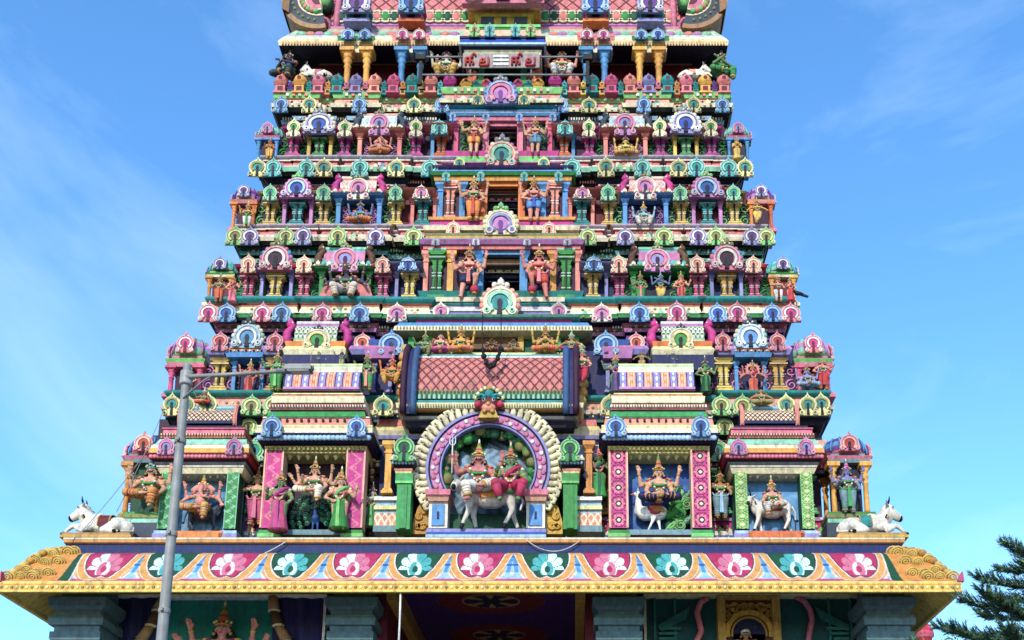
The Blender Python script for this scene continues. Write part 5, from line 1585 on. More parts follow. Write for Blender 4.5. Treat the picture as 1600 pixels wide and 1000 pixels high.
def great_barrel():
    """the wide barrel roof over the central bay"""
    T = Tier(0.95, 768, 590)
    n = empty('great_barrel_roof', T.at(0, 660), TOWER, 'wide barrel roof of salmon diamond tiles with blue end boards')
    b = stack(n, 'cornice', T, 0, 130, [(668, 655, 128, 132, .0, .1, 'ink'), (655, 650, 134, 136, .2, .26, 'grey'), (650, 641, 130, 134, .12, .2, 'dark'), (641, 637, 138, 142, .3, .38, 'amber'), (637, 629, 142, 144, .42, .46, 'cream'), (629, 625, 138, 138, .4, .4, 'teal')], depth=1.0)
    dentils(b, T.x(-140), T.x(140), 70, T.Y - .44, T.z(636, .44), T.z(632, .44), .04, 'olive', .4)
    put(b, 'cornice', n)
    h = T.h(626, 543)
    bm = MB()
    w = 228 * T.s
    d = 1.35
    lat = lattice(15, 6.6, (.46, .17, .13), 'maroon', .20, 'salmon')
    def pat(u, v):
        if v < .045: return 'mint' if int(u * 60) % 2 else 'dgreen'
        if v < .10: return 'dgreen' if (u * 40 % 1 - .5) ** 2 + ((v - .072) * 14) ** 2 < .12 else 'olive'
        if v > .80: return 'cream'
        if v > .72: return 'aqua'
        if v > .66: return 'white'
        return lat(u, v)
    bm.surface(lambda u, v: (-w / 2 + w * u, -d * (.35 + .65 * math.cos(R(80) * v)), h * (-.09 + 1.05 * math.sin(R(86) * v))), 320, 80, pat)
    put(bm, 'tiled_vault', n, (T.x(0), T.Y + .95, T.z(626)))
    b = MB()
    for i, (z0, z1, y, c) in enumerate(((.86, .90, .62, 'paleblue'), (.90, .945, .56, 'mint'), (.945, 1.0, .5, 'lemon'))): b.box(-w / 2, w / 2, -d * y, 0, h * z0, h * z1, c)
    put(b, 'ridge', n, (T.x(0), T.Y + .95, T.z(626)))
    for q in (-1, 1):
        b = MB()
        poly = [(.0, -.1)] + [(d * (.40 + .68 * math.cos(R(-25 + 113 * i / 15))), h * (.06 + 1.02 * math.sin(R(-25 + 113 * i / 15)))) for i in range(16)] + [(0, h * 1.06)]
        x0, x1 = sorted((q * w * .5, q * (w * .5 + .36)))
        m = len(poly)
        v = [(x0, -p, z) for p, z in poly] + [(x1, -p, z) for p, z in poly]
        b.add(v, [tuple(range(m)), tuple(range(2 * m - 1, m - 1, -1))], 'plum'); b.add(v, [(i, i + 1, m + i + 1, m + i) for i in range(m - 1)], 'indigo')
        b.tube([(q * (w * .5 + .05), -p, z) for p, z in poly[1:-1]], .10, (.03, .075, .16), 7); b.tube([(q * (w * .5 + .34), -p * 1.02, z * 1.02) for p, z in poly[1:-1]], .09, 'plum', 7)
        for i in range(14):
            a = R(-20 + 110 * i / 13)
            b.ball((q * (w * .5 + .02), -d * (.40 + .70 * math.cos(a)), h * (.06 + 1.0 * math.sin(a))), .06, 'sky', 6)
        put(b, 'end_board', n, (T.x(0), T.Y + .95, T.z(626)))
        b = MB()
        for i in range(7):        # golden mane of the side bracket
            t = i / 6
            b.ball((q * (.05 + .10 * math.sin(3 * t)), -.1 - .05 * t, h * (.05 + .98 * t)), .20 - .06 * t, 'amber' if i % 2 else 'yellow', 8)
        put(b, 'gilt_bracket', n, (T.x(q * 136), T.Y + .45, T.z(622)))
    # recessed gallery over the vault
    b = MB(); G = Tier(1.75, 772, 530)
    b.box(G.x(-140), G.x(140), G.Y, G.Y + .5, G.z(560), G.z(505), 'dgreen'); b.box(G.x(-34), G.x(34), G.Y - .1, G.Y, G.z(548), G.z(520), 'brown')
    for o in (-128, -100, -42, 42, 100, 128): b.box(G.x(o) - .09, G.x(o) + .09, G.Y - .16, G.Y, G.z(552), G.z(512), 'green' if abs(o) > 60 else 'gold')
    put(b, 'gallery_wall', n)
    b = stack(n, 'cornice', G, 0, 140, [(520, 516, 148, 152, .25, .4, 'green'), (516, 509, 154, 152, .48, .44, 'cream'), (509, 504, 150, 146, .44, .3, 'sky'), (504, 495, 122, 122, .2, .2, 'magenta'), (495, 491, 132, 134, .36, .42, 'mint')], depth=.5)
    dentils(b, G.x(-150), G.x(150), 60, G.Y - .46, G.z(515, .46), G.z(511, .46), .04, 'olive', .35)
    put(b, 'cornice', n)

def first_storey():
    T = T1
    T.node = empty('storey', (T.ax, T.Y, T.z(840)), TOWER, 'lowest storey of the tower with the great niches')
    W = 520 * T.s
    b = MB(); b.box(T.ax - W, T.ax + W, T.Y, 2 * YC - T.Y, T.z(846), T.z(655), 'plum'); put(b, 'wall', T.node)
    band(T, [(846, 836, .34, .34, 'blue'), (836, 828, .30, .26, 'ivory'), (828, 812, .22, .2, 'crimson'), (812, 806, .26, .26, 'lilac')], W, [])
    band(T, [(736, 730, .2, .26, 'ink'), (730, 722, .3, .34, 'maroon'), (722, 712, .36, .3, 'cream'), (712, 702, .28, .2, 'green'), (702, 694, .3, .3, 'cream'), (694, 684, .24, .2, 'peach'), (684, 674, .1, .1, 'ink')], W, [])
    for sx in (-1, 1):
        for off, pb, pt, w, kc in ((362, 722, 682, 34, 'mint'), (372, 680, 648, 30, 'lime'), (186, 720, 690, 26, 'gold'), (505, 720, 690, 28, 'lil')): kudu(T, T.node, sx * off, pb, pt, w, KC[kc], .42)
        for off, w, c in ((368, 30, 'green'), (188, 24, 'amber'), (505, 26, 'green')):
            put(cached('pilaster', pilaster_bm, round(w * T.s, 2), round(T.h(808, 738), 2), c), 'pilaster', T.node, T.at(sx * off, 808, .12))
        for off, w in ((342, 20), (392, 20), (208, 22), (487, 20)):
            put(cached('scroll_panel', scroll_bm, round(w * T.s, 2), round(T.h(806, 742), 2), 'dgreen', 'salmon'), 'scroll_panel', T.node, T.at(sx * off, 806, .03))
    for sx in (-1, 1):
        corner_shrine(Tier(1.25, 781, 760), 553 if sx < 0 else 544, 66, (808, 722, 706, 668), ('dgreen' if sx < 0 else 'ink', 'amber', 'steel', 'rose', 'purple', 'sky', KC['red']), sx)
    # plinth of the corner shrines
    for sx in (-1, 1):
        TT = Tier(1.25, 781, 830)
        b = MB(); x0, x1 = sorted((TT.x(sx * 505), TT.x(sx * 590)))
        b.box(x0, x1, TT.Y - .45, TT.Y + 1.6, TT.z(848), TT.z(826), 'slate'); b.box(x0 + .05, x1 - .05, TT.Y - .40, TT.Y + 1.5, TT.z(826), TT.z(818), 'mint'); b.box(x0 + .02, x1 - .02, TT.Y - .43, TT.Y + 1.55, TT.z(818), TT.z(812), 'olive'); b.box(x0 + .1, x1 - .1, TT.Y - .3, TT.Y + 1.5, TT.z(812), TT.z(806), 'green')
        put(b, 'plinth', T.node)

first_storey()
for sx in (-1, 1):
    inner_niche(sx); outer_niche(sx)
great_arch()
great_barrel()
# ================================================================== gate storey: piers, painted walls, passage, the great painted eave
def gate_storey():
    n = TOWER
    g = empty('gate_storey', (0, 0, 0), TOWER, 'ground storey of the gateway under the painted eave')
    # ledge with blue fascia
    zl, zf, ze = PZ(840, 0), PZ(851, 0), PZ(866, 0)
    HW = (1410 - 757) * ZC(850, 0) / F
    b = MB()
    b.sweep([(-HW, 14), (-HW, 0), (HW, 0), (HW, 14)], [(-2.5, ze - .05, 'navy'), (-.0, ze - .05, 'navy'), (.0, zf, 'navy'), (.02, zf, 'brown'), (.04, zf + .03, 'tan'), (.06, zf + .05, 'amber'), (.06, zl - .09, 'tan'), (.07, zl - .08, 'cream'), (.06, zl - .02, 'tan'), (.02, zl, 'tan'), (-6, zl, 'grey')])
    put(b, 'ledge', g)
    b = MB(); b.sweep([(-HW, 14), (-HW, 0), (HW, 0), (HW, 14)], [(.006, ze, (.004, .017, .090)), (.006, zf - .02, (.004, .017, .090))]); put(b, 'fascia', g)
    # eave
    zt, zb = ze, PZ(909, -1.09)
    zlip = PZ(925, -1.09)
    prof = [(0, 0), (.16, -.02), (.36, -.12), (.56, -.36), (.74, -.62), (.90, -.84), (1.0, -.95), (1.09, -1.0)]
    H = zt - zb
    def ev(v):
        t = v * (len(prof) - 1)
        i = min(int(t), len(prof) - 2)
        f = t - i
        return (prof[i][0] * (1 - f) + prof[i + 1][0] * f, zt + (prof[i][1] * (1 - f) + prof[i + 1][1] * f) * H)
    P = 96.6 * ZC(890, -.5) / F
    nm = 6.5 * P
    def lotus(u, v, dark, mid, pale):
        # u: -.5...5 across one motif (left half of the roof leans one way), v: 0 top .. 1 foot
        Lf = -.33 - .06 * math.sin(PI * min(1, v / .7))
        Rt = .43 - .24 * (min(1, v / .62)) ** 1.3
        bot = .72 - .05 * max(0, 1 - abs(u + .05) / .09)
        def inside(e):
            if v > bot + e * .8: return False
            l, r = Lf - e, Rt + e
            if v > .38:
                k = (v - .38) / max(.01, bot + e * .8 - .38)
                sh = (1 - math.sqrt(max(0, 1 - k * k))) * .24
                l += sh; r -= sh * .75
            return l < u < r
        if inside(0):
            q = math.hypot(u + .06, (v - .56) * .75)
            a = math.atan2(.56 - v, u + .06)
            rr = .27 * (.82 + .18 * abs(math.cos(a * 5)))
            if q < .045: return dark
            if v < .67 and q < rr:
                if (a < -.1 and q > .12) or (q > .11 and abs(math.cos(a * 5)) < .13): return dark
                if q < .10: return mid if u < -.05 else pale
                return pale if u < -.05 else mid
            return dark
        if inside(.015): return 'ink'
        if inside(.036): return 'ivory'
        if inside(.13): return (.58, .31, .08)
        if inside(.145): return 'ivory'
        if inside(.155): return 'gold'
        if v > .84: return 'pink'
        c = .47 - .10 * min(1, v / .6) ** 1.3
        uu = u if u > 0 else u + 1
        du = abs(uu - c - .06)
        if v < .62:
            if du < .045: return 'blue' if math.sin(v * 42) > .75 else ('sky' if du < .03 else 'paleblue')
            return 'paleblue' if du < .06 else (.60, .36, .11)
        if v < .76 and du < .06 + (v - .62) * .8: return 'paleblue' if du < .03 + (v - .62) * .7 else 'ivory'
        return (.60, .36, .11) if v < .74 else 'pink'
    def paint(x, v):
        if v > .94: return 'pink'
        m = round(x / P)
        if abs(m) > 6:
            ax = abs(x) - nm
            # gilded scroll corner on green
            if v > .86 - .03 * math.sin(x * 9): return 'pink'
            lim = .10 + .62 * v
            if ax < lim * .55: return 'dgreen' if ax > .04 else 'ivory'
            return 'amber'
        u = x / P - m
        if v > .84:
            k = abs(((x / P) % .5) - .25)
            return 'rose' if k < .06 and v < .92 else 'pink'
        return lotus(u if x < 0 or m == 0 else -u, v, *(('crimson', 'rose', 'white') if m % 2 == 0 else ('dgreen', 'aqua', (.55, .72, .70))))
    b = MB()
    nu, nv = 2700, 60
    def front(u, v):
        o, z = ev(1 - v)
        x = (u * 2 - 1) * (HW + o)
        return (x, -o, z)
    b.surface(front, nu, nv, lambda u, v: paint((u * 2 - 1) * (HW + ev(1 - v)[0]), 1 - v))
    for sx in (-1, 1):
        def side(u, v):
            o, z = ev(1 - v)
            y = -o + u * (14 + 2 * o)
            return (sx * (HW + o), y, z)
        def sp(u, v):
            y = u * 14
            return paint((y - 7), 1 - v) if 1.2 < y < 12.8 else 'gold'
        s = MB(); s.surface(side, 300, 24, sp)
        if sx < 0: s.f = [f[::-1] for f in s.f]
        o = len(b.v); b.v += s.v; b.f += [[i + o for i in f] for f in s.f]; b.c += s.c; b.sm += s.sm
    put(b, 'eave', g, mat=GLOSS)
    b = MB()
    b.sweep([(-HW, 14), (-HW, 0), (HW, 0), (HW, 14)], [(1.09, zb + .02, 'rose'), (1.10, zb - .02, 'yellow'), (1.10, zb - .06, 'yellow'), (1.085, zb - .06, 'amber'), (1.085, zlip + .05, 'amber'), (1.11, zlip + .05, 'lemon'), (1.11, zlip, 'yellow'), (1.0, zlip, 'yellow'), (.95, zlip + .1, 'yellow'), (.5, zlip + .55, 'yellow'), (.2, zlip + .85, 'yellow'), (-.6, zlip + 1.0, 'yellow'), (-2.0, zlip + 1.0, 'yellow')][::-1])
    put(b, 'eave_soffit', g)
    b = MB()
    N = 190
    for i in range(N):
        x = -HW - 1.05 + (2 * HW + 2.1) * (i + .5) / N
        b.ball((x, -1.09, (zb - .06 + zlip + .05) / 2), .048, 'lemon' if i % 2 else 'olive', 6, (1, .5, 1))
    put(b, 'eave_beading', g)
    for sx in (-1, 1):     # gilded scrolls raised on the corners
        b = MB()
        rnd = random.Random(5)
        spots = [(v, a, rnd.uniform(.13, .19)) for v in (.10, .27, .45, .62, .78) for a in (.34, .66, .98, 1.30, 1.62) if a > .14 + .3 * v]
        for (v, a, q) in spots:
            v += rnd.uniform(-.04, .04)
            o, z = ev(v)
            cx = nm + a + o * .35
            if cx > HW + o + .02: continue
            for s in (1, .6, .25):
                b.tube([(sx * (cx + math.cos(6.28 * k / 12) * q * s), -o - .03 - .02 * (1 - s) - math.sin(6.28 * k / 12) * q * s * .45, z + .02 + math.sin(6.28 * k / 12) * q * s * .8) for k in range(12)], .028, ('yellow', 'yellow', 'lemon')[int(s * 3) % 3], 5, True)
        put(b, 'gilded_scroll', g)
        b = MB()               # crest leaves along the hip
        for k in range(10):
            o, z = ev(.02 + k / 10 * .72)
            b.ball((sx * (HW + o), -o, z + .06), .13, 'yellow' if k % 2 else 'ochre', 7, (1, 1, .9))
        o, z = ev(.99)
        b.prism([(sx * (HW + o) - .10, z), (sx * (HW + o) + .08, z), (sx * (HW + o) + .06, z + .28), (sx * (HW + o) - .05, z + .10)], -o - .05, -o + .1, 'pink')
        put(b, 'hip_crest', g)
    # piers with stacked capitals
    Yp = .35
    ztop = PZ(925, Yp) + .5
    for (p0, p1) in ((86, 158), (516, 582), (934, 1000), (1354, 1422)):
        x0, x1 = PX(p0, 960, Yp), PX(p1, 960, Yp)
        cx, w = (x0 + x1) / 2, (x1 - x0)
        b = MB()
        z = lambda p: PZ(p, Yp - .2)
        cy = Yp + w * .5
        for (q0, q1, a, e) in ((1400, 1075, .78, .78), (1075, 1060, .95, .95), (1060, 1042, .8, .8), (1042, 1028, 1.0, 1.0), (1028, 1008, .86, .86), (1008, 996, .95, 1.08), (996, 984, 1.10, 1.10), (984, 974, .98, .98), (974, 964, 1.16, 1.20), (964, 958, 1.20, 1.10), (958, 950, .98, .98), (950, 945, 1.02, 1.16), (945, 932, 1.22, 1.26), (932, 928, 1.24, 1.1), (928, 905, .86, .86)):
            b.tbox(cx, cy, z(q0), z(q1), w * a, w * a, w * e, w * e, (.085, .15, .16))
        b.tbox(cx, cy, .9, z(1400), w * .84, w * .84, w * .78, w * .78, (.085, .15, .16)); b.tbox(cx, cy, 0, .9, w * 1.3, w * 1.3, w * 1.15, w * 1.15, (.085, .15, .16))
        put(b, 'pier', g)
    zceil = zlip + 1.0
    # painted walls between the piers
    Yw = 1.45
    b = MB()
    for (p0, p1) in ((100, 590), (925, 1420)):
        b.box(PX(p0, 960, Yw), PX(p1, 960, Yw), Yw + .35, Yw + .8, 0, zceil, 'indigo')
    b.box(-HW + .6, HW - .6, 13.2, 13.6, 0, zceil, 'plum')
    for sx in (-1, 1): b.box(*sorted((sx * (HW - .5), sx * (HW - .8))), 1.6, 13.4, 0, zceil, 'steel')
    put(b, 'wall', g)
    z = lambda p: PZ(p, Yw)
    x = lambda p: PX(p, 965, Yw)
    zlow = 4.0
    m = empty('wall_panel', (x(337), Yw, zlow), g, 'teal wall panel with navy curtains')
    b = MB(); b.box(x(165), x(508), Yw + .28, Yw + .34, zlow, z(931), (.01, .20, .17)); put(b, 'panel_ground', m)
    b = MB()
    for (a, e) in ((163, 167), (505, 509)): b.box(x(a), x(e), Yw - .02, Yw + .3, zlow, z(929), 'white')
    b.box(x(163), x(509), Yw - .025, Yw + .3, z(933), z(929), 'white'); put(b, 'panel_frame', m)
    def drape(xa, xb, q):
        c = MB()
        def fn(u, v):
            k = u if q < 0 else 1 - u
            edge = 1 - .42 * (1 - v) ** 2
            xx = xa + (xb - xa) * u * edge if q < 0 else xb - (xb - xa) * (1 - u) * edge
            return (xx, Yw + .12 - .07 * math.sin(9 * (1 - v) + 7 * k * (1.2 - v)) - .04 * math.sin(19 * k), zlow + (z(933) - zlow) * v)
        c.surface(fn, 30, 60, lambda u, v: 'indigo')
        return c
    put(drape(x(168), x(254), -1), 'curtain', m); put(drape(x(424), x(504), 1), 'curtain', m)
    for q, xs in ((1, (254, 246, 238, 222)), (-1, (424, 428, 436, 452))):
        b = MB()
        pts = [Vector((x(xs[0]), Yw + .0, z(933))), Vector((x(xs[1]), Yw - .03, z(955))), Vector((x(xs[2]), Yw - .03, z(978))), Vector((x(xs[3]), Yw - .03, z(1004))), Vector((x(xs[3] - q * 22), Yw - .03, z(1040)))]
        for i in range(4):
            b.tube([pts[i], pts[i].lerp(pts[i + 1], .92)], [.13, .17], 'tan' if i % 2 == 0 else 'brown', 8); b.ball(pts[i + 1], .19, 'cream', 8, (1, .8, .4))
        put(b, 'curtain_band', m)
    m = empty('wall_panel', (x(1178), Yw, zlow), g, 'dark teal wall panel with pink cords and a gilt arched frame')
    b = MB(); b.box(x(1008), x(1348), Yw + .28, Yw + .34, zlow, z(929), (.008, .075, .085))
    for (a, e) in ((1022, 1026), (1054, 1058), (1296, 1300), (1330, 1334)): b.box(x(a), x(e), Yw + .16, Yw + .3, zlow, z(932), (.02, .16, .16))
    for q in (-1, 1):
        for k in range(5):
            xx = x(1030) if q < 0 else x(1326)
            ww = .62 - .10 * k
            b.box(*sorted((xx, xx - q * -1 * -ww if False else xx + (ww if q < 0 else -ww))), Yw + .1, Yw + .28, z(978 + 8 * k + 4), z(978 + 8 * k), (.025, .18, .17))
        b.prism([(x(1028), z(975)), (x(1028) + .95, z(945)), (x(1028) + .8, z(965)), (x(1028) + .1, z(985))] if q < 0 else [(x(1328), z(985)), (x(1328) - .8, z(965)), (x(1328) - .95, z(945)), (x(1328), z(975))][::1], Yw + .12, Yw + .26, (.02, .14, .14))
    put(b, 'panel_ground', m)
    b = MB()
    for (a, e) in ((1006, 1010), (1345, 1349)): b.box(x(a), x(e), Yw - .02, Yw + .3, zlow, z(929), 'cream')
    b.box(x(1006), x(1349), Yw - .025, Yw + .3, z(931), z(928), 'cream'); put(b, 'panel_frame', m)
    for pts in (((1108, 932), (1096, 940), (1090, 955), (1093, 970), (1096, 985), (1088, 1000), (1084, 1020)), ((1246, 930), (1260, 938), (1268, 952), (1270, 968), (1266, 982), (1262, 1000), (1266, 1020))):
        b = MB(); b.tube([(x(p), Yw + .1, z(q)) for p, q in pts], .085, 'rose', 8); put(b, 'cord', m)
    b = MB()
    xa, xb = x(1121), x(1219)
    b.box(xa, xa + .22, Yw - .06, Yw + .3, zlow, z(932), 'gold'); b.box(xb - .22, xb, Yw - .06, Yw + .3, zlow, z(932), 'gold'); b.box(xa, xb, Yw - .065, Yw + .3, z(936), z(932), 'gold')
    cx, cz, r = (xa + xb) / 2, z(990), (xb - xa) * .36
    b.box(xa + .2, xb - .2, Yw + .1, Yw + .2, zlow, z(936), 'brown')
    b.ring(cx, cz, r * .86, r * 1.08, R(-10), R(190), Yw - .04, Yw + .2, 26, 'ochre'); b.ring(cx, cz, r * .72, r * .80, R(-10), R(190), Yw + .0, Yw + .2, 26, 'gold')
    b.ring(cx, cz, 0, r * .72, R(0), R(359.9), Yw + .07, Yw + .12, 26, 'navy'); b.box(cx - r * .72, cx + r * .72, Yw + .07, Yw + .12, zlow, cz, 'navy')
    for q in (-1, 1):
        for (dx, dz, k) in ((.36, 1.15, .14), (.72, 1.0, .15), (.98, .75, .13), (.95, 1.2, .12), (.6, 1.3, .10), (.15, 1.28, .10), (1.0, .35, .11)):
            for t in (1, .5): b.tube([(cx + q * (dx * r + math.cos(.52 * i) * k * t), Yw + .07, cz + dz * r + math.sin(.52 * i) * k * t) for i in range(13)], .03, 'ochre', 5)
    put(b, 'gilt_frame', m)
    # passage: side walls, beams and painted ceiling
    b = MB()
    for sx in (-1, 1):
        b.box(*sorted((sx * 2.75, sx * 3.3)), 1.2, 13.3, 0, zceil, 'maroon'); b.box(*sorted((sx * 2.48, sx * 2.76)), .9, 13.3, zceil - .55, zceil, 'gold')
    put(b, 'passage_wall', g)
    def ceil(u, v):
        xx, yy = (u - .5) * 5.2, v * 12.4
        k = yy % 3.5 - 1.75
        q = math.hypot(xx / 2.0, k / 1.5)
        a = math.atan2(k, xx)
        if q < .40: return 'tan' if (abs(math.sin(3 * a)) > .86 and q > .15) else 'ink'
        if q < .43: return 'tan'
        if q < .78: return 'maroon' if math.sin(14 * a) * math.sin(20 * q) < .75 else 'brown'
        if q < .80: return 'brown'
        return (.035, .012, .09) if math.sin(10 * xx) * math.sin(11 * yy) < .93 else 'purple'
    b = MB(); b.surface(lambda u, v: (-2.6 + 5.2 * u, .9 + 12.4 * v, zceil - .02), 110, 220, ceil, False); put(b, 'painted_ceiling', g)

gate_storey()

# ================================================================== top of the tower
def crown_storey():
    T = T6
    T.node = empty('storey', (T.ax, T.Y, T.z(178)), TOWER, 'topmost storey with a balustrade of tiny shrines and paired columns')
    n = T.node
    W = 334 * T.s
    recess(T, [(214, 208, .05, .05, 'ink'), (208, 203, .12, .16, 'cream'), (203, 198, .0, .0, 'black'), (198, 193, .14, .18, 'ivory'), (193, 188, .02, .02, 'navy'), (188, 183, .16, .2, 'paleblue'), (183, 178, .05, .24, 'black')], 340, [(286, 50, .2), (192, 74, .2)])
    def extra(b):
        for a, e in ((100, 180), (205, 270), (300, 338)):
            for sx in (-1, 1):
                x0, x1 = sorted((T.x(sx * a), T.x(sx * e)))
                dentils(b, x0, x1, int((e - a) / 4), T.Y - .22, T.z(189, .22), T.z(184, .22), .05, 'ivory')
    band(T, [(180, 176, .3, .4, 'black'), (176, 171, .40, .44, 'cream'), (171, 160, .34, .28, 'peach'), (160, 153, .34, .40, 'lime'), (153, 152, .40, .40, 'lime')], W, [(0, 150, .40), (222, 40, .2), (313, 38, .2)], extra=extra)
    for i, off in enumerate((345, 300, 222, 137, 92)):
        for sx in (-1, 1): kudu(T, n, sx * off, 177, 150, 24, KC[('blue', 'gold', 'blue', 'gold', 'blue')[i]], .66)
    b = MB(); b.box(T.ax - W, T.ax + W, T.Y + .02, 2 * YC - T.Y, T.z(214), T.z(152), 'indigo')
    Yb = T.Y + .75
    b.box(T.ax - W + .3, T.ax - 24 * T.s, Yb, 2 * YC - Yb, T.z(152), PZ(60, Yb), 'maroon'); b.box(T.ax + 24 * T.s, T.ax + W - .3, Yb, 2 * YC - Yb, T.z(152), PZ(60, Yb), 'maroon')
    b.box(T.ax - 24 * T.s, T.ax + 24 * T.s, Yb + 1, 2 * YC - Yb, T.z(152), PZ(60, Yb), 'black')
    for sx in (-1, 1):
        b.box(*sorted((T.x(sx * 70), T.x(sx * 335))), Yb - .12, Yb, PZ(102, Yb), PZ(95, Yb), 'tan'); b.box(*sorted((T.x(sx * 70), T.x(sx * 335))), Yb - .16, Yb, PZ(95, Yb), PZ(88, Yb), 'grey')
    put(b, 'wall', n)
    # balustrade
    big = ['salmon', 'amber', 'rose', 'teal', 'lav', 'salmon', 'pink', 'teal', 'salmon', 'magenta']
    small = ['purple', 'teal', 'amber', 'rose', 'rose', 'teal', 'amber', 'yellow', 'aqua']
    for sx in (-1, 1):
        for i in range(10):
            off = 346 - i * 29.3
            put(cached('tiny_shrine', fan_tower_bm, round(20 * T.s, 2), round(T.h(153, 115, .3), 2), big[i], 'maroon'), 'tiny_shrine', n, T.at(sx * off, 152, .42))
            if i < 9: put(cached('tiny_shrine', fan_tower_bm, round(11 * T.s, 2), round(T.h(153, 126, .3), 2), small[i], 'ink'), 'tiny_shrine', n, T.at(sx * (off - 14.6), 152, .42))
        for off, c, w in ((56, 'amber', 19), (41, 'teal', 13), (25, 'pink', 16)):
            put(cached('tiny_shrine', fan_tower_bm, round(w * T.s, 2), round(T.h(150, 120, .5), 2), c, 'maroon'), 'tiny_shrine', n, T.at(sx * off, 151, .5))
        kudu(T, n, sx * 36, 164, 146, 19, KC['gold'], .92)
    b = MB()
    b.box(T.x(-70), T.x(70), T.Y - .75, T.Y, T.z(160, .75), T.z(150, .75), 'rose'); put(b, 'moulding', n)
    kudu(T, n, 0, 165, 121, 48, ('lav', 'rose', 'lilac', 'purple'), .95, petal=['sky', 'lav'], crest='grey')
    # paired columns with capital blocks
    for sx in (-1, 1):
        for offs, c, blk, blk2, mid in (((244, 214), 'amber', 'green', 'mint', 229), ((159, 130), 'sky', 'salmon', 'rose', 144)):
            m = empty('porch', T.at(sx * mid, 152, 0), TOWER)
            for o in offs: put(cached('column', column_bm, round(11 * T.s, 2), round(T.h(152, 86, .2), 2), c, None, True), 'column', m, T.at(sx * o, 152, .20))
            b = MB(); w = 54 * T.s
            Y = T.Y - .25
            zz = [PZ(p, Y) for p in (86, 80, 74, 66, 60)]
            b.tbox(0, 0, 0, zz[1] - zz[0], w * .9, .42, w * .95, .46, 'cream'); b.tbox(0, 0, zz[1] - zz[0], zz[2] - zz[0], w * .9, .46, w * 1.0, .54, blk2); b.tbox(0, 0, zz[2] - zz[0], zz[3] - zz[0], w * 1.02, .58, w * 1.08, .70, blk); b.tbox(0, 0, zz[3] - zz[0], zz[4] - zz[0], w * 1.08, .72, w * .95, .6, blk2)
            put(b, 'capital', m, (T.x(sx * mid), Y + .1, zz[0]))
            for q in (-1, 1): kudu(T, m, sx * mid + q * 13, 62, 44, 21, KC['blue' if blk == 'green' else 'pinkk'], .60)
            b = MB(); w = 34 * T.s
            zz = [PZ(p, Y) for p in (46, 42, 38, 24, 20)]
            b.tbox(0, 0, 0, zz[1] - zz[0], w * 1.2, .5, w * 1.2, .54, 'lav' if blk == 'green' else 'orange'); b.tbox(0, 0, zz[1] - zz[0], zz[3] - zz[0], w * .85, .36, w * .95, .4, 'teal' if blk == 'green' else 'rose'); b.box(-w * .16, w * .16, -.23, -.15, zz[2] - zz[0], zz[3] - zz[0] - .12, 'ink'); b.tbox(0, 0, zz[3] - zz[0], zz[4] - zz[0], w * 1.2, .5, w * 1.25, .56, 'teal' if blk == 'green' else 'magenta')
            b.box(-w * .5, w * .5, .12, 1.4, 0, zz[4] - zz[0], 'teal' if blk == 'green' else 'rose')
            put(b, 'dormer', m, (T.x(sx * mid), Y - .1, zz[0]))
            kudu(T, m, sx * mid, 22, -16, 44, KC['lav' if blk == 'green' else 'blue'], .70, crest='grey')
    # roof cornice
    Rw = 330 * T.s
    Z = lambda p, o: PZ(p, T.Y - o)
    prof = [(-1.4, Z(78, -.3), 'ink'), (.1, Z(80, .1), 'ink'), (.42, Z(71, .42), 'cream'), (.46, Z(64, .46), 'lemon'), (.40, Z(61, .4), 'ivory'), (.30, Z(57, .3), (.38, .46, .33)), (-.05, Z(46, -.05), 'salmon'), (-.10, Z(43, -.1), 'lilac'), (-.10, Z(41, -.1), 'peach'), (-.9, Z(41, -.1), 'peach')]
    b = MB(); b.sweep(bay_path(Rw, T.Y, [], YC, T.ax), prof)
    dentils(b, T.x(-345), T.x(345), 150, T.Y - .44, Z(70, .44), Z(66, .44), .03, 'amber', .45)
    for i in range(46):
        x = T.x(-325 + 650 * (i + .5) / 46)
        if abs(x - T.ax) < 64 * T.s: continue
        b.ball((x, T.Y - .20, Z(53.5, .2)), .16, ('mint', 'salmon', 'lilac')[i % 3], 7, (1.2, .4, .7))
    put(b, 'roof_cornice', n)
    # wagon roof with flared ends
    z0 = Z(42, -.4)
    hw, rY, rZ = 280 * T.s, YC - T.Y - .35, 4.6
    lat = lattice(26, 13, 'salmon', 'maroon', .17, 'rose')
    def vault(u, v):
        a = PI * v
        return (T.ax - hw + 2 * hw * u, YC - rY * math.cos(a), z0 + rZ * math.sin(a))
    b = MB(); b.surface(vault, 420, 420, lambda u, v: lat(u, v * 2) if .02 < v < .98 else 'dgreen'); put(b, 'barrel_roof', n)
    b = MB()
    b.box(T.x(-278), T.x(278), YC - rY - .06, YC - rY + .3, z0 - .05, z0 + .08, 'lilac')
    for i in range(38):
        off = -270 + 540 * (i + .5) / 38
        if abs(off) < 58: continue
        b.ball((T.x(off), YC - rY - .05, z0 + .30), .22, ('dgreen', 'salmon', 'green')[i % 3], 8, (1, .5, 1)); b.ring(T.x(off), z0 + .30, .20, .27, 0, 2 * PI * .999, YC - rY - .12, YC - rY, 12, 'cream')
    put(b, 'leaf_frieze', n)
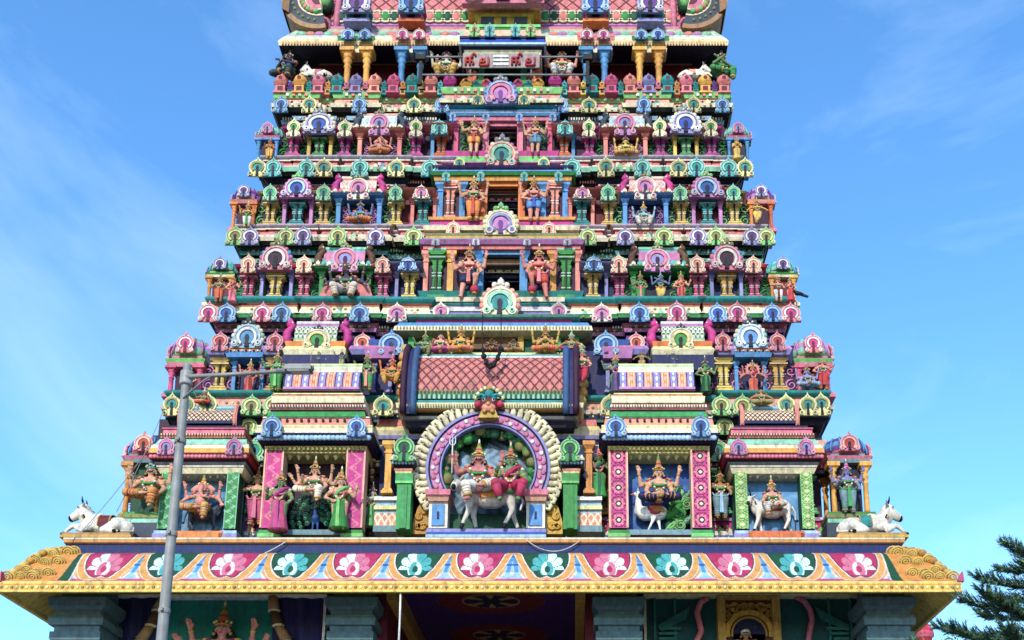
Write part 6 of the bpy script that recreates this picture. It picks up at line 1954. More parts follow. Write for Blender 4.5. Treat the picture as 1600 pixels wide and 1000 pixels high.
    for sx in (-1, 1):
        b = MB()
        def flare(u, v):
            a = PI * v
            k = 1 + .18 * u ** 2
            return (T.ax + sx * (hw + u * 68 * T.s), YC - (rY + .25 * u) * k * math.cos(a), z0 - .1 * u + rZ * k * math.sin(a))
        b.surface(flare, 40, 120, lambda u, v: 'maroon' if u < .14 else 'cream' if u < .20 else ('dgreen' if math.sin(60 * v) > 0 else 'rose') if u < .46 else 'cream' if u < .52 else 'slate' if u < .88 else 'tan')
        if sx < 0: b.f = [f[::-1] for f in b.f]
        def lid(u, v):
            p = flare(1, v); q = (T.ax + sx * (hw + 68 * T.s), YC, z0)
            return tuple(q[i] + (p[i] - q[i]) * u for i in range(3))
        b.surface(lid, 8, 40, lambda u, v: 'rose' if int(u * 8) % 2 else 'dgreen')
        yq = YC - rY - .45
        sq = ZC(30, yq) / F
        ccx, ccz = T.ax + sx * 291 * sq, PZ(2, yq)
        for (r0, r1, dd, c) in ((50, 58, .50, 'tan'), (33, 50, .36, 'slate'), (30, 33, .44, 'cream'), (22, 30, .38, 'dgreen'), (20, 22, .44, 'cream'), (11, 20, .38, 'rose'), (0, 11, .42, 'maroon')):
            a0, a1 = (R(168), R(285)) if sx < 0 else (R(-105), R(12))
            b.ring(ccx, ccz, r0 * sq, r1 * sq, a0, a1, yq - dd * .3, yq + .9, 26, c)
        for k in range(7):
            t = R(180 + 14 * k) if sx < 0 else R(-14 * k)
            b.ball((ccx + math.cos(t) * 26 * sq, yq - .14, ccz + math.sin(t) * 26 * sq), .11, 'salmon' if k % 2 else 'lime', 7); b.ball((ccx + math.cos(t) * 41 * sq, yq - .10, ccz + math.sin(t) * 41 * sq), .07, 'olive', 6)
        put(b, 'flared_end', n)
        b = MB()       # feathered end plate
        for i in range(7):
            a = R(-5 + 14 * i)
            p = (0, -(rY + .20) * math.cos(a), rZ * math.sin(a) * 1.0 + .1)
            b.ball(p, .40, 'dgreen' if i % 2 else 'rose', 9, (.75, .6, 1.1)); b.ball((0 - sx * .03, p[1] - .14, p[2] - .04), .27, 'lime' if i % 2 else 'maroon', 8, (.7, .6, 1.1))
        b.tube([(sx * .18, -(rY + .3) * math.cos(R(-8 + 10 * i)), (rZ + .2) * math.sin(R(-8 + 10 * i)) + .1) for i in range(11)], .13, 'cream', 7)
        b.tube([(-sx * .42, -(rY + .1) * math.cos(R(-8 + 10 * i)), (rZ + .05) * math.sin(R(-8 + 10 * i)) + .1) for i in range(11)], .12, 'rose', 7)
        put(b, 'end_feathers', n, (T.x(sx * 288), YC, z0))
    for i in range(7):
        b = MB(); b.lathe([(.25, 0), (.32, .1), (.2, .2), (.42, .45), (.45, .6), (.3, .8), (.14, .95), (.2, 1.05), (.06, 1.3), (.005, 1.6)], 0, 0, 14, 'gold')
        put(b, 'roof_pot', n, (T.ax + (i - 3) * 1.7, YC, z0 + rZ - .05), mat=METAL)
    # central porch of the top storey
    m = empty('central_porch', T.at(0, 84, .8), TOWER, 'blue roofed porch in the middle of the top storey')
    b = stack(m, 'roof', T, 0, 60, [(96, 86, 50, 52, .5, .5, 'dgreen'), (86, 78, 58, 60, .62, .66, 'cream'), (78, 75, 54, 54, .5, .5, 'black'), (75, 69, 62, 66, .72, .84, 'navy'), (69, 66, 67, 67, .86, .86, 'paleblue'), (66, 59, 66, 64, .84, .74, 'blue'), (59, 56, 66, 66, .8, .8, 'ink'), (56, 46, 60, 58, .7, .6, 'peach'), (46, 42, 56, 56, .62, .62, 'green'), (42, 38, 58, 58, .66, .66, 'lime'), (38, 24, 42, 42, .3, .3, 'gold'), (24, 20, 46, 46, .4, .4, 'yellow'), (20, 12, 56, 56, .3, .36, 'amber'), (12, 8, 58, 58, .44, .44, 'peach')], depth=1.3)
    for off, w in ((-26, 20), (26, 20), (0, 8)): b.box(T.x(off) - w * T.s / 2, T.x(off) + w * T.s / 2, T.Y - .34, T.Y, T.z(36, .34), T.z(26, .34), 'slate')
    dentils(b, T.x(-48), T.x(48), 30, T.Y - .52, T.z(78, .5), T.z(75, .5), .04, 'lemon', .4)
    put(b, 'roof', m)
    for off, c in ((-44, 'lime'), (-20, 'teal'), (20, 'teal'), (44, 'lime')): kudu(T, m, off, 58, 36, 17, KC[c], .86)
    for sx in (-1, 1): put(cached('column', column_bm, .24, round(T.h(150, 96, .4), 2), 'green'), 'column', m, T.at(sx * 33, 150, .40))
    kudu(T, m, 0, 13, -125, 128, ('rose', 'ivory', 'teal', 'slate'), .66, petal=['cream', 'peach'], crest='gold', d=.4)

crown_storey()
# ================================================================== painted figures, each a thing of its own
def W3(px, py, Y): return (PX(px, py, Y), Y, PZ(py, Y))

def stand(label, px, pb, pt, Y, rotz=0.0, group=None, **k):
    k.setdefault('pose', 'stand')
    hat = k.get('hat', 1.0) if k.get('crown', 'gold') else 0
    tot = 1.0 + (.02 + .21 * hat if hat > .3 else 0)
    return statue(label, W3(px, pb, Y), (PZ(pt, Y) - PZ(pb, Y)) / tot, rotz, group=group, **k)

def seat(label, px, pb, pt, Y, rotz=0.0, group=None, **k):
    k.setdefault('pose', 'seat')
    hat = k.get('hat', 1.0) if k.get('crown', 'gold') else 0
    tot = .59 + (.02 + .21 * hat if hat > .3 else 0)
    return statue(label, W3(px, pb, Y), (PZ(pt, Y) - PZ(pb, Y)) / tot, rotz, group=group, **k)

# ledge: two big bulls
def ledge_bull(label, px, mirror, cloth, pads):
    Y = .36
    o = cattle(label, (PX(px, 835, Y), Y, PZ(840, 0) + .12), 1.13, 'lie', mirror, coat='ivory', cloth=cloth, pads=pads)
    b = MB(); b.box(-.86, .78, -.36, .36, -.115, .012, 'tan'); b.box(-.90, .82, -.38, .38, -.118, -.05, 'ochre')
    c = put(b, 'plinth'); c.parent = o; c.location = (0, 0, 0)
ledge_bull('large white reclining bull with a maroon saddlecloth at the left end of the ledge', 163, False, 'maroon', 'gold')
ledge_bull('large white reclining bull with a green saddlecloth at the right end of the ledge', 1354, True, 'teal', 'gold')

# great arch
cattle('white bull standing inside the great round arch', W3(766, 827, .46), 1.36, 'stand', coat='ivory', cloth='amber', pads='crimson')
seat('bare-chested pink four-armed rider in white dhoti on the bull in the great arch', 747, 771, 686, .12, pose='ride', arms='reach', pairs=1, skin='pinkskin', cloth='white', sash='ochre', hi=True, prop='trident', tash=True)
seat('green-faced goddess in a crimson sari seated on the bull in the great arch', 797, 772, 690, .12, pose='throne', arms='open', pairs=0, skin='skingreen', cloth='crimson', sash='crimson', dress='sari', hi=True)
# niche with the pink scroll pillars
bird('peacock with a spread green fan of eyed feathers in the dark niche', W3(492, 831, .62), .80, 'peacock', 'peacock_statue', 'peacock statue')
seat('six-armed god in white dhoti seated before the peacock fan', 490, 776, 712, .30, arms='open', pairs=2, skin='skin', cloth='ivory', sash='amber', hi=True)
stand('goddess in a pink sari standing by the left scroll pillar of the dark niche', 434, 831, 730, .05, pose='sari', arms='open', skin='skingreen', cloth='pink', sash='magenta', dress='sari', hi=True)
stand('goddess in a green sari standing at the right side of the dark niche', 529, 829, 728, .15, pose='sari', arms='hip', skin='skin', cloth='green', sash='lime', dress='sari', hi=True)
# niche with the rosette pillars
bird('white swan with a curling green tail in the blue niche', W3(1022, 833, .85), 1.22, 'swan', 'swan_statue', 'swan statue')
seat('four-armed god in a navy dhoti riding the swan in the blue niche', 1030, 786, 706, .50, pose='lotus', arms='lap', pairs=1, skin='skin', cloth='indigo', sash='amber', hi=True, hat=1.3)
# outer niches
cattle('dark grey four-legged mount under the elephant-headed god', W3(316, 832, .95), .78, 'stand', mirror=True, name='mount_statue', coat='slate', cloth='crimson', pads='gold')
seat('pink elephant-headed god in yellow dhoti riding the dark mount', 314, 803, 738, .72, arms='wide', pairs=1, skin='pinkskin', cloth='yellow', sash='pink', head='elephant', hi=True, hair=None)
cattle('white cow-like mount with a red saddlecloth in the niche nearest the right bull', W3(1208, 833, .95), .98, 'stand', name='mount_statue', coat='ivory', cloth='red', pads='gold')
seat('gold-shielded rider in white on the white mount', 1207, 797, 742, .70, pose='ride', arms='lap', skin='skin', cloth='white', sash='ochre', hi=True, halo=None)
# corners of the lowest storey
seat('four-armed god in yellow dhoti seated at the left corner above the ledge', 232, 783, 708, .62, pose='seat', arms='club', pairs=1, skin='skin', cloth='amber', sash='red', hi=True, crown='aqua', tash=True)
stand('small pink and brown figure on the left side face beside the yellow seated god', 207, 792, 730, 1.5, R(-65), pose='stand', arms='wide', pairs=1, skin='pinkskin', cloth='maroon')
stand('lavender four-armed god with green sash standing at the right corner above the ledge', 1327, 803, 716, .80, arms='open', pairs=1, skin='lav', cloth='steel', sash='green', hi=True, crown='lilac')
# between the niches
stand('slim figure in pink beside the green pilaster left of the dark niche', 398, 822, 728, 1.15, arms='reach', skin='skin', cloth='pink', sash='rose')
stand('figure coiled in a green skirt between the dark niche and the great arch', 580, 826, 752, 1.0, pose='sari', arms='prayer', pairs=1, skin='ivory', cloth='green', sash='lime', dress='sari', crown='slate')
stand('woman in a long dark green sari left of the blue niche', 936, 780, 694, .95, pose='sari', arms='hip', skin='skingreen', cloth='green', sash='dgreen', dress='sari', crown='rose')
stand('tan figure with raised arms between the blue niche and the white mount', 1127, 812, 728, 1.1, arms='reach', pairs=1, skin='tan', cloth='steel', sash='paleblue')
# second storey
YS = 1.35
stand('red-robed many-armed goddess in the blue-columned bay left of the striped roof', 388, 617, 560, YS, pose='sari', arms='open', pairs=2, skin='salmon', cloth='red', sash='orange', dress='sari')
stand('red-robed many-armed goddess in the blue-columned bay near the right corner', 1178, 618, 562, YS, pose='sari', arms='wide', pairs=2, skin='salmon', cloth='orange', sash='red', dress='sari', halo='salmon')
stand('green guardian at the left end of the left striped roof', 430, 613, 546, 1.0, arms='reach', skin='skingreen', cloth='green', sash='lime')
stand('green guardian at the right end of the left striped roof', 572, 613, 548, 1.0, arms='club', skin='skingreen', cloth='green', sash='salmon')
stand('dark green woman at the left end of the right striped roof', 962, 616, 550, 1.0, pose='sari', arms='reach', skin='skingreen', cloth='slate', sash='purple', dress='sari')
stand('green-robed woman at the right end of the right striped roof', 1103, 616, 555, 1.05, pose='sari', arms='hip', skin='skingreen', cloth='dgreen', sash='green', dress='sari', crown='slate')
seat('yellow-clad seated god left of the great barrel roof', 612, 596, 552, 1.0, pose='throne', arms='lap', pairs=1, skin='orange', cloth='amber', sash='yellow', crown='pink')
stand('woman in a crimson wrap right of the great barrel roof', 909, 606, 536, .95, pose='dance', arms='reach', skin='pinkskin', cloth='crimson', sash='pink', crown='mint')
stand('small red figure at the foot of the gilt bracket left of the great barrel roof', 635, 632, 588, .75, arms='hip', skin='salmon', cloth='red', crown=None)
seat('red-clad figure resting on the left outer lattice roof', 318, 632, 604, .95, pose='lotus', arms='reach', skin='tan', cloth='red', sash='orange', crown='cream')
seat('sand coloured figure resting on the right outer lattice roof', 1190, 634, 608, .95, pose='lotus', arms='wide', skin='tan', cloth='olive', sash='tan', crown=None)
stand('guardian half hidden by the lamp post in the left pink-columned corner shrine', 296, 614, 574, 1.25, arms='club', skin='skin', cloth='maroon', sash='cream')
seat('grey seated god in the right pink-columned corner shrine', 1262, 606, 566, 1.2, pose='lotus', arms='lap', pairs=1, skin='lav', cloth='paleblue', crown='gold')
stand('red attendant behind the grey seated god in the right corner shrine', 1287, 610, 562, 1.35, arms='hip', skin='salmon', cloth='red', crown=None)
stand('cream warrior fighting above the left striped roof', 497, 577, 545, 1.2, pose='dance', arms='wide', skin='cream', cloth='navy', crown='tan', prop='staff')
stand('dark warrior crouched above the left striped roof', 533, 577, 549, 1.2, pose='dance', arms='reach', skin='slate', cloth='olive', crown=None)
stand('blue-clad warrior above the right striped roof', 1052, 577, 546, 1.2, pose='dance', arms='reach', skin='tan', cloth='blue', crown='cream')
stand('grey long-limbed figure leaning over the right striped roof', 1003, 580, 550, 1.2, pose='dance', arms='wide', skin='tan', cloth='tan', crown=None)
# gallery over the great barrel roof
YG = 1.15
seat('golden four-armed god left of centre above the great barrel roof', 720, 552, 506, YG, pose='lotus', arms='lap', pairs=1, skin='amber', cloth='orange', sash='lilac')
seat('golden four-armed god right of centre above the great barrel roof', 852, 552, 505, YG, pose='lotus', arms='prayer', pairs=1, skin='yellow', cloth='orange', sash='magenta', tash=True)
seat('green reclining figure at the left end of the gallery', 664, 552, 516, YG, pose='seat', arms='reach', skin='skingreen', cloth='olive', crown='olive')
seat('magenta-clad attendant next to the green reclining figure', 688, 552, 522, YG, pose='lotus', arms='open', skin='pinkskin', cloth='magenta', crown=None)
seat('crimson-clad figure at the right end of the gallery', 893, 552, 514, YG, pose='seat', arms='wide', skin='tan', cloth='crimson', crown='mint')
seat('small brown figure left of the middle of the gallery', 768, 551, 528, 1.45, pose='lotus', arms='prayer', skin='brown', cloth='maroon', crown=None, hair=None)
seat('small brown figure with a pink scarf right of the middle of the gallery', 802, 551, 529, 1.45, pose='lotus', arms='lap', skin='brown', cloth='tan', sash='pink', crown=None, hair=None)
# third storey
Y3 = T3.Y - .55
stand('pink door guardian in dark blue shorts with raised foot, left of lowest window', 732, 467, 380, T3.Y - .58, pose='stride', arms='club', pairs=1, skin='pinkskin', cloth='navy', dress='shorts', prop='club', hi=True, tash=True, sash='salmon')
stand('pink door guardian in red shorts with raised foot, right of lowest window', 842, 467, 380, T3.Y - .58, pose='stride', sx=-1.0, arms='club', pairs=1, skin='salmon', cloth='red', dress='shorts', prop='club', hi=True, tash=True, sash='rose')
seat('dark blue fierce god with salmon wings in the green niche', 540, 462, 402, Y3, pose='throne', arms='wide', pairs=2, skin='skindark', cloth='ivory', sash='amber', wings='salmon', tash=True, crown='slate')
stand('green-skinned attendant left of the dancing blue god', 1001, 472, 423, Y3, arms='club', skin='skingreen', cloth='green', sash='salmon')
stand('dancing blue god in yellow with a flute', 1033, 472, 423, Y3 - .05, pose='dance', arms='flute', pairs=1, skin='skinblue', cloth='yellow', sash='gold', crown='sky')
stand('woman in a red sari right of the dancing blue god', 1065, 472, 423, Y3, pose='sari', arms='hip', skin='salmon', cloth='red', sash='orange', dress='sari')
stand('brown guardian in the left corner shrine of the storey with teal sill', 341, 473, 426, T3.Y - .75, arms='club', skin='tan', cloth='orange')
stand('pink woman in the left corner shrine of the storey with teal sill', 362, 473, 428, T3.Y - .75, pose='sari', arms='hip', skin='pinkskin', cloth='rose', sash='crimson', dress='sari')
stand('white-skirted figure in the right corner shrine of the storey with teal sill', 1217, 472, 428, T3.Y - .75, arms='reach', skin='salmon', cloth='white', sash='maroon')
stand('red-robed figure in the right corner shrine of the storey with teal sill', 1236, 472, 430, T3.Y - .7, pose='sari', arms='open', skin='pinkskin', cloth='crimson', sash='red', dress='sari')
# fourth storey
Y4 = T4.Y - .55
stand('golden door guardian in an orange dhoti left of the middle window', 739, 346, 274, T4.Y - .55, arms='club', pairs=1, skin='skin', cloth='orange', sash='red', hi=True, gem='yellow')
stand('pink door guardian in blue shorts right of the middle window', 834, 346, 274, T4.Y - .55, arms='hip', pairs=1, skin='pinkskin', cloth='sky', dress='shorts', sash='blue', hi=True, gem='yellow', tash=True)
seat('light blue god in orange seated in the blue niche between yellow pilasters', 562, 350, 309, Y4, pose='lotus', arms='lap', pairs=1, skin='skinblue', cloth='orange', sash='red', crown='slate')
seat('pale blue and white god seated in the blue niche between yellow pilasters', 1006, 352, 314, Y4, pose='throne', arms='open', pairs=1, skin='paleblue', cloth='ivory', sash='white', crown='amber')
stand('golden guardian in the left orange-columned corner shrine', 385, 357, 314, T4.Y - .75, arms='open', pairs=1, skin='amber', cloth='ivory', sash='green')
stand('golden dancing guardian in the right orange-columned corner shrine', 1184, 350, 308, T4.Y - .75, pose='dance', arms='wide', skin='amber', cloth='yellow')
# fifth storey
Y5 = T5.Y - .55
stand('golden door guardian in a red loincloth left of the topmost window', 740, 241, 180, T5.Y - .52, arms='reach', pairs=1, skin='skin', cloth='amber', dress='shorts', sash='red', hi=True)
stand('peach door guardian in blue shorts right of the topmost window', 836, 241, 181, T5.Y - .52, arms='hip', pairs=1, skin='skin', cloth='steel', dress='shorts', sash='sky', hi=True, tash=True)
seat('small elephant-headed god seated in the salmon-columned niche', 594, 242, 207, Y5, pose='lotus', arms='wide', pairs=1, skin='pinkskin', cloth='orange', head='elephant', hair=None)
seat('golden goddess seated in the salmon-columned niche', 978, 246, 207, Y5, pose='lotus', arms='lap', pairs=1, skin='yellow', cloth='amber', sash='blue', crown='slate')
stand('orange figure in the left blue-columned corner shrine', 420, 250, 214, T5.Y - .72, arms='open', skin='orange', cloth='amber')
stand('yellow-robed figure in the right blue-columned corner shrine', 1152, 250, 212, T5.Y - .72, pose='sari', arms='prayer', skin='amber', cloth='yellow', sash='gold', dress='sari')
# top storey
Y6 = T6.Y - .1
seat('silvery seated god in a yellow dhoti behind the left half of the balustrade', 697, 121, 71, Y6, pose='throne', arms='open', pairs=1, skin='ivory', cloth='yellow', sash='amber', crown='lilac', hi=True)
seat('peach seated god with white legs behind the right half of the balustrade', 878, 121, 71, Y6, pose='throne', arms='lap', pairs=1, skin='salmon', cloth='white', sash='white', crown='amber', hi=True, tash=True)
stand('orange-skirted attendant behind the left end of the sign board', 742, 146, 67, T6.Y + .1, arms='club', skin='skin', cloth='orange', crown='tan')
stand('orange-skirted attendant behind the right end of the sign board', 834, 146, 67, T6.Y + .1, arms='hip', skin='salmon', cloth='orange', crown='brown')
seat('dark grey musician seated on the top left corner', 450, 124, 74, T6.Y - .2, R(-15), pose='seat', arms='flute', pairs=0, skin='skindark', cloth='slate', sash='dgreen', crown='slate')
seat('green musician seated on the top right corner', 1129, 124, 74, T6.Y - .2, R(15), pose='seat', arms='flute', pairs=0, skin='skingreen', cloth='green', sash='dgreen', crown='slate')
for lab, px, mir, cl in (('small white reclining bull beside the dark musician', 496, False, 'rose'), ('small white reclining bull beside the green musician', 1083, True, 'salmon')):
    cattle(lab, W3(px, 127, T6.Y), .74, 'lie', mir, coat='ivory', cloth=cl, pads='gold')
stand('small salmon figure left of the middle arch below the sign board', 716, 156, 134, T6.Y - .6, arms='prayer', skin='salmon', cloth='crimson', crown=None)
stand('small salmon figure right of the middle arch below the sign board', 871, 156, 134, T6.Y - .6, arms='prayer', skin='salmon', cloth='red', crown='rose')
# bust of a saint in the gilt frame, deity on the left wall
seat('saint with a white headcloth in the gilt arched frame', 1167, 1036, 984, 1.35, pose='lotus', arms='lap', skin='tan', cloth='ochre', sash='ochre', crown='white', hat=.2, hi=True)
stand('pink many-armed deity standing before the teal wall panel', 337, 1122, 938, 1.25, arms='open', pairs=3, skin='pinkskin', cloth='green', sash='gold', hi=True, gem='yellow', crown='ochre', halo=None)

# ================================================================== sign board, cables, bird
def sign_board():
    Y = T6.Y - .95
    x = lambda p: PX(p, 95, Y)
    z = lambda p: PZ(p, Y)
    o = tag(empty('sign_board', (x(783), Y, z(105))), 'white sign board with red Tamil letters and three white bars on a metal frame', 'sign')
    b = MB(); b.box(x(723), x(843), Y, Y + .05, z(105.5), z(83), (.30, .24, .22)); b.box(x(770), x(796), Y - .01, Y, z(104), z(84.5), (.26, .23, .22)); put(b, 'panel', o)
    b = MB()
    zz = [z(p) for p in (88, 92.5, 97, 101)]
    for i, p in enumerate((86.5, 92.5, 98.5)): b.box(x(771), x(795), Y - .03, Y - .01, z(p + 4), z(p), 'white')
    for p in (90.5, 96.5):
        for q in (-1, 1): b.box(*sorted((x(783 + q * 2), x(783 + q * 12))), Y - .035, Y - .01, z(p + 2), z(p), 'black')
    put(b, 'tilak', o)
    # the word on both halves, drawn in strokes
    def glyphs(x0, s, zb):
        b = MB()
        def st(pts, w=.085): b.tube([(x0 + p * s, Y - .035, zb + q * s) for p, q in pts], w * s, (.36, .03, .035), 6)
        st([(0, .0), (0, .62), (.0, .66)]); st([(0, .64), (.42, .64)]); st([(0, .36), (.30, .36)]); st([(.30, .64), (.30, .0)]); st([(.30, .36), (.5, .36), (.56, .2), (.5, .05)]); st([(.46, .64), (.46, .92), (.56, 1.02), (.68, .98), (.70, .8)])   # first letter with its vowel hook
        q = 1.02
        st([(q, .0), (q + .04, .42), (q + .16, .58), (q + .30, .52), (q + .34, .36), (q + .26, .24), (q + .12, .28), (q + .10, .40)]); st([(q, .0), (q + .62, .0)]); st([(q + .62, .0), (q + .62, .66)])
        return b
    s = (x(768) - x(726)) / 1.95
    put(glyphs(x(728), s, z(103)), 'lettering', o); put(glyphs(x(800), s, z(103)), 'lettering', o)
    b = MB()
    for (a, e, p) in ((657, 723, 86), (843, 918, 86), (657, 918, 114)): b.tube([(x(a), Y + .08, z(p)), (x(e), Y + .08, z(p))], .032, 'grey', 6)
    for p in (735, 830): b.tube([(x(p), Y + .08, z(84)), (x(p), Y + .08, z(116))], .03, 'grey', 6)
    put(b, 'frame_rail', o, mat=METAL)
    for p in (657, 918):
        b = MB(); b.box(x(p) - .055, x(p) + .055, Y + .02, Y + .13, PZ(154, T6.Y - .3), z(84), 'black'); b.box(x(p) - .16, x(p) + .16, Y - .04, Y + .16, z(93), z(85), 'dark'); put(b, 'post', o)
sign_board()

def cable(label, pts, r, c, cat='cable', name='cable', mat=None):
    b = MB(); b.tube(pts, r, c, 5)
    return tag(put(b, name, None, mat=mat), label, cat)
def sag(p, q, d, n=12):
    p, q = Vector(p), Vector(q)
    return [p.lerp(q, i / n) - Vector((0, 0, d * 4 * (i / n) * (1 - i / n))) for i in range(n + 1)]
cable('white cable hanging straight down from the eave left of the passage', [W3(626, 924, -1.0), W3(625, 960, -1.0), W3(622, 1030, -1.0)], .03, 'white')
cable('thin guy wire from the left corner down to the left bull', sag(W3(256, 640, .9), W3(182, 800, .3), .1), .010, 'grey')
cable('thin guy wire running to the edge of the ledge in front of the left bull', sag(W3(240, 690, .7), W3(112, 846, -.1), .15), .010, 'grey')
cable('pale wire looping over the blue band below the great arch', sag(W3(822, 843, -.12), W3(908, 843, -.12), .34), .012, 'ivory')
cable('short white wire over the blue band below the pink sari goddess', sag(W3(447, 846, -.12), W3(414, 864, -.14), .02), .014, 'white')
cable('left thin cord hanging in front of the gallery', [W3(754, 487, .4), W3(754, 548, .3)], .014, 'dark')
cable('right thin cord hanging in front of the gallery', [W3(783, 487, .4), W3(783, 548, .3)], .014, 'dark')
b = MB(); gp = [W3(p, q, .28) for p, q in ((754, 546), (756, 556), (760, 566), (766, 573), (772, 570), (777, 560), (783, 546))]
b.tube(gp, .05, 'black', 6)
for p in gp:
    for k in range(3): b.ball((p[0] + random.uniform(-.03, .03), p[1] - .02, p[2] + random.uniform(-.06, .06)), .065, 'dark', 5)
tag(put(b, 'garland'), 'withered black garland looped over the great barrel roof', 'garland')
b = MB(); p = W3(1245, 462, 1.6)
b.capsule((0, 0, .09), .07, (.16, 0, .05), .05, 'black', 8); b.ball((-.07, 0, .15), .055, 'black', 7); b.tube([(-.11, 0, .15), (-.18, 0, .14)], [.018, .003], 'dark', 5); b.prism([(.16, .07), (.36, -.02), (.34, -.06), (.14, .0)], -.03, .03, 'black')
for q in (-.02, .03): b.tube([(.02, q, .04), (.02, q, -.02)], .008, 'dark', 4)
tag(put(b, 'crow', None, p), 'black crow perched at the right corner beside the red-robed figure', 'crow')

# ================================================================== street lamp
def street_lamp():
    Y = -15.0
    bx = PX(293, 572, Y)
    top = PZ(570, Y)
    o = tag(empty('street_lamp', (bx, Y, 0)), 'tall grey street lamp pole with one arm in front of the tower', 'street lamp')
    b = MB(); b.lathe([(.16, .0), (.16, .05), (.10, .06), (.096, 1.2), (.078, 1.22), (.063, top * .6), (.050, top - .03), (.052, top - .02), (.052, top), (.01, top + .012)], 0, 0, 20, (.20, .20, .185)); put(b, 'pole', o, (bx, Y, 0), mat=METAL)
    b = MB(); za = PZ(592, Y)
    ex, ez = PX(440, 580, Y - .1), PZ(580, Y - .1)
    b.tube([(0, -.05, za), (.5, -.06, za + (ez - za) * .42), (ex - bx, -.1, ez)], [.028, .026, .024], (.27, .27, .25), 10); b.lathe([(.075, za - .09), (.078, za - .07), (.078, za + .07), (.075, za + .09)], 0, 0, 16, (.33, .33, .32)); b.tube([(0, -.05, za - .3), (.25, -.06, za - .05), (.42, -.06, za + .05)], .012, 'grey', 6)
    put(b, 'arm', o, (bx, Y, 0), mat=METAL)
    for pz in (690, 835, 955):
        b = MB(); zq = PZ(pz, Y); b.lathe([(.068, zq - .03), (.070, zq - .02), (.070, zq + .02), (.068, zq + .03)], 0, 0, 16, (.22, .21, .20)); b.box(-.015, .015, -.10, -.06, zq - .02, zq + .02, (.16, .14, .12)); put(b, 'clamp', o, (bx, Y, 0), mat=METAL)
    b = MB(); lx = PX(490, 576, Y - .1) - bx; sx0 = ex - bx
    zc = ez + .03
    b.tube([(sx0 - .06, -.1, ez), (sx0 + .06, -.1, ez + .008), (lx - .2, -.1, zc + .01), (lx, -.1, zc + .012)], [.03, .038, .046, .03], (.15, .16, .16), 12); b.box(sx0 + .05, lx - .02, -.17, -.03, zc - .035, zc + .03, (.14, .15, .15)); put(b, 'lamp_head', o, (bx, Y, 0), mat=METAL)
    b = MB(); b.box(sx0 + .08, lx - .05, -.155, -.045, zc - .048, zc - .034, 'ivory'); put(b, 'lens', o, (bx, Y, 0), mat=GLOSS)
street_lamp()

# ================================================================== trees
def leaf_material(name, rough):
    m, n, bs = new_mat(name)
    N, K = n.nodes.new, n.links.new
    at = N('ShaderNodeAttribute'); at.attribute_name = 'Col'
    ge = N('ShaderNodeNewGeometry'); nz_ = N('ShaderNodeTexNoise'); nz_.inputs['Scale'].default_value = 3.0
    mr = N('ShaderNodeMapRange'); mr.inputs['From Min'].default_value = .3; mr.inputs['From Max'].default_value = .7; mr.inputs['To Min'].default_value = .6; mr.inputs['To Max'].default_value = 1.5
    hv = N('ShaderNodeHueSaturation')
    K(ge.outputs['Position'], nz_.inputs['Vector']); K(nz_.outputs['Fac'], mr.inputs['Value']); K(mr.outputs['Result'], hv.inputs['Value']); K(at.outputs['Color'], hv.inputs['Color']); K(hv.outputs['Color'], bs.inputs['Base Color'])
    bs.inputs['Roughness'].default_value = rough
    return m
LEAF = leaf_material('leaf', .5)

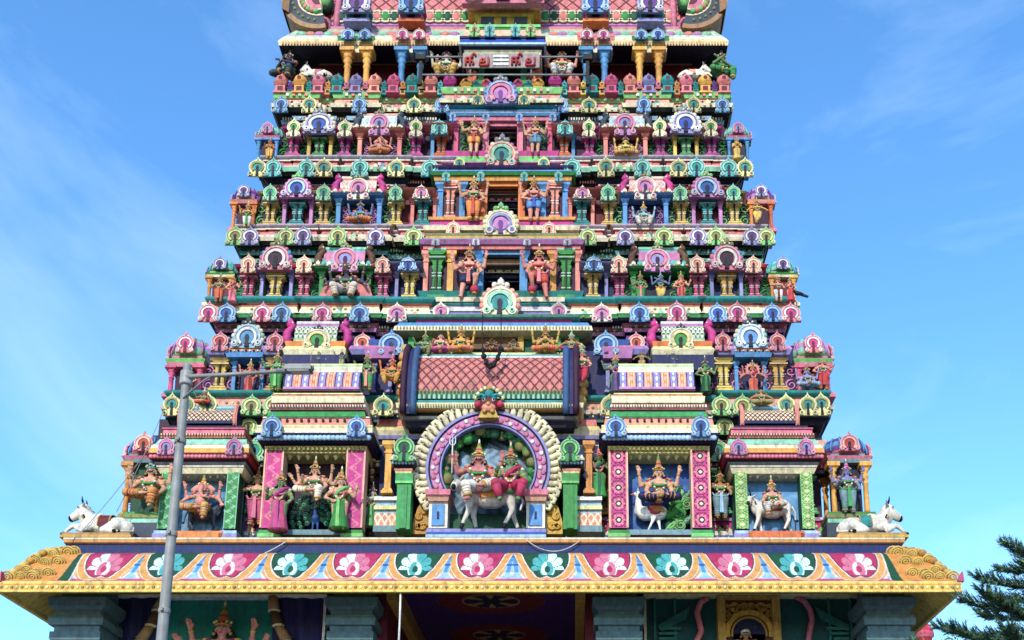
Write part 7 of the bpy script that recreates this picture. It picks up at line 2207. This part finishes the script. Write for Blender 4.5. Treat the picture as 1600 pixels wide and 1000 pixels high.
def araucaria():
    Y = -12.0
    rnd = random.Random(3)
    tx, top = PX(1668, 800, Y), PZ(842, Y)
    o = tag(empty('monkey_puzzle_tree', (tx, Y, 0)), 'dark green araucaria with tiered feathery branches at the right edge', 'tree')
    b = MB()
    b.tube([(0, 0, 0), (.02, 0, top * .5), (0, 0, top)], [.16, .10, .012], 'brown', 10)
    put(b, 'trunk', o, (tx, Y, 0))
    b = MB()
    def needles(p, d, ln):
        n = 12
        for i in range(n):
            t = (i + rnd.random()) / n
            q = p + d * ln * t
            a = rnd.uniform(0, 6.283)
            up = d.orthogonal().normalized()
            r_ = (up * math.cos(a) + d.cross(up) * math.sin(a) + Vector((0, 0, .35))).normalized()
            l_ = rnd.uniform(.05, .11)
            tip = q + (d * .75 + r_ * .8).normalized() * l_
            w = d.cross(r_).normalized() * .009
            g = rnd.random()
            b.add([tuple(q - w), tuple(q + w), tuple(tip)], [(0, 1, 2)], (.03 + .07 * g * g, .075 + .115 * g * g, .036 + .035 * g))
    z = 1.2
    spec = []
    while z < top - .15:
        f = (top - z) / (top - 1.2)
        spec.append((z, min(2.9, .86 + .80 * (top - z))))
        z += .34 + .06 * f
    # reach of the whorls in view measured on the photograph
    for (z, ln) in spec:
        k = 7
        a0 = rnd.random() * 6.28
        for i in range(k):
            a = a0 + 6.283 * i / k + rnd.uniform(-.15, .15)
            l2 = ln * rnd.uniform(.85, 1.08)
            d = Vector((math.cos(a), math.sin(a), 0))
            pts = []
            for j in range(9):
                t = j / 8
                pts.append(Vector((0, 0, z)) + d * l2 * t + Vector((0, 0, l2 * (-.10 * t + .24 * t ** 2.4))))
            b.tube(pts, [.028 * (1 - .8 * j / 8) for j in range(9)], (.05, .038, .028), 5)
            m = max(5, int(l2 * 22))
            for j in range(m):
                t = .22 + .78 * (j + .5) / m
                x = t * 8; i0 = min(int(x), 7)
                p = pts[i0].lerp(pts[i0 + 1], x - i0)
                td = (pts[i0 + 1] - pts[i0]).normalized()
                side = td.cross(Vector((0, 0, 1))).normalized()
                for sgn in (-1, 1):
                    dd = (td * rnd.uniform(.55, .9) + side * sgn * rnd.uniform(.35, .8) + Vector((0, 0, rnd.uniform(-.05, .75)))).normalized()
                    ll = rnd.uniform(.16, .34) * (1.1 - .5 * t) * min(1.2, .5 + l2 * .5)
                    b.tube([p, p + dd * ll * .6 + Vector((0, 0, .01)), p + dd * ll + Vector((0, 0, .05))], [.012, .010, .004], (.02, .045, .02), 4)
                    needles(p, dd, ll); needles(p, dd, ll)
            for j in range(5): needles(pts[6], (pts[8] - pts[6]).normalized(), (pts[8] - pts[6]).length + .06)
    put(b, 'crown', o, (tx, Y, 0), mat=LEAF)

def far_tree(label, px, ptop, Y, rad, seed):
    rnd = random.Random(seed)
    x, zt = PX(px, ptop, Y), PZ(ptop, Y)
    o = tag(empty('broadleaf_tree', (x, Y, 0)), label, 'tree')
    b = MB(); b.tube([(0, 0, 0), (.1, 0, zt * .5), (0, .1, zt * .8)], [.28, .2, .06], 'brown', 9)
    for i in range(5):
        a = i * 1.3
        b.tube([(0.05, 0, zt * .5), (math.cos(a) * rad * .4, math.sin(a) * rad * .4, zt - rad * .9), (math.cos(a) * rad * .7, math.sin(a) * rad * .7, zt - rad * .6)], [.12, .07, .02], 'brown', 6)
    put(b, 'trunk', o, (x, Y, 0))
    b = MB()
    cl = [(Vector((rnd.uniform(-.7, .7), rnd.uniform(-.7, .7), rnd.uniform(-.6, .62))) * rad, rad * rnd.uniform(.25, .42)) for _ in range(16)]
    for c, r in cl:
        for i in range(300):
            v = Vector((rnd.gauss(0, 1), rnd.gauss(0, 1), rnd.gauss(0, 1))).normalized() * r * rnd.uniform(.55, 1.0)
            p = c + v + Vector((0, 0, zt - rad))
            n1 = Vector((rnd.uniform(-1, 1), rnd.uniform(-1, 1), rnd.uniform(-1, 1))).normalized() * .10
            n2 = n1.orthogonal().normalized() * .06
            g = rnd.random()
            b.add([tuple(p - n1), tuple(p - n2), tuple(p + n1), tuple(p + n2)], [(0, 1, 2, 3)], (.05 + .06 * g, .11 + .08 * g, .03))
    put(b, 'crown', o, (x, Y, 0), mat=LEAF)

araucaria()
far_tree('light green tree top just behind the araucaria at the lower right', 1540, 982, 14.0, 2.6, 4)

# small pink shrine seen past the right pier
def side_shrine():
    Y = 16.0
    x, z0, z1 = PX(1440, 985, Y), PZ(1040, Y), PZ(964, Y)
    o = tag(empty('side_shrine', (x, Y, 0)), 'pink shrine top with a red dome just past the right end of the eave', 'shrine')
    b = MB(); b.tbox(0, 0, 0, z0, 3.0, 3.0, 2.6, 2.6, 'rose'); b.tbox(0, 0, z0 - .3, z0, 3.2, 3.2, 3.3, 3.3, 'cream'); put(b, 'body', o, (x, Y, 0))
    w = PX(1459, 985, Y) - PX(1424, 985, Y); h = z1 - z0
    b = MB(); b.lathe([(w * .46, 0), (w * .5, h * .1), (w * .42, h * .12), (w * .42, h * .55), (w * .52, h * .58), (w * .52, h * .66), (w * .40, h * .80), (w * .16, h * .9), (w * .1, h * .94), (.01, h)], 0, 0, 16, 'crimson', cols=['rose', 'crimson', 'crimson', 'rose', 'pink', 'crimson', 'rose', 'crimson', 'gold'], lobes=8, amp=.05); put(b, 'dome', o, (x, Y, z0))
side_shrine()

# ================================================================== ground
def ground_material(name, c0, c1, sc):
    m, n, bs = new_mat(name)
    N, K = n.nodes.new, n.links.new
    ge = N('ShaderNodeNewGeometry'); nz_ = N('ShaderNodeTexNoise'); nz_.inputs['Scale'].default_value = sc; nz_.inputs['Detail'].default_value = 8
    r = N('ShaderNodeValToRGB'); r.color_ramp.elements[0].color = c0 + (1,); r.color_ramp.elements[1].color = c1 + (1,); r.color_ramp.elements[0].position = .35; r.color_ramp.elements[1].position = .65
    K(ge.outputs['Position'], nz_.inputs['Vector']); K(nz_.outputs['Fac'], r.inputs['Fac']); K(r.outputs['Color'], bs.inputs['Base Color'])
    bs.inputs['Roughness'].default_value = .9
    return m
b = MB(); b.add([(-1500, -1500, 0), (1500, -1500, 0), (1500, 1500, 0), (-1500, 1500, 0)], [(0, 1, 2, 3)], 'tan')
tag(put(b, 'ground', mat=ground_material('earth', (.20, .15, .10), (.32, .25, .18), .6)), kind='structure')
b = MB(); b.box(-40, 40, -12.5, -1.5, .0, .12, 'grey')
tag(put(b, 'pavement', mat=ground_material('concrete', (.34, .32, .29), (.44, .42, .38), 2.0)), kind='structure')
b = MB(); b.add([(-60, -32, .004), (60, -32, .004), (60, -12.5, .004), (-60, -12.5, .004)], [(0, 1, 2, 3)], 'grey')
tag(put(b, 'road', mat=ground_material('asphalt', (.04, .04, .042), (.065, .063, .06), 5.0)), kind='structure')

# ledges that carry the two figures before the wall panels
for px, py, Yf, w, lab in ((337, 1122, 1.25, 1.3, 'figure_ledge'), (1167, 1036, 1.35, 1.2, 'figure_ledge')):
    x, y, z = W3(px, py, Yf)
    b = MB(); b.tbox(0, 0, -.22, -.08, w * .7, .4, w * .95, .75, 'ochre'); b.tbox(0, 0, -.08, 0, w, .8, w, .8, 'gold')
    put(b, lab, bpy.data.objects['gate_storey'], (x, y, z))
